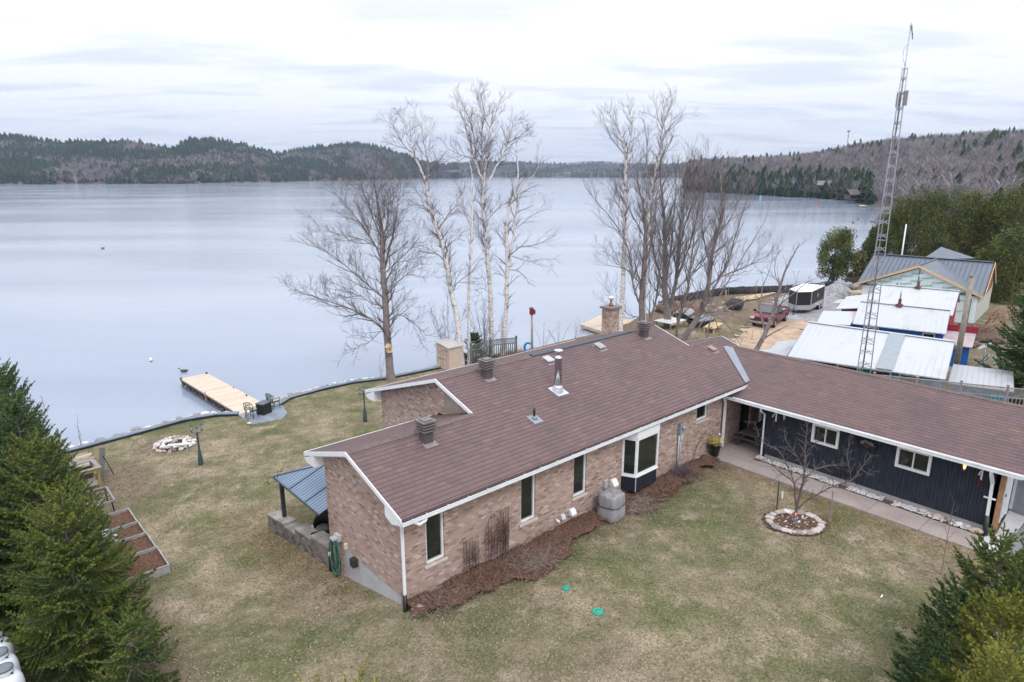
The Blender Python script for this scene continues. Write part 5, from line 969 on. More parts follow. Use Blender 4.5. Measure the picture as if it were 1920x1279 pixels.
LIMBS={
'maple_left':((13.5, 22.9, -1.95),[
 (0.3,0.04,[(13.52,22.88,-2.04),(13.43,22.96,0.73),(13.39,23.0,3.2),(13.37,23.01,5.6),(13.4,22.99,7.61),(13.32,23.06,8.92),(13.22,23.15,10.21),(13.17,23.19,10.85)]),
 (0.13,0.02,[(13.4,22.99,1.37),(12.85,23.65,2.05),(12.16,24.44,2.62),(11.47,25.22,3.02),(10.52,26.24,3.45),(9.61,27.22,3.85)]),
 (0.11,0.02,[(13.4,22.99,3.55),(12.78,23.97,4.36),(11.96,25.11,5.51),(11.13,26.27,6.5),(10.54,27.22,7.09)]),
 (0.11,0.02,[(13.39,23.0,5.94),(13.06,23.81,7.41),(12.55,24.77,8.71),(12.15,25.64,9.68),(11.81,26.46,10.43)]),
 (0.12,0.02,[(13.39,23.0,5.26),(14.08,23.16,6.88),(14.69,23.38,8.52),(15.2,23.7,9.83),(15.64,24.08,10.65)]),
 (0.08,0.015,[(13.47,22.92,1.97),(14.25,22.79,2.41),(15.17,22.53,1.78),(16.04,22.31,0.78)]),
 (0.08,0.015,[(13.4,22.99,3.55),(14.28,23.19,4.29),(15.34,23.22,4.87),(16.54,23.14,4.58)]),
 (0.08,0.015,[(13.38,23.0,7.28),(12.62,22.59,8.65),(11.9,22.14,9.94),(11.31,21.57,10.72)]),
 (0.06,0.015,[(13.45,22.95,1.26),(13.03,23.24,1.38),(12.54,23.6,0.76),(11.9,24.08,0.49)]),
 (0.08,0.015,[(13.38,23.01,5.09),(14.48,23.06,5.84),(15.7,23.0,6.78),(16.54,23.28,7.4)]),
 (0.07,0.015,[(13.41,22.98,3.02),(12.92,23.67,3.16),(12.4,24.4,3.65),(11.61,25.37,3.96),(10.93,26.23,4.1)]),
 (0.07,0.015,[(13.38,23.0,6.61),(12.83,24.43,7.21),(12.16,25.95,7.48),(11.46,27.51,7.7)]),
 (0.08,0.015,[(13.38,23.0,7.28),(13.37,22.12,8.48),(13.06,21.5,9.62),(12.88,20.76,10.81)]),
 ]),
'birch_leaning':((19.1, 22.4, -1.95),[
 (0.24,0.05,[(19.09,22.41,-2.48),(18.98,22.51,-0.52),(18.79,22.68,1.79),(18.54,22.9,3.67),(18.28,23.13,5.87),(17.94,23.43,7.67),(17.65,23.7,8.9),(17.47,23.85,10.47),(17.23,24.06,11.5),(16.89,24.37,12.51),(16.66,24.57,13.68),(16.46,24.75,14.58),(16.24,24.95,15.1)]),
 (0.09,0.02,[(17.75,23.61,8.59),(17.31,23.95,9.15),(16.9,24.27,9.29),(16.27,24.79,9.29)]),
 (0.08,0.02,[(17.99,23.39,7.59),(18.28,22.77,8.57),(18.61,22.12,9.28),(18.55,21.8,9.8)]),
 (0.08,0.02,[(17.47,23.85,10.47),(17.59,23.79,11.5),(17.49,23.93,12.85),(17.36,24.09,14.19),(17.09,24.38,15.01)]),
 (0.07,0.02,[(16.89,24.37,12.51),(16.41,24.91,13.19),(16.04,25.34,14.19),(15.89,25.57,14.79)]),
 (0.07,0.02,[(17.35,23.96,10.88),(17.44,22.84,11.49),(17.18,22.03,12.14)]),
 (0.06,0.015,[(18.33,23.09,5.51),(17.47,23.45,6.27),(16.63,23.79,6.66),(15.93,24.01,6.33)]),
 (0.06,0.015,[(18.54,22.9,3.67),(19.02,22.0,4.46),(19.21,21.35,4.7)]),
 (0.05,0.012,[(18.23,23.17,6.23),(19.13,23.26,6.89),(20.04,23.35,7.19)]),
 ]),
'birch_slender':((19.6, 22.35, -1.95),[
 (0.15,0.03,[(19.59,22.36,-2.33),(19.64,22.31,-0.2),(19.65,22.31,2.86),(19.76,22.21,5.47),(19.84,22.13,7.64),(19.95,22.04,9.77),(19.91,22.08,11.15),(19.79,22.18,12.01)]),
 (0.05,0.015,[(19.84,22.13,7.64),(19.61,22.62,9.05),(19.49,23.01,10.45),(19.58,23.23,10.98)]),
 (0.05,0.015,[(19.92,22.07,9.41),(19.94,21.5,10.47),(19.84,21.04,10.99)]),
 (0.04,0.012,[(19.76,22.21,5.1),(20.48,22.04,5.79),(20.85,22.19,6.12)]),
 ]),
'birch_tall':((22.2, 23.0, -1.95),[
 (0.22,0.06,[(22.23,22.97,-2.84),(22.22,22.98,0.05),(22.18,23.02,2.84),(22.02,23.16,5.57),(21.92,23.25,7.46),(21.83,23.33,9.32),(21.86,23.3,10.6),(21.6,23.54,11.69),(21.38,23.73,12.58),(21.17,23.91,13.64),(20.97,24.1,14.52),(20.71,24.33,15.31),(20.39,24.62,15.73)]),
 (0.12,0.02,[(21.89,23.28,10.42),(21.85,22.97,11.86),(21.77,22.68,13.09),(21.72,22.38,14.29),(21.83,21.94,15.12),(21.98,21.46,15.94)]),
 (0.12,0.02,[(22.17,23.03,10.78),(22.58,22.75,11.69),(22.97,22.51,12.58),(23.29,22.31,13.37),(23.5,22.22,14.18),(23.93,21.93,14.89),(24.31,21.68,14.37)]),
 (0.1,0.02,[(21.52,23.61,12.05),(21.24,23.41,13.45),(20.83,23.32,14.64),(20.31,23.33,15.63),(19.9,23.25,16.27)]),
 (0.1,0.02,[(21.84,23.32,11.15),(21.6,23.06,12.57),(21.33,22.82,13.95),(21.27,22.39,15.12),(20.9,22.24,16.26),(20.52,22.1,16.54)]),
 (0.07,0.015,[(21.38,23.73,12.3),(21.1,24.57,12.52),(20.87,25.38,12.79),(20.64,26.18,13.35)]),
 (0.07,0.015,[(23.15,22.15,13.36),(23.29,21.33,13.68),(23.32,20.6,14.0)]),
 (0.06,0.015,[(21.71,23.44,12.22),(21.8,22.67,12.92),(21.88,21.91,13.66)]),
 (0.06,0.015,[(22.03,23.15,5.95),(21.89,24.05,7.42),(21.69,25.01,8.71),(21.69,25.78,10.39)]),
 (0.06,0.015,[(21.9,23.27,7.84),(22.81,23.05,8.74),(23.68,22.88,9.29),(24.41,22.83,9.64)]),
 (0.05,0.012,[(22.18,23.02,2.84),(21.45,23.16,3.3),(21.29,22.8,2.4)]),
 (0.07,0.015,[(22.22,22.98,14.34),(22.22,23.72,15.26),(22.39,24.32,16.18),(22.66,24.82,16.77)]),
 ]),
'birch_right':((22.6, 22.2, -1.95),[
 (0.22,0.05,[(22.59,22.21,-2.65),(22.77,22.05,0.53),(22.86,21.97,2.51),(22.89,21.94,4.84),(22.84,21.99,7.12),(22.93,21.91,8.6),(23.21,21.66,9.7),(23.45,21.44,11.0),(23.42,21.47,12.22),(23.37,21.52,13.55)]),
 (0.16,0.03,[(22.95,21.89,4.65),(23.08,21.81,5.6),(23.33,21.62,7.71),(23.56,21.45,9.88),(24.05,21.05,10.79),(24.45,20.72,11.43),(24.79,20.45,12.4)]),
 (0.08,0.02,[(22.86,21.97,4.61),(23.59,21.63,4.5),(24.19,21.42,4.0),(24.59,21.38,3.45)]),
 (0.07,0.02,[(23.4,21.48,6.25),(23.73,20.67,6.33),(24.16,19.76,6.63),(24.7,18.75,7.22)]),
 (0.07,0.02,[(23.32,21.56,7.49),(24.39,21.39,8.19),(25.37,21.31,8.72),(26.2,21.35,9.45)]),
 (0.06,0.015,[(22.86,21.97,4.07),(22.54,22.77,4.32),(22.43,23.37,3.95)]),
 (0.06,0.015,[(22.89,21.94,5.99),(23.05,23.05,7.03),(23.37,24.01,8.11)]),
 (0.06,0.015,[(23.15,21.71,5.61),(24.36,21.33,5.16),(25.45,21.07,5.28),(26.41,20.92,5.02)]),
 (0.05,0.015,[(24.36,20.63,11.43),(24.19,20.24,12.03),(23.8,20.05,12.48)]),
 (0.06,0.015,[(23.46,21.44,9.15),(22.96,21.5,10.43),(22.83,21.25,11.5)]),
 ]),
'birch_chimney':((33.0, 19.5, -1.95),[
 (0.28,0.05,[(33.01,19.49,-2.16),(32.94,19.55,-0.16),(32.99,19.51,1.59),(33.01,19.49,5.01),(32.96,19.54,7.5),(32.91,19.58,9.94),(32.88,19.61,11.92),(32.75,19.72,13.29),(32.41,20.02,14.45),(32.03,20.37,15.32),(31.71,20.65,15.85)]),
 (0.12,0.03,[(32.88,19.61,11.92),(32.86,19.22,13.47),(32.65,19.01,14.6),(32.25,18.96,15.7),(31.88,18.89,16.19)]),
 (0.08,0.02,[(32.8,19.68,12.71),(31.8,20.0,13.66),(31.09,20.06,14.58),(30.52,20.01,15.22)]),
 (0.06,0.02,[(32.84,19.64,8.32),(31.64,19.66,9.56),(30.71,19.44,10.37)]),
 (0.06,0.02,[(32.97,19.53,4.17),(32.04,19.88,5.06),(31.04,20.29,5.51)]),
 (0.06,0.02,[(32.88,19.61,11.13),(33.53,19.27,12.32),(33.95,19.15,13.3)]),
 ]),
'birch_back':((37, 19.5, -1.95),[
 (0.26,0.05,[(36.64,19.82,-2.61),(36.47,19.97,1.1),(36.5,19.94,4.69),(36.5,19.94,8.17),(36.62,19.84,10.08),(36.77,19.71,11.33),(36.97,19.53,12.57),(37.04,19.47,14.0),(37.07,19.43,15.41),(37.17,19.35,16.72)]),
 (0.1,0.02,[(36.77,19.71,11.33),(36.75,18.92,12.76),(36.62,18.24,13.74),(36.22,17.8,14.11)]),
 (0.09,0.02,[(36.99,19.51,13.59),(37.66,19.2,14.82),(38.28,18.93,15.44),(39.01,18.57,15.98)]),
 (0.09,0.02,[(36.62,19.84,10.08),(36.11,20.1,11.95),(35.96,20.03,13.58),(35.63,20.14,15.18),(35.25,20.28,15.56)]),
 (0.07,0.02,[(37.04,19.47,14.81),(36.43,19.55,15.78),(36.05,19.43,16.73)]),
 (0.07,0.02,[(37.07,19.43,15.41),(37.93,19.44,16.26),(38.57,19.64,16.92)]),
 ]),
'maple_grey':((34.2, 18.0, -1.95),[
 (0.33,0.04,[(34.05,18.13,-2.3),(33.95,18.22,0.35),(33.92,18.25,2.09),(33.97,18.2,4.21),(33.94,18.23,6.71),(33.74,18.41,8.74),(33.44,18.68,10.34),(33.21,18.88,11.72)]),
 (0.13,0.02,[(33.93,18.24,1.01),(33.39,18.7,2.52),(33.2,18.86,4.22),(32.88,19.12,5.89),(32.01,19.88,7.73),(31.2,20.58,8.95),(30.55,21.14,9.95)]),
 (0.16,0.02,[(34.1,18.09,-0.97),(34.43,17.58,0.39),(34.54,17.26,2.14),(34.5,17.08,4.28),(34.59,16.78,6.36),(34.63,16.53,7.99)]),
 (0.12,0.02,[(33.97,18.2,4.21),(34.26,17.91,5.89),(34.35,17.81,7.94),(34.45,17.69,9.55),(34.51,17.61,10.74)]),
 (0.09,0.015,[(34.0,18.18,2.51),(33.35,19.16,3.75),(32.78,20.07,4.13),(32.22,20.97,4.17)]),
 (0.08,0.015,[(33.95,18.22,6.3),(32.76,18.42,7.98),(31.6,18.58,9.2),(30.47,18.71,10.0)]),
 (0.07,0.015,[(33.96,18.21,0.13),(33.78,19.31,0.2),(33.49,20.5,0.95),(33.51,21.41,1.94)]),
 ]),
'maple_double':((40.6, 20.4, -1.95),[
 (0.42,0.06,[(40.68,20.33,-2.01),(40.54,20.45,-0.44),(40.32,20.65,1.48),(40.29,20.68,3.85),(40.12,20.83,6.17),(39.97,20.96,7.99),(39.74,21.17,10.23),(39.53,21.35,11.99)]),
 (0.32,0.05,[(40.72,20.29,-0.44),(40.53,19.78,1.33),(40.21,19.38,3.52),(39.8,19.06,5.86),(39.47,18.68,8.11),(39.06,18.37,10.28),(38.73,17.97,11.95)]),
 (0.14,0.02,[(40.39,20.59,1.48),(40.08,21.4,3.33),(39.96,22.04,5.63),(39.78,22.74,7.92),(39.86,23.2,9.75)]),
 (0.14,0.02,[(40.42,20.56,2.44),(41.06,20.73,4.72),(41.56,21.02,7.01),(42.07,21.31,9.29),(42.52,21.65,11.11)]),
 (0.14,0.02,[(41.05,20.0,2.44),(41.04,18.97,4.87),(40.74,18.21,7.2),(40.21,17.65,9.42),(39.56,17.2,11.54)]),
 (0.12,0.02,[(40.91,20.13,1.01),(42.22,19.57,2.37),(43.59,18.97,4.21),(44.76,18.55,6.52),(45.39,18.6,8.82)]),
 (0.12,0.02,[(41.1,19.95,4.32),(41.1,19.57,6.65),(41.29,19.02,8.92),(41.08,18.82,10.68)]),
 (0.1,0.02,[(40.36,20.61,0.52),(39.72,21.41,1.46),(39.07,22.21,3.34),(38.63,22.83,4.73)]),
 (0.1,0.02,[(40.27,20.7,4.32),(38.9,20.51,6.26),(37.63,20.24,8.11),(36.57,19.78,9.87)]),
 ]),
'maple_spreading':((34.7, 15.6, -1.95),[
 (0.3,0.05,[(35.04,15.29,-2.35),(35.39,14.99,-1.05),(35.95,14.49,0.24),(36.39,14.1,1.93),(36.54,13.96,3.59),(36.57,13.93,5.23),(36.81,13.72,6.84),(36.93,13.61,8.42),(36.82,13.71,10.37),(36.67,13.85,11.9)]),
 (0.2,0.03,[(34.97,15.36,-2.13),(34.55,15.28,-0.54),(34.44,14.93,1.01),(34.48,14.44,2.93),(34.27,14.18,4.99),(34.05,13.92,6.99),(33.78,13.72,8.92),(33.24,13.75,10.41)]),
 (0.13,0.02,[(36.39,14.1,1.93),(36.72,13.35,3.23),(36.93,12.72,4.91),(36.95,12.26,6.93),(36.9,11.86,8.5),(36.75,11.55,9.65)]),
 (0.11,0.02,[(36.46,14.03,2.76),(37.69,13.73,3.5),(39.28,13.11,4.04),(40.88,12.47,4.59),(42.34,11.97,5.37)]),
 (0.1,0.02,[(36.56,13.95,4.41),(35.81,14.08,6.08),(35.18,14.11,8.08),(34.91,13.83,10.01),(34.69,13.5,11.88)]),
 (0.1,0.02,[(35.95,14.49,0.24),(37.1,14.06,0.57),(38.26,13.62,0.91),(39.33,13.26,0.38)]),
 (0.09,0.015,[(36.81,13.72,6.84),(38.17,13.51,7.98),(39.21,13.58,9.55),(40.0,13.87,11.13)]),
 (0.1,0.02,[(35.03,15.31,0.66),(35.04,16.32,2.21),(35.24,17.17,3.78),(35.56,17.91,5.37)]),
 ]),
'maple_pollard':((33.6, 12.5, -1.95),[
 (0.22,0.13,[(33.74,12.38,-2.35),(33.88,12.25,-1.11),(33.99,12.16,0.11),(34.12,12.03,1.31)]),
 (0.1,0.02,[(34.12,12.03,1.31),(34.38,11.66,2.71),(34.77,11.16,4.09),(35.4,10.45,6.01),(35.89,9.86,7.52),(36.13,9.5,8.63)]),
 (0.08,0.015,[(34.12,12.03,1.31),(33.32,12.51,2.53),(32.69,12.84,3.53),(32.19,13.06,4.9)]),
 (0.07,0.01,[(34.12,12.03,1.31),(34.76,11.51,0.9),(35.43,10.95,-0.11),(35.96,10.51,-1.14)]),
 (0.06,0.01,[(34.12,12.03,1.31),(34.76,11.91,0.43),(35.27,11.9,-0.67),(35.68,11.98,-1.58)]),
 (0.06,0.01,[(34.12,12.03,1.31),(33.24,12.19,0.93),(32.49,12.23,0.13),(31.98,12.06,-0.54)]),
 (0.07,0.015,[(34.12,12.03,1.31),(34.21,12.35,2.84),(34.19,12.77,4.36),(34.51,12.88,5.88)]),
 (0.08,0.015,[(34.12,12.03,1.31),(35.43,11.34,1.83),(36.75,10.65,2.36),(38.1,9.93,2.7)]),
 (0.06,0.01,[(34.12,12.03,1.31),(35.39,11.48,1.22),(36.7,10.89,0.72),(37.75,10.54,0.01)]),
 ]),
'maple_leaning':((32.4, 8.0, -1.95),[
 (0.22,0.03,[(31.99,8.36,-2.09),(32.58,7.84,-0.76),(33.07,7.4,0.73),(33.45,7.07,2.19),(33.56,6.96,3.45),(33.73,6.81,4.7),(34.02,6.56,5.75),(34.39,6.23,6.96)]),
 (0.09,0.015,[(33.47,7.04,2.55),(33.48,6.29,3.38),(33.52,5.51,4.18),(33.43,4.85,4.79)]),
 (0.09,0.015,[(33.14,7.34,0.91),(33.14,7.88,2.47),(33.55,8.05,3.85),(34.24,7.98,5.24),(34.73,8.07,6.27)]),
 (0.07,0.012,[(32.47,7.94,-1.06),(32.66,7.11,-0.7),(32.84,6.29,-0.56),(33.04,5.46,-0.71)]),
 (0.06,0.012,[(32.47,7.94,-1.14),(31.68,8.38,0.03),(30.94,8.79,0.64),(30.24,9.15,0.5)]),
 (0.06,0.012,[(33.63,6.9,3.99),(33.47,7.32,5.2),(33.73,7.35,6.4)]),
 ]),
'fruit_tree':((11.9, -4.9, 0.15),[
 (0.055,0.012,[(11.92,-4.92,0.25),(11.96,-4.95,0.62),(11.99,-4.98,1.06),(12.04,-5.02,1.57),(12.03,-5.02,2.14),(11.99,-4.98,2.64),(11.98,-4.97,3.23),(11.97,-4.96,3.61)]),
 (0.05,0.01,[(11.95,-4.94,0.58),(12.01,-4.83,0.99),(12.06,-4.71,1.45),(12.04,-4.52,1.79),(11.87,-4.2,2.42),(11.58,-3.77,2.69),(11.41,-3.46,3.37)]),
 (0.05,0.01,[(11.97,-4.97,0.58),(12.13,-5.17,0.93),(12.39,-5.46,1.22),(12.7,-5.8,1.53),(13.02,-6.15,1.73),(13.17,-6.35,2.25),(13.31,-6.54,2.66)]),
 (0.04,0.008,[(12.04,-5.02,1.57),(12.53,-5.12,1.85),(13.13,-5.32,1.9),(13.83,-5.6,1.8)]),
 (0.025,0.006,[(13.2,-6.06,1.63),(13.06,-5.9,2.41),(13.09,-5.89,2.82),(13.13,-5.89,3.12)]),
 (0.03,0.006,[(11.82,-4.83,1.54),(11.27,-4.49,2.06),(10.78,-4.2,2.45),(10.34,-3.97,2.63)]),
 (0.022,0.006,[(13.37,-6.21,2.05),(13.46,-6.51,1.9),(13.39,-6.67,2.13)]),
 (0.025,0.006,[(12.03,-5.01,2.01),(11.56,-4.85,2.65),(11.07,-4.68,3.28),(10.91,-4.79,3.57)]),
 (0.025,0.006,[(12.02,-5.01,2.57),(11.84,-5.35,3.1),(11.61,-5.66,3.52)]),
 (0.02,0.006,[(11.67,-4.7,1.93),(11.13,-4.64,1.97),(10.63,-4.61,1.85)]),
 ]),
}
# ---------------- bare trees ----------------
def skin(segs,n):
    """segs: list of (P (k,3), r (k)) polylines -> V,F arrays"""
    Vs=[];Fs=[];off=0; ang=np.arange(n)*2*np.pi/n; ca,sa=np.cos(ang),np.sin(ang)
    for P,r in segs:
        P=np.asarray(P,float); k=len(P); d=np.gradient(P,axis=0); d/= np.linalg.norm(d,axis=1)[:,None]+1e-9
        ref=np.array([.31,.17,.93]) if abs(d[:,2]).mean()<.8 else np.array([.95,.3,.05]); a=np.cross(d,ref); a/=np.linalg.norm(a,axis=1)[:,None]+1e-9; b=np.cross(d,a); r=np.asarray(r)[:,None,None]
        V=P[:,None,:]+(a[:,None,:]*ca[None,:,None]+b[:,None,:]*sa[None,:,None])*r
        Vs.append(V.reshape(-1,3)); i=np.arange(k-1)[:,None]*n; j=np.arange(n)[None,:]; j2=(np.arange(n)+1)%n; j2=j2[None,:]
        Fs.append(np.stack([i+j,i+j2,i+n+j2,i+n+j],-1).reshape(-1,4)+off); off+=k*n
    return np.concatenate(Vs),np.concatenate(Fs)
def smooth_line(P,per=3,wob=0,rr=None):
    P=[Vector(p) for p in P]; out=[]
    for i in range(len(P)-1):
        p0=P[max(i-1,0)];p1=P[i];p2=P[i+1];p3=P[min(i+2,len(P)-1)]
        for k in range(per):
            t=k/per; out.append(.5*((2*p1)+(p2-p0)*t+(2*p0-5*p1+4*p2-p3)*t*t+(3*p1-p0-3*p2+p3)*t**3))
    out.append(P[-1])
    if wob and rr: out=[p+Vector((rr.uniform(-wob,wob),rr.uniform(-wob,wob),rr.uniform(-wob,wob)*.5)) if 0<i<len(out)-1 else p for i,p in enumerate(out)]
    return out
def grow(rr,line,r0,r1,lvl,maxl,segs,dens,ang,lf,up,start=.18,minr=.006,lmin=.25,droop=0):
    """side branches on a polyline, recursively"""
    L=sum((b-a).length for a,b in zip(line,line[1:]))
    if L<.05: return
    n=max(2,int(L*dens[lvl])); az=rr.uniform(0,6.28)
    acc=[0]
    for a,b in zip(line,line[1:]): acc.append(acc[-1]+(b-a).length)
    for k in range(n):
        t=start+(1-start)*(k+rr.random())/n; s=min(t,.985)*L; i=0
        while acc[i+1]<s: i+=1
        f=(s-acc[i])/(acc[i+1]-acc[i]+1e-9); p=line[i].lerp(line[i+1],f); d=(line[i+1]-line[i]).normalized(); r=(r0+(r1-r0)*t)
        az+=2.4+rr.uniform(-.5,.5); side=d.orthogonal().normalized(); side.rotate(Quaternion(d,az)); a_=ang[lvl]*rr.uniform(.7,1.25)
        nd=(d*math.cos(a_)+side*math.sin(a_)).normalized(); nd.z+=up*.4; nd.normalize()
        ln=min(lf[lvl]*rr.uniform(.45,1.15)*(1.1-.55*t)*(1 if lvl else 1),L*.8)
        if ln<lmin*.4: continue
        steps=5 if lvl<maxl-1 else 3; q=p.copy(); ln_=[q.copy()]; dd=nd.copy(); cr=min(r*.62,minr*(1+2.2*(maxl-lvl)))
        for j in range(steps):
            dd=(dd+Vector((rr.uniform(-.22,.22),rr.uniform(-.22,.22),rr.uniform(-.18,.18)+up*.22-droop*.3*(j/steps)))).normalized(); q=q+dd*(ln/steps); ln_.append(q.copy())
        cr=max(cr,minr); segs[lvl+1].append(([tuple(v) for v in ln_],np.linspace(cr,minr*.6,steps+1)))
        if lvl+1<maxl: grow(rr,ln_,cr,minr*.6,lvl+1,maxl,segs,dens,ang,lf,up,.12,minr,lmin,droop)
BIRCH=NB('birch_bark'); n1=BIRCH.noise(2.2,5,vec=BIRCH.mapv((1,1,3)),rough=.65); n2=BIRCH.noise(7,3,vec=BIRCH.mapv((.5,.5,5)),rough=.5); n3=BIRCH.noise(.9,3,vec=BIRCH.mapv((1,1,.6)))
c=BIRCH.ramp(n2,(.55,(.68,.655,.65)),(.62,(.22,.18,.17)),(.68,(.07,.055,.05))); c=BIRCH.mix(BIRCH.ramp(n1,(.60,(0,0,0)),(.66,(1,1,1))),c,(.09,.075,.07)); BIRCH.set(BIRCH.mix(BIRCH.ramp(n3,(.5,(0,0,0)),(.8,(.6,.6,.6))),c,(.33,.26,.235)),.8); BIRCHM=BIRCH.m
BTW=M('birch_twig',(.15,.12,.14),.9,var=.25,vs=3)
def bare_tree(key,label,name,cat,group=None,kind='maple',seed=1,dens=None,ang=None,lf=None,up=.25,minr=.0075,maxl=3,droop=0,start=.18):
    base,limbs=LIMBS[key]; rr=random.Random(seed); t=thing(name,label,cat,base,0,group); B=Vector(base)
    segs={i:[] for i in range(6)}; thick=[]; thin=[]
    for k,(r0,r1,P) in enumerate(limbs):
        r0*=.9 if k==0 else .62; r1=min(r1*.6,.02)
        L=smooth_line([Vector(p)-B for p in P],3,.03 if kind!='fruit' else .01,rr); n=len(L); rs=np.linspace(r0,r1,n) if k else np.linspace(r0,r1,n)
        if k==0 : rs=rs.copy(); rs[0]*=1.25
        (thick if k==0 or r0>(.065 if kind=='birch' else .10) or kind=='fruit' else thin).append(([tuple(v) for v in L],rs))
        grow(rr,L,r0,r1,0,maxl,segs,dens,ang,lf,up,(start if k==0 else .12),minr,.25,droop)
    V,F=skin(thick,8); np_mesh('trunk',V,F,BIRCHM if kind=='birch' else (M('bark_fruit',(.125,.095,.09),.9,var=.3,vs=8) if kind=='fruit' else BARK),k=4,parent=t,smooth=True)
    tw=BTW if kind=='birch' else (TWIGG if kind=='grey' else TWIG)
    if thin: V,F=skin(thin,6); np_mesh('limbs',V,F,BARK if kind!='birch' else M('birch_limb',(.36,.32,.32),.85,var=.4,vs=6),k=4,parent=t,smooth=True)
    V1,F1=skin(segs[1],4); Vs=[V1];Fs=[F1]; off=len(V1)
    rest=[s for i in range(2,6) for s in segs[i]]
    if rest: V2,F2=skin(rest,3); Vs.append(V2); Fs.append(F2+off)
    np_mesh('branches',np.concatenate(Vs),np.concatenate(Fs),tw,k=4,parent=t); return t
D3=((2.6,3.8,6.0),(.75,.7,.7),(2.6,1.35,.7))
bare_tree('maple_left','broad dark bare tree leaning over the lake edge, with a birdhouse on its trunk','bare_tree','tree',None,'maple',1,D3[0],D3[1],D3[2],.28)
BG='white birches by the lattice fence'
DB=((3.0,5.0,7.0),(.65,.6,.6),(1.5,1.0,.6))
bare_tree('birch_leaning','white birch leaning left out over the shed','birch_tree','tree',BG,'birch',2,DB[0],DB[1],DB[2],.15,.0062,3,.3,.3)
bare_tree('birch_slender','thinnest white birch standing between two thicker birches','birch_tree','tree',BG,'birch',3,(1.2,2.6,4),DB[1],(1.0,.6,.3),.2,.006,3,.1,.5)
bare_tree('birch_tall','tallest white birch with a wide forked crown against the sky','birch_tree','tree',BG,'birch',4,DB[0],DB[1],DB[2],.22,.0062,3,.2,.4)
bare_tree('birch_right','white birch with broken dead tops and side branches reaching right','birch_tree','tree',BG,'birch',5,(1.7,3.2,5.5),DB[1],(1.9,.95,.45),.1,.0062,3,.3,.25)
bare_tree('birch_chimney','white birch rising directly behind the brick chimney','birch_tree','tree',None,'birch',6,(2.2,3.6,5.5),DB[1],(2.0,1.1,.6),.25,.0072,3,.1,.45)
bare_tree('birch_back','white birch with the highest crown of the right tree group','birch_tree','tree',None,'birch',7,(2.2,3.6,5.5),DB[1],(2.0,1.1,.6),.25,.0072,3,.1,.5)
D2=((2.1,3.0,4.6),(.6,.6,.65),(2.9,1.6,.85))
bare_tree('maple_grey','grey smooth-barked bare tree just right of the brick chimney','bare_tree','tree',None,'grey',8,D2[0],D2[1],D2[2],.4,.0078)
bare_tree('maple_double','large bare tree with two dark trunks rising from a white-topped table','bare_tree','tree',None,'maple',9,(2.0,2.8,4.0),(.5,.5,.6),(3.4,1.9,.95),.5,.009)
bare_tree('maple_spreading','bare many-stemmed tree spreading right from behind the roof vent','bare_tree','tree',None,'grey',10,D2[0],D2[1],D2[2],.4,.0078)
bare_tree('maple_pollard','short bare tree whose arching branches radiate from one knot','bare_tree','tree',None,'grey',11,(1.6,2.3,3.5),D2[1],(1.6,.9,.5),.15,.008)
bare_tree('maple_leaning','bare tree leaning right over the red pickup truck','bare_tree','tree',None,'grey',12,(1.3,2.0,3.2),D2[1],(1.9,1.1,.55),.3,.008)
bare_tree('fruit_tree','small bare spur-branched fruit tree in the stone ring on the front lawn','fruit_tree','tree',None,'fruit',13,(10,13,0),(1.0,1.0,1.0),(.50,.17,.1),.25,.0038,2,0,.22)
def whip(loc,h,n,label,name='sapling',seed=1,sp=.25,mat=None,cat='sapling',r=.012,group=None):
    rr=random.Random(seed); t=thing(name,label,cat,loc,0,group); segs={i:[] for i in range(6)}; main=[]
    for k in range(n):
        a=rr.uniform(0,6.28); hh=h*rr.uniform(.65,1) if k else h; L=smooth_line([Vector((.03*k*math.cos(a),.03*k*math.sin(a),0)),Vector((sp*.4*math.cos(a)*(k>0),sp*.4*math.sin(a)*(k>0),hh*.5)),Vector((sp*math.cos(a)*(k>0)+.04,sp*math.sin(a)*(k>0),hh))],4,.01,rr); main.append(([tuple(v) for v in L],np.linspace(r,r*.35,len(L)))); grow(rr,L,r,r*.3,0,2,segs,(4,5,0),(.6,.6,.6),(h*.22,h*.08,.1),.3,.25,r*.35,.1)
    V,F=skin(main,5); np_mesh('stem',V,F,mat or TWIGG,k=4,parent=t,smooth=True); V,F=skin(segs[1]+segs[2],3); np_mesh('twigs',V,F,mat or TWIG,k=4,parent=t); return t
whip((12.29,-9.1,.08),2.3,1,'thin leafless sapling with a dug collar on the front lawn near the walkway',seed=3,r=.013)
whip((-5.2,22.4,-1.9),3.2,3,'thin bare shrub stems at the lake edge beside the left spruces','bare_shrub',seed=4,sp=.5,cat='shrub')
whip((-3.9,23.5,-2.0),1.7,2,'low thin twigs sprouting at the left end of the shore stones','bare_shrub',seed=5,sp=.4,cat='shrub')
whip((18.6,23.4,-2.0),5.2,5,'tall thin bare shrub behind the shed roof','bare_shrub',seed=6,sp=1.3,cat='shrub',r=.018)
whip((21.3,22.6,-2.0),4.6,9,'pale bushy birch sapling between two white birches','bare_shrub',seed=7,sp=1.5,mat=BTW,cat='shrub',r=.018)
whip((23.1,22.8,-2.0),3.0,6,'low bare twiggy bush right of the last birch by the fence','bare_shrub',seed=8,sp=1.0,cat='shrub')
whip((12.9,23.2,-1.9),1.9,2,'small whip shoots at the foot of the broad dark tree','bare_shrub',seed=9,sp=.5,cat='shrub')
for i,(x,y) in enumerate(((26.2,21.5),(27.6,21.2),(29,20.8))): whip((x,y,-2.0),2.2,5,'bare twiggy bush beyond the main roof ridge, left of the brick chimney','bare_shrub',seed=20+i,sp=.9,cat='shrub',group='shore bushes beyond the ridge')
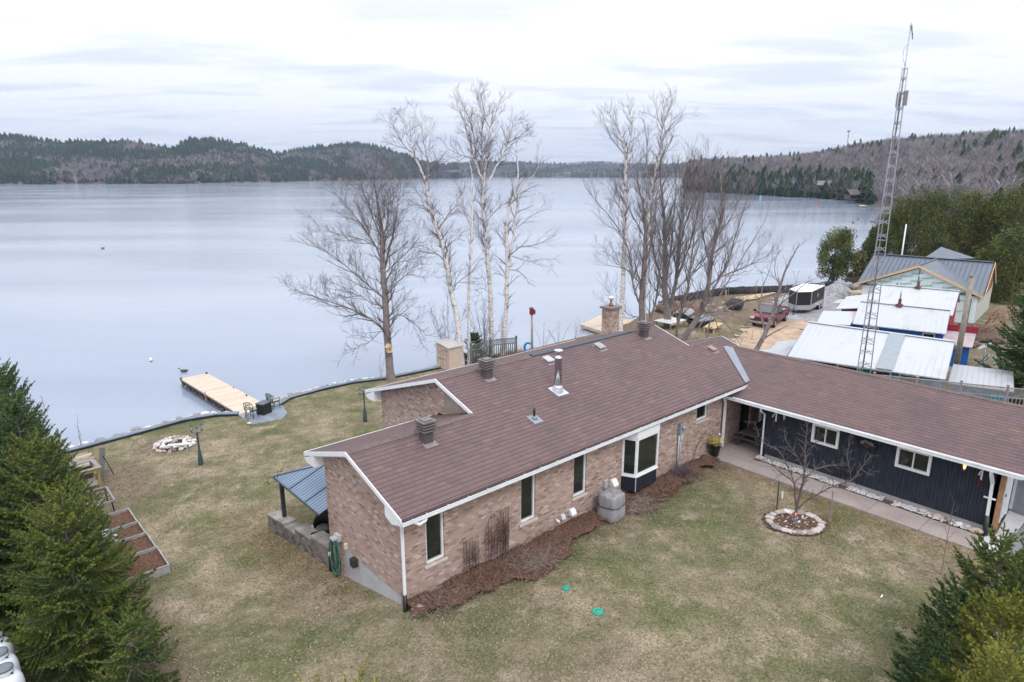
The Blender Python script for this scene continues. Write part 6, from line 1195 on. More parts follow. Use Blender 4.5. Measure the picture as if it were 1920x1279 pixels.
# twiggy stubble and stalks in the flower bed
rr=random.Random(17); mb=MB()
for i in range(1000):
    x=rr.uniform(0,14); y=-rr.uniform(.1,1.15); 
    if mn.noise(Vector((x*.7,y,3)))<-.12: continue
    a=rr.uniform(0,6.28); el=rr.uniform(.1,1.2); L=rr.uniform(.10,.42); z=bedz(x,y)+.03
    mb.bar((x,y,z),(x+L*math.cos(a)*math.cos(el),y+L*math.sin(a)*math.cos(el),z+L*math.sin(el)),.008,.008)
tag(mb.build('dead_stalks',M('stalk_brown',(.20,.14,.125),.95,var=.5,vs=4)),'dry brown stalks and stubble covering the flower bed by the brick wall',None,None,'stuff')
def heap(name,label,loc,r,h,n,cols,seed,cat='shrub',mat=None,L0=.3,rad=.006):
    rr=random.Random(seed); t=thing(name,label,cat,loc); segs=[]
    for i in range(n):
        a=rr.uniform(0,6.28); q=r*math.sqrt(rr.random()); el=rr.uniform(.05,1.0); L=L0*rr.uniform(.6,1.3); b_=rr.uniform(0,6.28); p=np.array((q*math.cos(b_),q*math.sin(b_)*.6,0)); d=np.array((math.cos(a)*math.cos(el),math.sin(a)*math.cos(el),math.sin(el)*h/L0)); segs.append(([p,p+d*L*.5+rng.normal(0,.02,3),p+d*L+np.array((0,0,-.1*L))],np.array([rad,rad*.8,rad*.4])))
    V,F=skin(segs,3); c=np.array([rr.choice(cols) for _ in range(len(segs))]).repeat(9,0); np_mesh('stems',V,F,ATTR,c,t,k=4); return t
br=((.19,.085,.05),(.22,.12,.08),(.12,.06,.045),(.28,.18,.13)); gr_=((.27,.20,.17),(.19,.14,.12),(.36,.29,.25))
heap('dry_perennial','low rust-brown dead fern clump below the bay window',(10.4,-.8,.22),.75,.3,480,br,1,'plant',L0=.4)
heap('dry_perennial','flattened pale dry stalks right of the covered air conditioner',(9.0,-.95,.22),.8,.14,230,gr_,2,'plant',L0=.6)
heap('dry_perennial','dead greyish twiggy clump in the widest part of the flower bed',(4.0,-.95,.18),.75,.3,300,gr_,3,'plant',L0=.5)
heap('dry_perennial','dead brown clump at the near corner of the flower bed',(.9,-.6,.1),.6,.3,220,gr_,4,'plant',L0=.35)
heap('dry_perennial','small dense purplish shrub under the electric meter',(12.1,-.45,.2),.35,.45,500,((.14,.10,.115),(.19,.14,.16)),5,'plant',L0=.35)
heap('dry_perennial','dry brown clump at the foot of the trellises',(2.4,-.6,.15),.6,.35,260,br,6,'plant',L0=.4)
heap('lake_reeds','tawny dry reeds at the lake edge left of the blue ring pole',(23.7,21.6,-2.0),1.5,.9,900,((.36,.24,.15),(.30,.19,.12),(.44,.32,.22)),7,'reeds',L0=1.0,rad=.009)
# ---------------- spruces ----------------
def spruce_mesh(H,Rad,seed,cols,tips,whorl=.24,sec=.085,nt=8,nl=10,needle=.05,low=.03,narrow=.8):
    rs=np.random.default_rng(seed); A=[];B=[];Cc=[];K=[]   # shoot start, end, colour
    wood=[]
    nw=int(H/whorl)
    for wi in range(nw):
        h=H*(low+(.985-low)*((wi+rs.random()*.5)/nw)**.82); t=h/H; L0=Rad*(1-t)**narrow+.2
        for li in range(nl if t<.85 else 7):
            az=rs.uniform(0,2*np.pi); L=L0*rs.uniform(.82,1.08); el=-.18+.95*t**2.2+rs.uniform(-.12,.12)
            n=max(4,int(L/sec)); s=np.linspace(0,1,n); x=L*s; z=x*math.tan(el)-.12*L*np.sin(s*3.0)+.16*L*s**3
            P=np.stack([x*math.cos(az),x*math.sin(az),h+z],1); P[:,:2]+=np.cumsum(rs.normal(0,.012,(n,2)),0)
            if L>.5: wood.append((P[::max(1,n//5)],np.linspace(.010,.004,len(P[::max(1,n//5)]))))
            colb=cols[rs.integers(len(cols))]
            for i in range(1,n):
                if s[i]<.12: continue
                d=P[i]-P[i-1]; d/=np.linalg.norm(d); sd=np.array([-d[1],d[0],0]); sd/=np.linalg.norm(sd)+1e-9
                l2=(min(.62*(L-x[i])+.07,.36*L+.05))*rs.uniform(.7,1.15)
                for sg in (-1,1):
                    e=P[i]+(d*.72+sd*sg*.68+np.array([0,0,rs.uniform(-.25,.12)]))*l2; A.append(P[i]); B.append(e); Cc.append(colb); K.append(s[i])
            A.append(P[-2]); B.append(P[-1]+(P[-1]-P[-2])*1.2); Cc.append(colb); K.append(1)
    for k in range(14):
        z0=H*(.80+.2*k/14); a_=rs.uniform(0,6.28); q=(1-k/15)*.16+.05; A.append(np.array([0,0,z0])); B.append(np.array([q*math.cos(a_),q*math.sin(a_),z0+.14])); Cc.append(cols[0]); K.append(1)
        A.append(np.array([0,0,z0-.02])); B.append(np.array([0,0,z0+H*.025])); Cc.append(cols[0]); K.append(1)
    A=np.array(A);B=np.array(B);Cc=np.array(Cc);K=np.array(K); L=np.linalg.norm(B-A,axis=1); cnt=np.maximum(2,(L/needle).astype(int)); idx=np.repeat(np.arange(len(A)),cnt*nt)
    u=rs.random(len(idx)); D=(B-A)/L[:,None]; d=D[idx]; p=A[idx]+(B-A)[idx]*u[:,None]; nrm=rs.normal(size=(len(idx),3)); nrm-=d*(nrm*d).sum(1)[:,None]; nrm/=np.linalg.norm(nrm,axis=1)[:,None]
    nrm[:,2]+=.25
    ln=needle*rs.uniform(.8,1.5,len(idx))[:,None]; tip=p+(d*.75+nrm*.7)*ln; w=np.cross(d,nrm)*(needle*.26)
    V=np.stack([p-w,p+w,tip],1).reshape(-1,3); F=np.arange(len(V)).reshape(-1,3)
    c=Cc[idx]*rs.uniform(.7,1.35,len(idx))[:,None]; hh=p[:,2]/H
    tipm=(np.clip((u-.45)*2,0,1)*np.clip(K[idx]*1.5-.3,0,1)*.75*rs.random(len(idx)))[:,None]
    if tips[3]>0: tipm=np.clip(tipm+tips[3]*np.clip((hh-tips[4])*3,0,1)[:,None]*rs.random(len(idx))[:,None],0,1)
    c=c*(1-tipm)+np.array(tips[:3])*tipm
    return V,F,c.repeat(3,0),wood
def spruce(loc,H,Rad,seed,label,cols,tips,group,rz=0,name='spruce_tree',**kw):
    t=thing(name,label,'spruce',loc,rz,group); V,F,c,wood=spruce_mesh(H,Rad,seed,cols,tips,**kw); np_mesh('crown',V,F,NEED,c,t)
    V,F=skin(wood+[(np.array([(0,0,-.1),(0,0,H*.5),(0,0,H*.97)]),np.array([.02*H,.012*H,.004]))],5); np_mesh('trunk',V,F,BARK,k=4,parent=t); return t
NEED=mat_attr('needles',.6,9,.35,.25)
G1=((.105,.145,.034),(.075,.118,.034),(.13,.155,.034),(.062,.098,.032)); G2=((.052,.102,.038),(.068,.118,.042),(.088,.136,.046)); YG=((.105,.145,.028),(.125,.155,.03),(.085,.125,.03))
LG='spruces along the left side of the lawn'
spruce((-6.65,4.6,-.85),4.75,1.95,1,'large spruce with yellowish leader, nearest on the left beside the gas cylinders',G1,(.17,.19,.035,.9,.62),LG,needle=.045)
spruce((-6.7,8.0,-1.1),5.2,1.95,2,'spruce with yellow-green top beside the garden beds, second from the camera on the left',G1,(.15,.17,.035,.8,.72),LG)
spruce((-6.8,11.3,-1.25),5.7,1.9,3,'dark green spruce beside the metal rack and timber stand',G2,(.10,.14,.04,.5,.8),LG)
spruce((-6.9,15.7,-1.5),6.1,2.0,4,'tall dark spruce at the firewood stack, left edge of the lawn',G2,(.10,.14,.04,.4,.8),LG)
spruce((-7.1,20.6,-1.9),5.0,1.7,5,'farthest left spruce, standing at the lake edge',G2,(.09,.12,.04,.3,.8),LG)
spruce((-6.0,2.7,-.45),1.5,.95,7,'small dark spruce at the bottom edge, lawn side of the nearest left spruce',G1,(.10,.14,.04,.4,.8),LG)
spruce((-8.6,9.0,-1.0),5.5,2.0,6,'shaded spruce at the far left edge behind the yellow-topped ones',G2,(.09,.12,.04,.3,.8),LG)
RG='spruces at the lower right of the lawn'
spruce((9.2,-10.8,.05),3.1,1.3,11,'mid green spruce beside the driveway, farthest of the lower right group',G1,(.13,.16,.035,.6,.7),RG)
spruce((7.95,-10.5,.05),2.15,1.0,12,'dark bushy spruce second from the driveway in the lower right group',G2,(.08,.11,.04,.2,.8),RG)
spruce((6.5,-10.75,.05),1.65,1.05,13,'low dark spruce at the lawn side of the lower right group',G2,(.08,.11,.04,.2,.8),RG)
spruce((5.9,-11.5,.1),3.5,1.15,14,'yellow-green spruce standing over the dark ones at the lower right',YG,(.24,.23,.04,.8,.4),RG,needle=.042,sec=.07)
spruce((1.9,-12.2,.2),4.85,1.0,15,'yellow-tipped spruce nearest the camera at the lower right edge',YG,(.40,.34,.08,1.0,.8),RG,needle=.026,sec=.05,nt=7)
spruce((2.6,-12.1,.2),4.2,1.0,18,'second yellow-tipped spruce at the bottom edge, lawn side of the nearest one',YG,(.40,.34,.08,1.0,.8),RG,needle=.026,sec=.05,nt=7)
spruce((7.9,-11.9,.1),3.9,1.35,16,'spruce filling the right edge beside the driveway',G1,(.13,.15,.035,.6,.7),RG)
spruce((4.4,-12.3,.1),3.4,1.2,19,'green spruce low at the right edge between the yellow-tipped and yellow-green ones',G1,(.13,.15,.035,.6,.7),RG)
spruce((-5.77,-8.2,.2),6.08,.95,20,'spruce whose yellow leader tip just pokes up at the bottom edge of the lawn',YG,(.42,.34,.10,1.0,.85),None,needle=.03,sec=.06)
spruce((39.5,-6.4,-1.5),9.3,3.2,17,'big dark green spruce beyond the lattice fence at the right edge',G2,(.07,.11,.035,.3,.5),None,rz=1,whorl=.34,sec=.16,needle=.11,nt=5,nl=9)
# ---------------- cedars ----------------
def cedar_mesh(H,Rad,seed,cols,n=14000,size=.17,low=.0,shape='hedge',clumps=70):
    rs=np.random.default_rng(seed)
    az=rs.uniform(0,2*np.pi,clumps); t=rs.uniform(0,1,clumps)**.9; prof=lambda t: np.sqrt(np.clip(1-(np.abs(t-.36)/.66)**2.3,0.0,1)) if shape=='hedge' else np.sqrt(np.clip(1-(np.abs(t-.40)/.62)**2,0.02,1))
    rc=Rad*prof(t)*(rs.uniform(.72,1.0,clumps) if shape=='hedge' else np.sqrt(rs.uniform(.02,1,clumps))); cx_=rc*np.cos(az); cy_=rc*np.sin(az); cz_=H*(low+(1-low)*t); cr=Rad*rs.uniform(.26,.48,clumps)
    k=rs.integers(0,clumps,n); v=rs.normal(size=(n,3)); v/=np.linalg.norm(v,axis=1)[:,None]; v*= (rs.random(n)**.45)[:,None]
    p=np.stack([cx_[k],cy_[k],cz_[k]],1)+v*cr[k][:,None]*np.array([1,1,1.25])
    up=np.stack([rs.normal(0,.55,n),rs.normal(0,.55,n),rs.uniform(.3,1.2,n)],1); out=p.copy(); out[:,2]=0; out/=np.linalg.norm(out,axis=1)[:,None]+1e-6; up+=out*.5; up/=np.linalg.norm(up,axis=1)[:,None]
    s=size*rs.uniform(.6,1.3,n)[:,None]; sd=np.cross(up,rs.normal(size=(n,3))); sd/=np.linalg.norm(sd,axis=1)[:,None]; V=np.stack([p-sd*s*.35,p+sd*s*.35,p+up*s],1).reshape(-1,3)
    cc=np.array(cols)[rs.integers(0,len(cols),clumps)]*rs.uniform(.75,1.3,clumps)[:,None]; c=cc[k]*rs.uniform(.7,1.3,n)[:,None]
    return V,np.arange(len(V)).reshape(-1,3),c.repeat(3,0)
CG=((.10,.125,.034),(.07,.098,.03),(.135,.145,.038),(.028,.042,.018),(.13,.12,.042))
def cedar(loc,H,Rad,seed,label,group,name='cedar_tree',cat='cedar',stems=1,**kw):
    t=thing(name,label,cat,loc,0,group); V,F,c=cedar_mesh(H,Rad,seed,CG,**kw); np_mesh('crown',V,F,NEED,c,t); rs=random.Random(seed); tr=[]
    for k in range(stems): a=rs.uniform(0,6.28); tr.append((np.array([(.15*k*math.cos(a),.15*k*math.sin(a),-.2),(.35*math.cos(a)*(k>0),.35*math.sin(a)*(k>0),H*.25),(Rad*.4*math.cos(a)*(k>0),Rad*.4*math.sin(a)*(k>0),H*.75)]),np.array([.14,.10,.03])))
    V,F=skin(tr,6); np_mesh('trunk',V,F,BARK,k=4,parent=t); return t
cedar((74.8,20.1,-2.0),6.3,2.05,31,'rounded cedar with several stems standing alone by the shore near the gravel pile',None,stems=7,n=15000,low=.22,shape='round',size=.17)
HG_='cedars of the tall hedge behind the new house'
for i,(px,fd,ty,rd) in enumerate(((1662,90,430,1.5),(1684,89,400,2.0),(1714,88,374,2.5),(1752,88,362,3.0),(1793,88,356,3.0),(1836,88,368,2.7),(1868,87,377,2.3),(1898,86,360,2.8),(1940,85,352,2.8),(1985,84,356,2.8),(1905,72,455,2.0),(1940,68,430,2.2))):
    x,y=pol(px,fd); top=hz(fd,ty); cedar((x,y,-2.1),top+2.1,rd,40+i,('cedar at the lake end of the tall hedge' if i==0 else 'shorter cedar bush in front of the tall hedge at the right edge' if i>9 else 'full green cedar in the tall hedge behind the new house'),HG_ if 0<i<10 else ('short cedars at the right edge' if i>9 else None),n=22000,size=.16,clumps=150)
cedar((pol(1632,82)[0],pol(1632,82)[1],-2.1),3.8,.95,60,'small cedar in front of the hedge beside the antenna mast',None,n=5000,size=.2)
spr=spruce((20.5,22.9,-2.1),2.2,.65,61,'young dark spruce between the birches and the lattice fence',G2,(.07,.1,.04,.1,.8),None,whorl=.3,sec=.12,needle=.09)
# evergreens that stand out on the eastern hillside
rr=random.Random(33)
V,F=t_conifer(21,13,11); c0=np.tile(np.array((.040,.060,.030)),(len(V),1))*rng.uniform(.7,1.3,(len(V)//3,1)).repeat(3,0)
hb=thing('hill_evergreen','dark pointed evergreen standing above the bare woods on the eastern hillside','evergreen',(0,0,0),0,'evergreens on the eastern hillside'); np_mesh('crown',V,F,FAR,c0,hb); mb=MB(); mb.tube([(0,0,-.05),(0,0,.6)],[.018,.008],5); mb.build('trunk',BARK,hb)
first=True
spots=[(1688,.10,17),(1712,.13,14),(1716,.02,13),(1740,.05,12),(1775,.40,15),(1784,.46,17),(1800,.38,19),(1808,.42,17),(1818,.45,18),(1843,.47,20),(1850,.5,22),(1856,.52,20),(1902,.35,24),(1895,.32,20),(1870,.30,18),(1855,.18,15),(1812,.12,13),(1700,.25,14),(1660,.30,15),(1690,.35,16),(1640,.28,14),(1600,.30,15),(1485,.93,21),(1577,.5,14),(1504,.20,12),(1450,.14,12),(1458,.12,14),(1490,.10,13),(1540,.08,12),(1560,.07,12),(1750,.2,14),(1788,.22,14)]
for px,t_,h in spots:
    t_=min(.8,t_*.9); x,y,z=zr(px,t_); h*=.85
    if first: hb.location=(x,y,z-.3); hb.scale=(h,h,h); first=False
    else: dup(hb,(x,y,z-.3),rr.uniform(0,6),scale=(h*rr.uniform(.8,1.3),h*rr.uniform(.8,1.3),h))

# ---------------- grass tufts and fallen leaves on the lawn ----------------
def lawn_scatter():
    n=70000; xs=rng.uniform(-5.5,15,n); ys=rng.uniform(-13,23,n)
    keep=~((xs>-.1)&(xs<4.6)&(ys>-.1)&(ys<8))&~((xs>4.4)&(ys>-.2)&(ys<9))&~((xs>14.3)&(ys<.3)); xs,ys=xs[keep],ys[keep]
    V=[];F=[];cl=[]
    pal=((.24,.20,.14),(.20,.17,.115),(.26,.22,.16),(.15,.145,.075),(.11,.13,.05),(.18,.16,.105))
    rr=random.Random(77)
    for x,y in zip(xs.tolist(),ys.tolist()):
        if y>lk(x)-.1: continue
        q=mn.noise(Vector((x*.28,y*.28,4))); c=pal[rr.choice((0,1,2,5))] if q<rr.uniform(-.25,.25) else pal[rr.choice((3,4,5,3))]
        z=g(x,y)-.02; a=rr.uniform(0,6.28); s=rr.uniform(.02,.05)
        for k in range(2):
            a+=2; dx,dy=math.cos(a)*s,math.sin(a)*s; b0=len(V); V+= [(x-dy*.35,y+dx*.35,z),(x+dy*.35,y-dx*.35,z),(x+dx*1.5,y+dy*1.5,z+s*rr.uniform(.4,1.1))]; F.append((b0,b0+1,b0+2)); m_=rr.uniform(.7,1.3); cl+=[tuple(v*m_ for v in c)]*3
    o=np_mesh('grass_tufts',V,F,ATTR,cl); tag(o,'short worn spring grass tufts over the lawns',None,None,'stuff')
    V=[];F=[];cl=[]
    for i in range(14000):
        k=rr.random()
        if k<.3: x,y=rr.gauss(-.5,.7),rr.uniform(1.5,9)
        elif k<.5: x,y=rr.uniform(0,14),rr.gauss(-1.0,.5)
        elif k<.62: x,y=rr.uniform(10.6,13.4),rr.uniform(-6.2,-3.6)
        elif k<.75: x,y=rr.gauss(14.2,.35),rr.uniform(-9.5,-.5)
        else: x,y=rr.uniform(-5,14.3),rr.uniform(-12,22)
        if (x>-.05 and y>-.05 and (y<9 if x>4.4 else y<8)) or y>lk(x)-.2 or (y>-.05 and x>4.4 and y<9): continue
        z=g(x,y)+.005+(.05 if y>-1.6 and y<0 and x>0 else 0); a=rr.uniform(0,6.28); s=rr.uniform(.012,.03); b0=len(V); c=rr.choice(((.20,.11,.05),(.13,.07,.04),(.28,.18,.10),(.36,.30,.24),(.09,.06,.045)))
        V+=[(x+s*math.cos(a),y+s*math.sin(a),z),(x-s*.6*math.sin(a),y+s*.6*math.cos(a),z+s*.5),(x-s*math.cos(a),y-s*math.sin(a),z+.002),(x+s*.6*math.sin(a),y-s*.6*math.cos(a),z+s*.3)]; F+=[(b0,b0+1,b0+2),(b0,b0+2,b0+3)]; cl+=[c]*4
    o=np_mesh('fallen_leaves',V,F,ATTR,cl); tag(o,'brown fallen leaves and twig bits scattered over the lawn and bed edges',None,None,'stuff')
lawn_scatter()
# ---------------- neighbours' yard ----------------
def ribmat(name,col,stain=(.35,.30,.27),amt=.25):
    b=NB(name); n=b.noise(.7,5,vec=b.mapv((.35,1,1)),rough=.7); b.set(b.mix(b.math('MULTIPLY',b.ramp(n,(.55,(0,0,0)),(.8,(1,1,1))),amt),col,stain),.5,spec=.4); return b.m
WMET=ribmat('white_metal_roof',(.44,.46,.50),(.22,.205,.20),.55); DMET=M('charcoal_metal_roof',(.12,.145,.185),.42,.3,.08,1)
TEAL=M('teal_wall',(.01,.20,.30),.7,var=.12); BLUEW=M('blue_wall',(.012,.11,.42),.7,var=.12); REDW=M('red_wall',(.27,.02,.035),.7,var=.15)
def cottage(name,label,A,B,zr_,Cp,Dp,ze,wall,roofm,gz_=-2.0,back=True,ribs=.32,over=.25,th=.06):
    """A,B ridge ends; Cp,Dp front eave ends"""
    t=thing(name,label,'cottage',(0,0,0)); A=Vector((*A,zr_));B=Vector((*B,zr_));c=Vector((*Cp,ze));d=Vector((*Dp,ze)); a2=A*2-c; b2=B*2-d; a2.z=b2.z=ze
    mb=MB(); mb.prism([A,c,d,B],(0,0,-th)); mb.prism([A,B,b2,a2],(0,0,-th)); rf=mb.build('roof',roofm,t)
    mb=MB(); L=(B-A).length; n=int(L/ribs)
    for i in range(n+1):
        u=i/n; p=A.lerp(B,u); q=c.lerp(d,u); r_=a2.lerp(b2,u); mb.bar(p+Vector((0,0,.012)),q+Vector((0,0,.012)),.025,.024); mb.bar(p+Vector((0,0,.012)),r_+Vector((0,0,.012)),.025,.024)
    mb.build('roof_rib',roofm,rf); mb=MB(); mb.bar(A+Vector((0,0,.03)),B+Vector((0,0,.03)),.30,.03); mb.build('ridge_cap',roofm,rf)
    # walls under the eaves
    def ins(p,q,f): return p.lerp(q,f)
    w0=[c.lerp(a2,.06).lerp(d.lerp(b2,.06),.03),d.lerp(b2,.06).lerp(c.lerp(a2,.06),.03),d.lerp(b2,.94).lerp(c.lerp(a2,.94),.03),c.lerp(a2,.94).lerp(d.lerp(b2,.94),.03)]
    zt_=ze+.0; mb=MB(); mb.prism([(p.x,p.y,gz_) for p in w0],(0,0,zt_-gz_+.04)); 
    for p,q,r_ in ((w0[0],w0[3],A.lerp(B,.03)),(w0[1],w0[2],B.lerp(A,.03))): mb.prism([(p.x,p.y,zt_+.041),(q.x,q.y,zt_+.041),(r_.x,r_.y,zr_-.09)],((B-A).normalized()*(.05 if p is w0[0] else -.05)))
    mb.build('wall',wall,t); return t,rf,w0,(A,B,c,d)
def add_win(t,p,q,u,w_,z0,z1,mat=None):
    """window on wall from p to q at fraction u"""
    d=(q-p); d.z=0; L=d.length; d.normalize(); n=Vector((d.y,-d.x,0)); 
    if n.dot(Vector((CAM[0]-p.x,CAM[1]-p.y,0)))<0: n=-n
    o=p+d*(u*L); f=MB(); a=o-d*w_/2; b=o+d*w_/2
    def bx(s0,s1,za,zb,off,th_): P=a+d*s0; Q=a+d*s1; f.prism([(P.x+n.x*off,P.y+n.y*off,za),(Q.x+n.x*off,Q.y+n.y*off,za),(Q.x+n.x*off,Q.y+n.y*off,zb),(P.x+n.x*off,P.y+n.y*off,zb)],n*th_)
    bx(0,.07,z0,z1,.0,.05); bx(w_-.07,w_,z0,z1,0,.05); bx(.07,w_-.07,z0,z0+.07,0,.05); bx(.07,w_-.07,z1-.07,z1,0,.05); o_=f.build('window',WHITE,t); f=MB()
    def bx2(s0,s1,za,zb,off,th_): P=a+d*s0; Q=a+d*s1; f.prism([(P.x+n.x*off,P.y+n.y*off,za),(Q.x+n.x*off,Q.y+n.y*off,za),(Q.x+n.x*off,Q.y+n.y*off,zb),(P.x+n.x*off,P.y+n.y*off,zb)],n*th_)
    bx2(.07,w_-.07,z0+.07,z1-.07,.005,.015); f.build('pane',GLASS,o_)
t,rf,w0,(A,B,c,d)=cottage('teal_cottage','teal cottage with a rust-spotted white metal roof, nearest behind the antenna mast',(35.64,5.6),(36.78,-2.6),1.6,(30.88,4.62),(32.83,-3.42),.3,TEAL,WMET)
for u,w_ in ((.40,1.3),(.62,1.1),(.80,.9)): add_win(t,w0[0],w0[1],u,w_,-1.1,.12)
mb=MB(); p=w0[0].lerp(w0[1],.16); q=w0[0].lerp(w0[1],.30); mb.prism([(p.x-.03,p.y,-1.95),(q.x-.03,q.y,-1.95),(q.x-.03,q.y,.2),(p.x-.03,p.y,.2)],(-.02,0,0)); mb.build('doorway',M('doorway_dark',(.03,.018,.02),.8),t)
mb=MB(); rr=random.Random(4); nrm=(A-c).cross(d-c).normalized(); nrm=nrm if nrm.z>0 else -nrm
for i in range(34):
    u=rr.gauss(.60,.05) if i<26 else rr.uniform(.55,.95); v=rr.uniform(.25,.62); p=A.lerp(B,u).lerp(c.lerp(d,u),v+.12)+nrm*.004; e1=(c-A).normalized(); e2=(B-A).normalized(); s=rr.uniform(.02,.06)*rr.choice((1,1,1.8)); mb.prism([p-e1*s*1.8-e2*s*.5,p+e1*s*1.6-e2*s*.6,p+e1*s*1.9+e2*s*.5,p-e1*s*1.2+e2*s*.7],nrm*.003)
mb.build('rust_patch',M('roof_rust',(.10,.085,.09),.9,var=.4,vs=9),rf)
mb=MB(); q=lambda u,v,k=.006:(A.lerp(B,u).lerp(c.lerp(d,u),v)+nrm*k); mb.add([q(.585,.02,.08),q(.585,1,.08),q(.69,1,.08),q(.69,.02,.08)],[(0,1,2,3)]); o=mb.build('replaced_sheet',M('sheet_grey',(.27,.31,.35),.45,.2,.1),rf); md=o.modifiers.new('s','SOLIDIFY'); md.thickness=.01
# wash bowl shapes under the eave
t2,rf2,w2,_q=cottage('blue_cottage','bright blue cottage with a white metal roof and stovepipe, middle of the three old cottages',(47.19,6.7),(48.4,.79),1.4,(44.2,6.0),(45.7,.15),.15,BLUEW,WMET)
add_win(t2,w2[0],w2[1],.85,.8,-.95,.0); add_win(t2,w2[0],w2[1],.22,.7,-.95,.0)
def stovepipe(t,p,h):
    mb=MB(); mb.box((-.2+p[0],-.2+p[1],p[2]-.1),(.2+p[0],.2+p[1],p[2]+.10)); mb.box((-.09+p[0],-.09+p[1],p[2]+.1),(.09+p[0],.09+p[1],p[2]+.5)); o=mb.build('pipe_base',M('pipe_rust',(.14,.065,.06),.8,var=.3),t); mb=MB(); mb.tube([(p[0],p[1],p[2]+.5),(p[0],p[1],p[2]+h)],.055,10); mb.build('pipe',GALV,o)
stovepipe(rf2,(47.55,4.0,1.42),1.15)
mb=MB(); mb.prism([(43.7,6.0,.10),(46.9,6.62,.62),(46.3,9.2,.35),(43.2,8.3,-.08)],(0,0,-.06)); mb.build('porch_roof',WMET,t2)
mb=MB(); mb.prism([(44.0,6.05,-2),(44.0,6.05,.05),(43.55,8.1,-.12),(43.55,8.1,-2)],(2.6,.5,0)); mb.build('porch_wall',BLUEW,t2)
mb=MB(); mb.prism([(46.9,.5,.15),(47.3,-1.3,.15),(44.9,-1.75,-.35),(44.6,.05,-.35)],(0,0,-.06)); mb.build('lean_to_roof',M('plank_roof',(.36,.30,.31),.85,var=.2,vs=2),t2)
mb=MB(); mb.prism([(44.9,.0,-2),(45.1,-1.55,-2),(47.2,-1.1,-2),(47,.4,-2)],(0,0,1.58)); mb.build('lean_to_wall',BLUEW,t2); mb=MB(); mb.prism([(47.0,.6,.16),(47.35,-1.4,.16),(47.35,-1.4,.62),(47.0,.6,.62)],(.1,0,0)); mb.build('red_fascia',REDW,t2)
t3,rf3,w3,_q=cottage('red_cottage','dark red cottage with a white metal roof and stovepipe, nearest the new house',(54.53,8.14),(55.82,2.23),1.8,(50.6,7.7),(52.3,1.55),.35,REDW,WMET); stovepipe(rf3,(55.05,5.1,1.82),1.15)
mb=MB(); mb.prism([(50.4,7.65,.30),(53.5,8.1,1.1),(53.1,10.1,.6),(49.8,9.6,.0)],(0,0,-.06)); mb.build('porch_roof',WMET,t3); mb=MB(); mb.prism([(50.7,7.8,-2),(50.7,7.8,.2),(50.3,9.3,.0),(50.3,9.3,-2)],(2,.3,0)); mb.build('porch_wall',REDW,t3)
# new house under construction
t4=thing('new_house','new house wrapped in green-lettered sheeting with a dark metal roof and wide front gable','house',(0,0,0))
A=Vector((65.4,12.6,3.25));B=Vector((66.6,2.5,3.25)); c=Vector((60.5,12.1,.75)); d=Vector((61.4,1.75,.75)); a2=A*2-c; b2=B*2-d; a2.z=b2.z=.75; ap=Vector((60.95,6.9,3.05)); top=A.lerp(B,.55)+Vector((0,0,-.04))
nrm=(A-c).cross(d-c).normalized(); nrm=nrm if nrm.z>0 else -nrm
mb=MB()
mb.prism([A+Vector((0,0,-.02)),c,d,B+Vector((0,0,-.02))],(0,0,-.08)); mb.prism([A,B,b2,a2],(0,0,-.08)); 
mb.prism([ap+Vector((-.35,0,0)),c+Vector((-.35,.2,.02)),top],(0,0,-.05)); mb.prism([ap+Vector((-.35,0,0)),top,d+Vector((-.35,-.2,.02))],(0,0,-.05))
rf=mb.build('roof',DMET,t4); mb=MB()
for i in range(27):
    u=i/26; mb.bar(A.lerp(B,u)+Vector((0,0,.02)),c.lerp(d,u)+Vector((0,0,.02)),.03,.04)
for i in range(1,16):
    u=i/16; mb.bar((ap+Vector((-.35,0,0))).lerp(top,u)+Vector((0,0,.01)),(d+Vector((-.35,-.2,.02))).lerp(d+Vector((.2,0,.1)),u*.2)+Vector((0,0,.015)),.02,.02) if 0 else None
mb.bar(A+Vector((0,0,.03)),B+Vector((0,0,.03)),.35,.04); mb.bar(top+Vector((0,0,.03)),ap+Vector((-.35,0,.03)),.2,.03); mb.build('roof_rib',M('charcoal_rib',(.10,.12,.155),.45,.3),rf)
mb=MB(); e0=A.lerp(B,.45); mb.prism([e0,A.lerp(B,.62),A.lerp(B,.53)+Vector((2.5,.3,.9))],(0,0,-.05)); mb.prism([A.lerp(B,.53)+Vector((2.5,.3,.9)),e0,e0+Vector((5,.5,-.2))],(0,0,-.05)); mb.prism([A.lerp(B,.53)+Vector((2.5,.3,.9)),e0+Vector((5,-3,-.2)),A.lerp(B,.62)],(0,0,-.05)); mb.build('rear_gable',DMET,rf)
mb=MB(); g0,g1=c+Vector((-.36,.2,0)),d+Vector((-.36,-.2,0)); a_=ap+Vector((-.36,0,0))
for p,q in ((g0,a_),(a_,g1)): mb.prism([p+Vector((0,0,.0)),q+Vector((0,0,.0)),q+Vector((0,0,-.22)),p+Vector((0,0,-.22))],(-.04,0,0))
for p,q in ((d+Vector((0,-.1,0)),B+Vector((0,-.1,0))),(B+Vector((0,-.1,0)),b2+Vector((0,-.1,0)))): mb.prism([p,q,q+Vector((0,0,-.25)),p+Vector((0,0,-.25))],(0,-.04,0))
mb.build('rake_board',M('raw_pine',(.60,.42,.25),.75,var=.15),t4)
mb=MB(); mb.prism([d+Vector((.3,.6,-.2)),B+Vector((0,.6,-.2)),B+Vector((0,.0,-.2)),d+Vector((.3,.0,-.2))],(0,0,-.03)); mb.prism([d+Vector((.5,.02,-.26)),B+Vector((0,.02,-.26)),b2+Vector((-.5,.02,-.26))],(0,.05,0)); mb.build('soffit',M('cedar_soffit',(.22,.09,.035),.7,var=.2),t4)
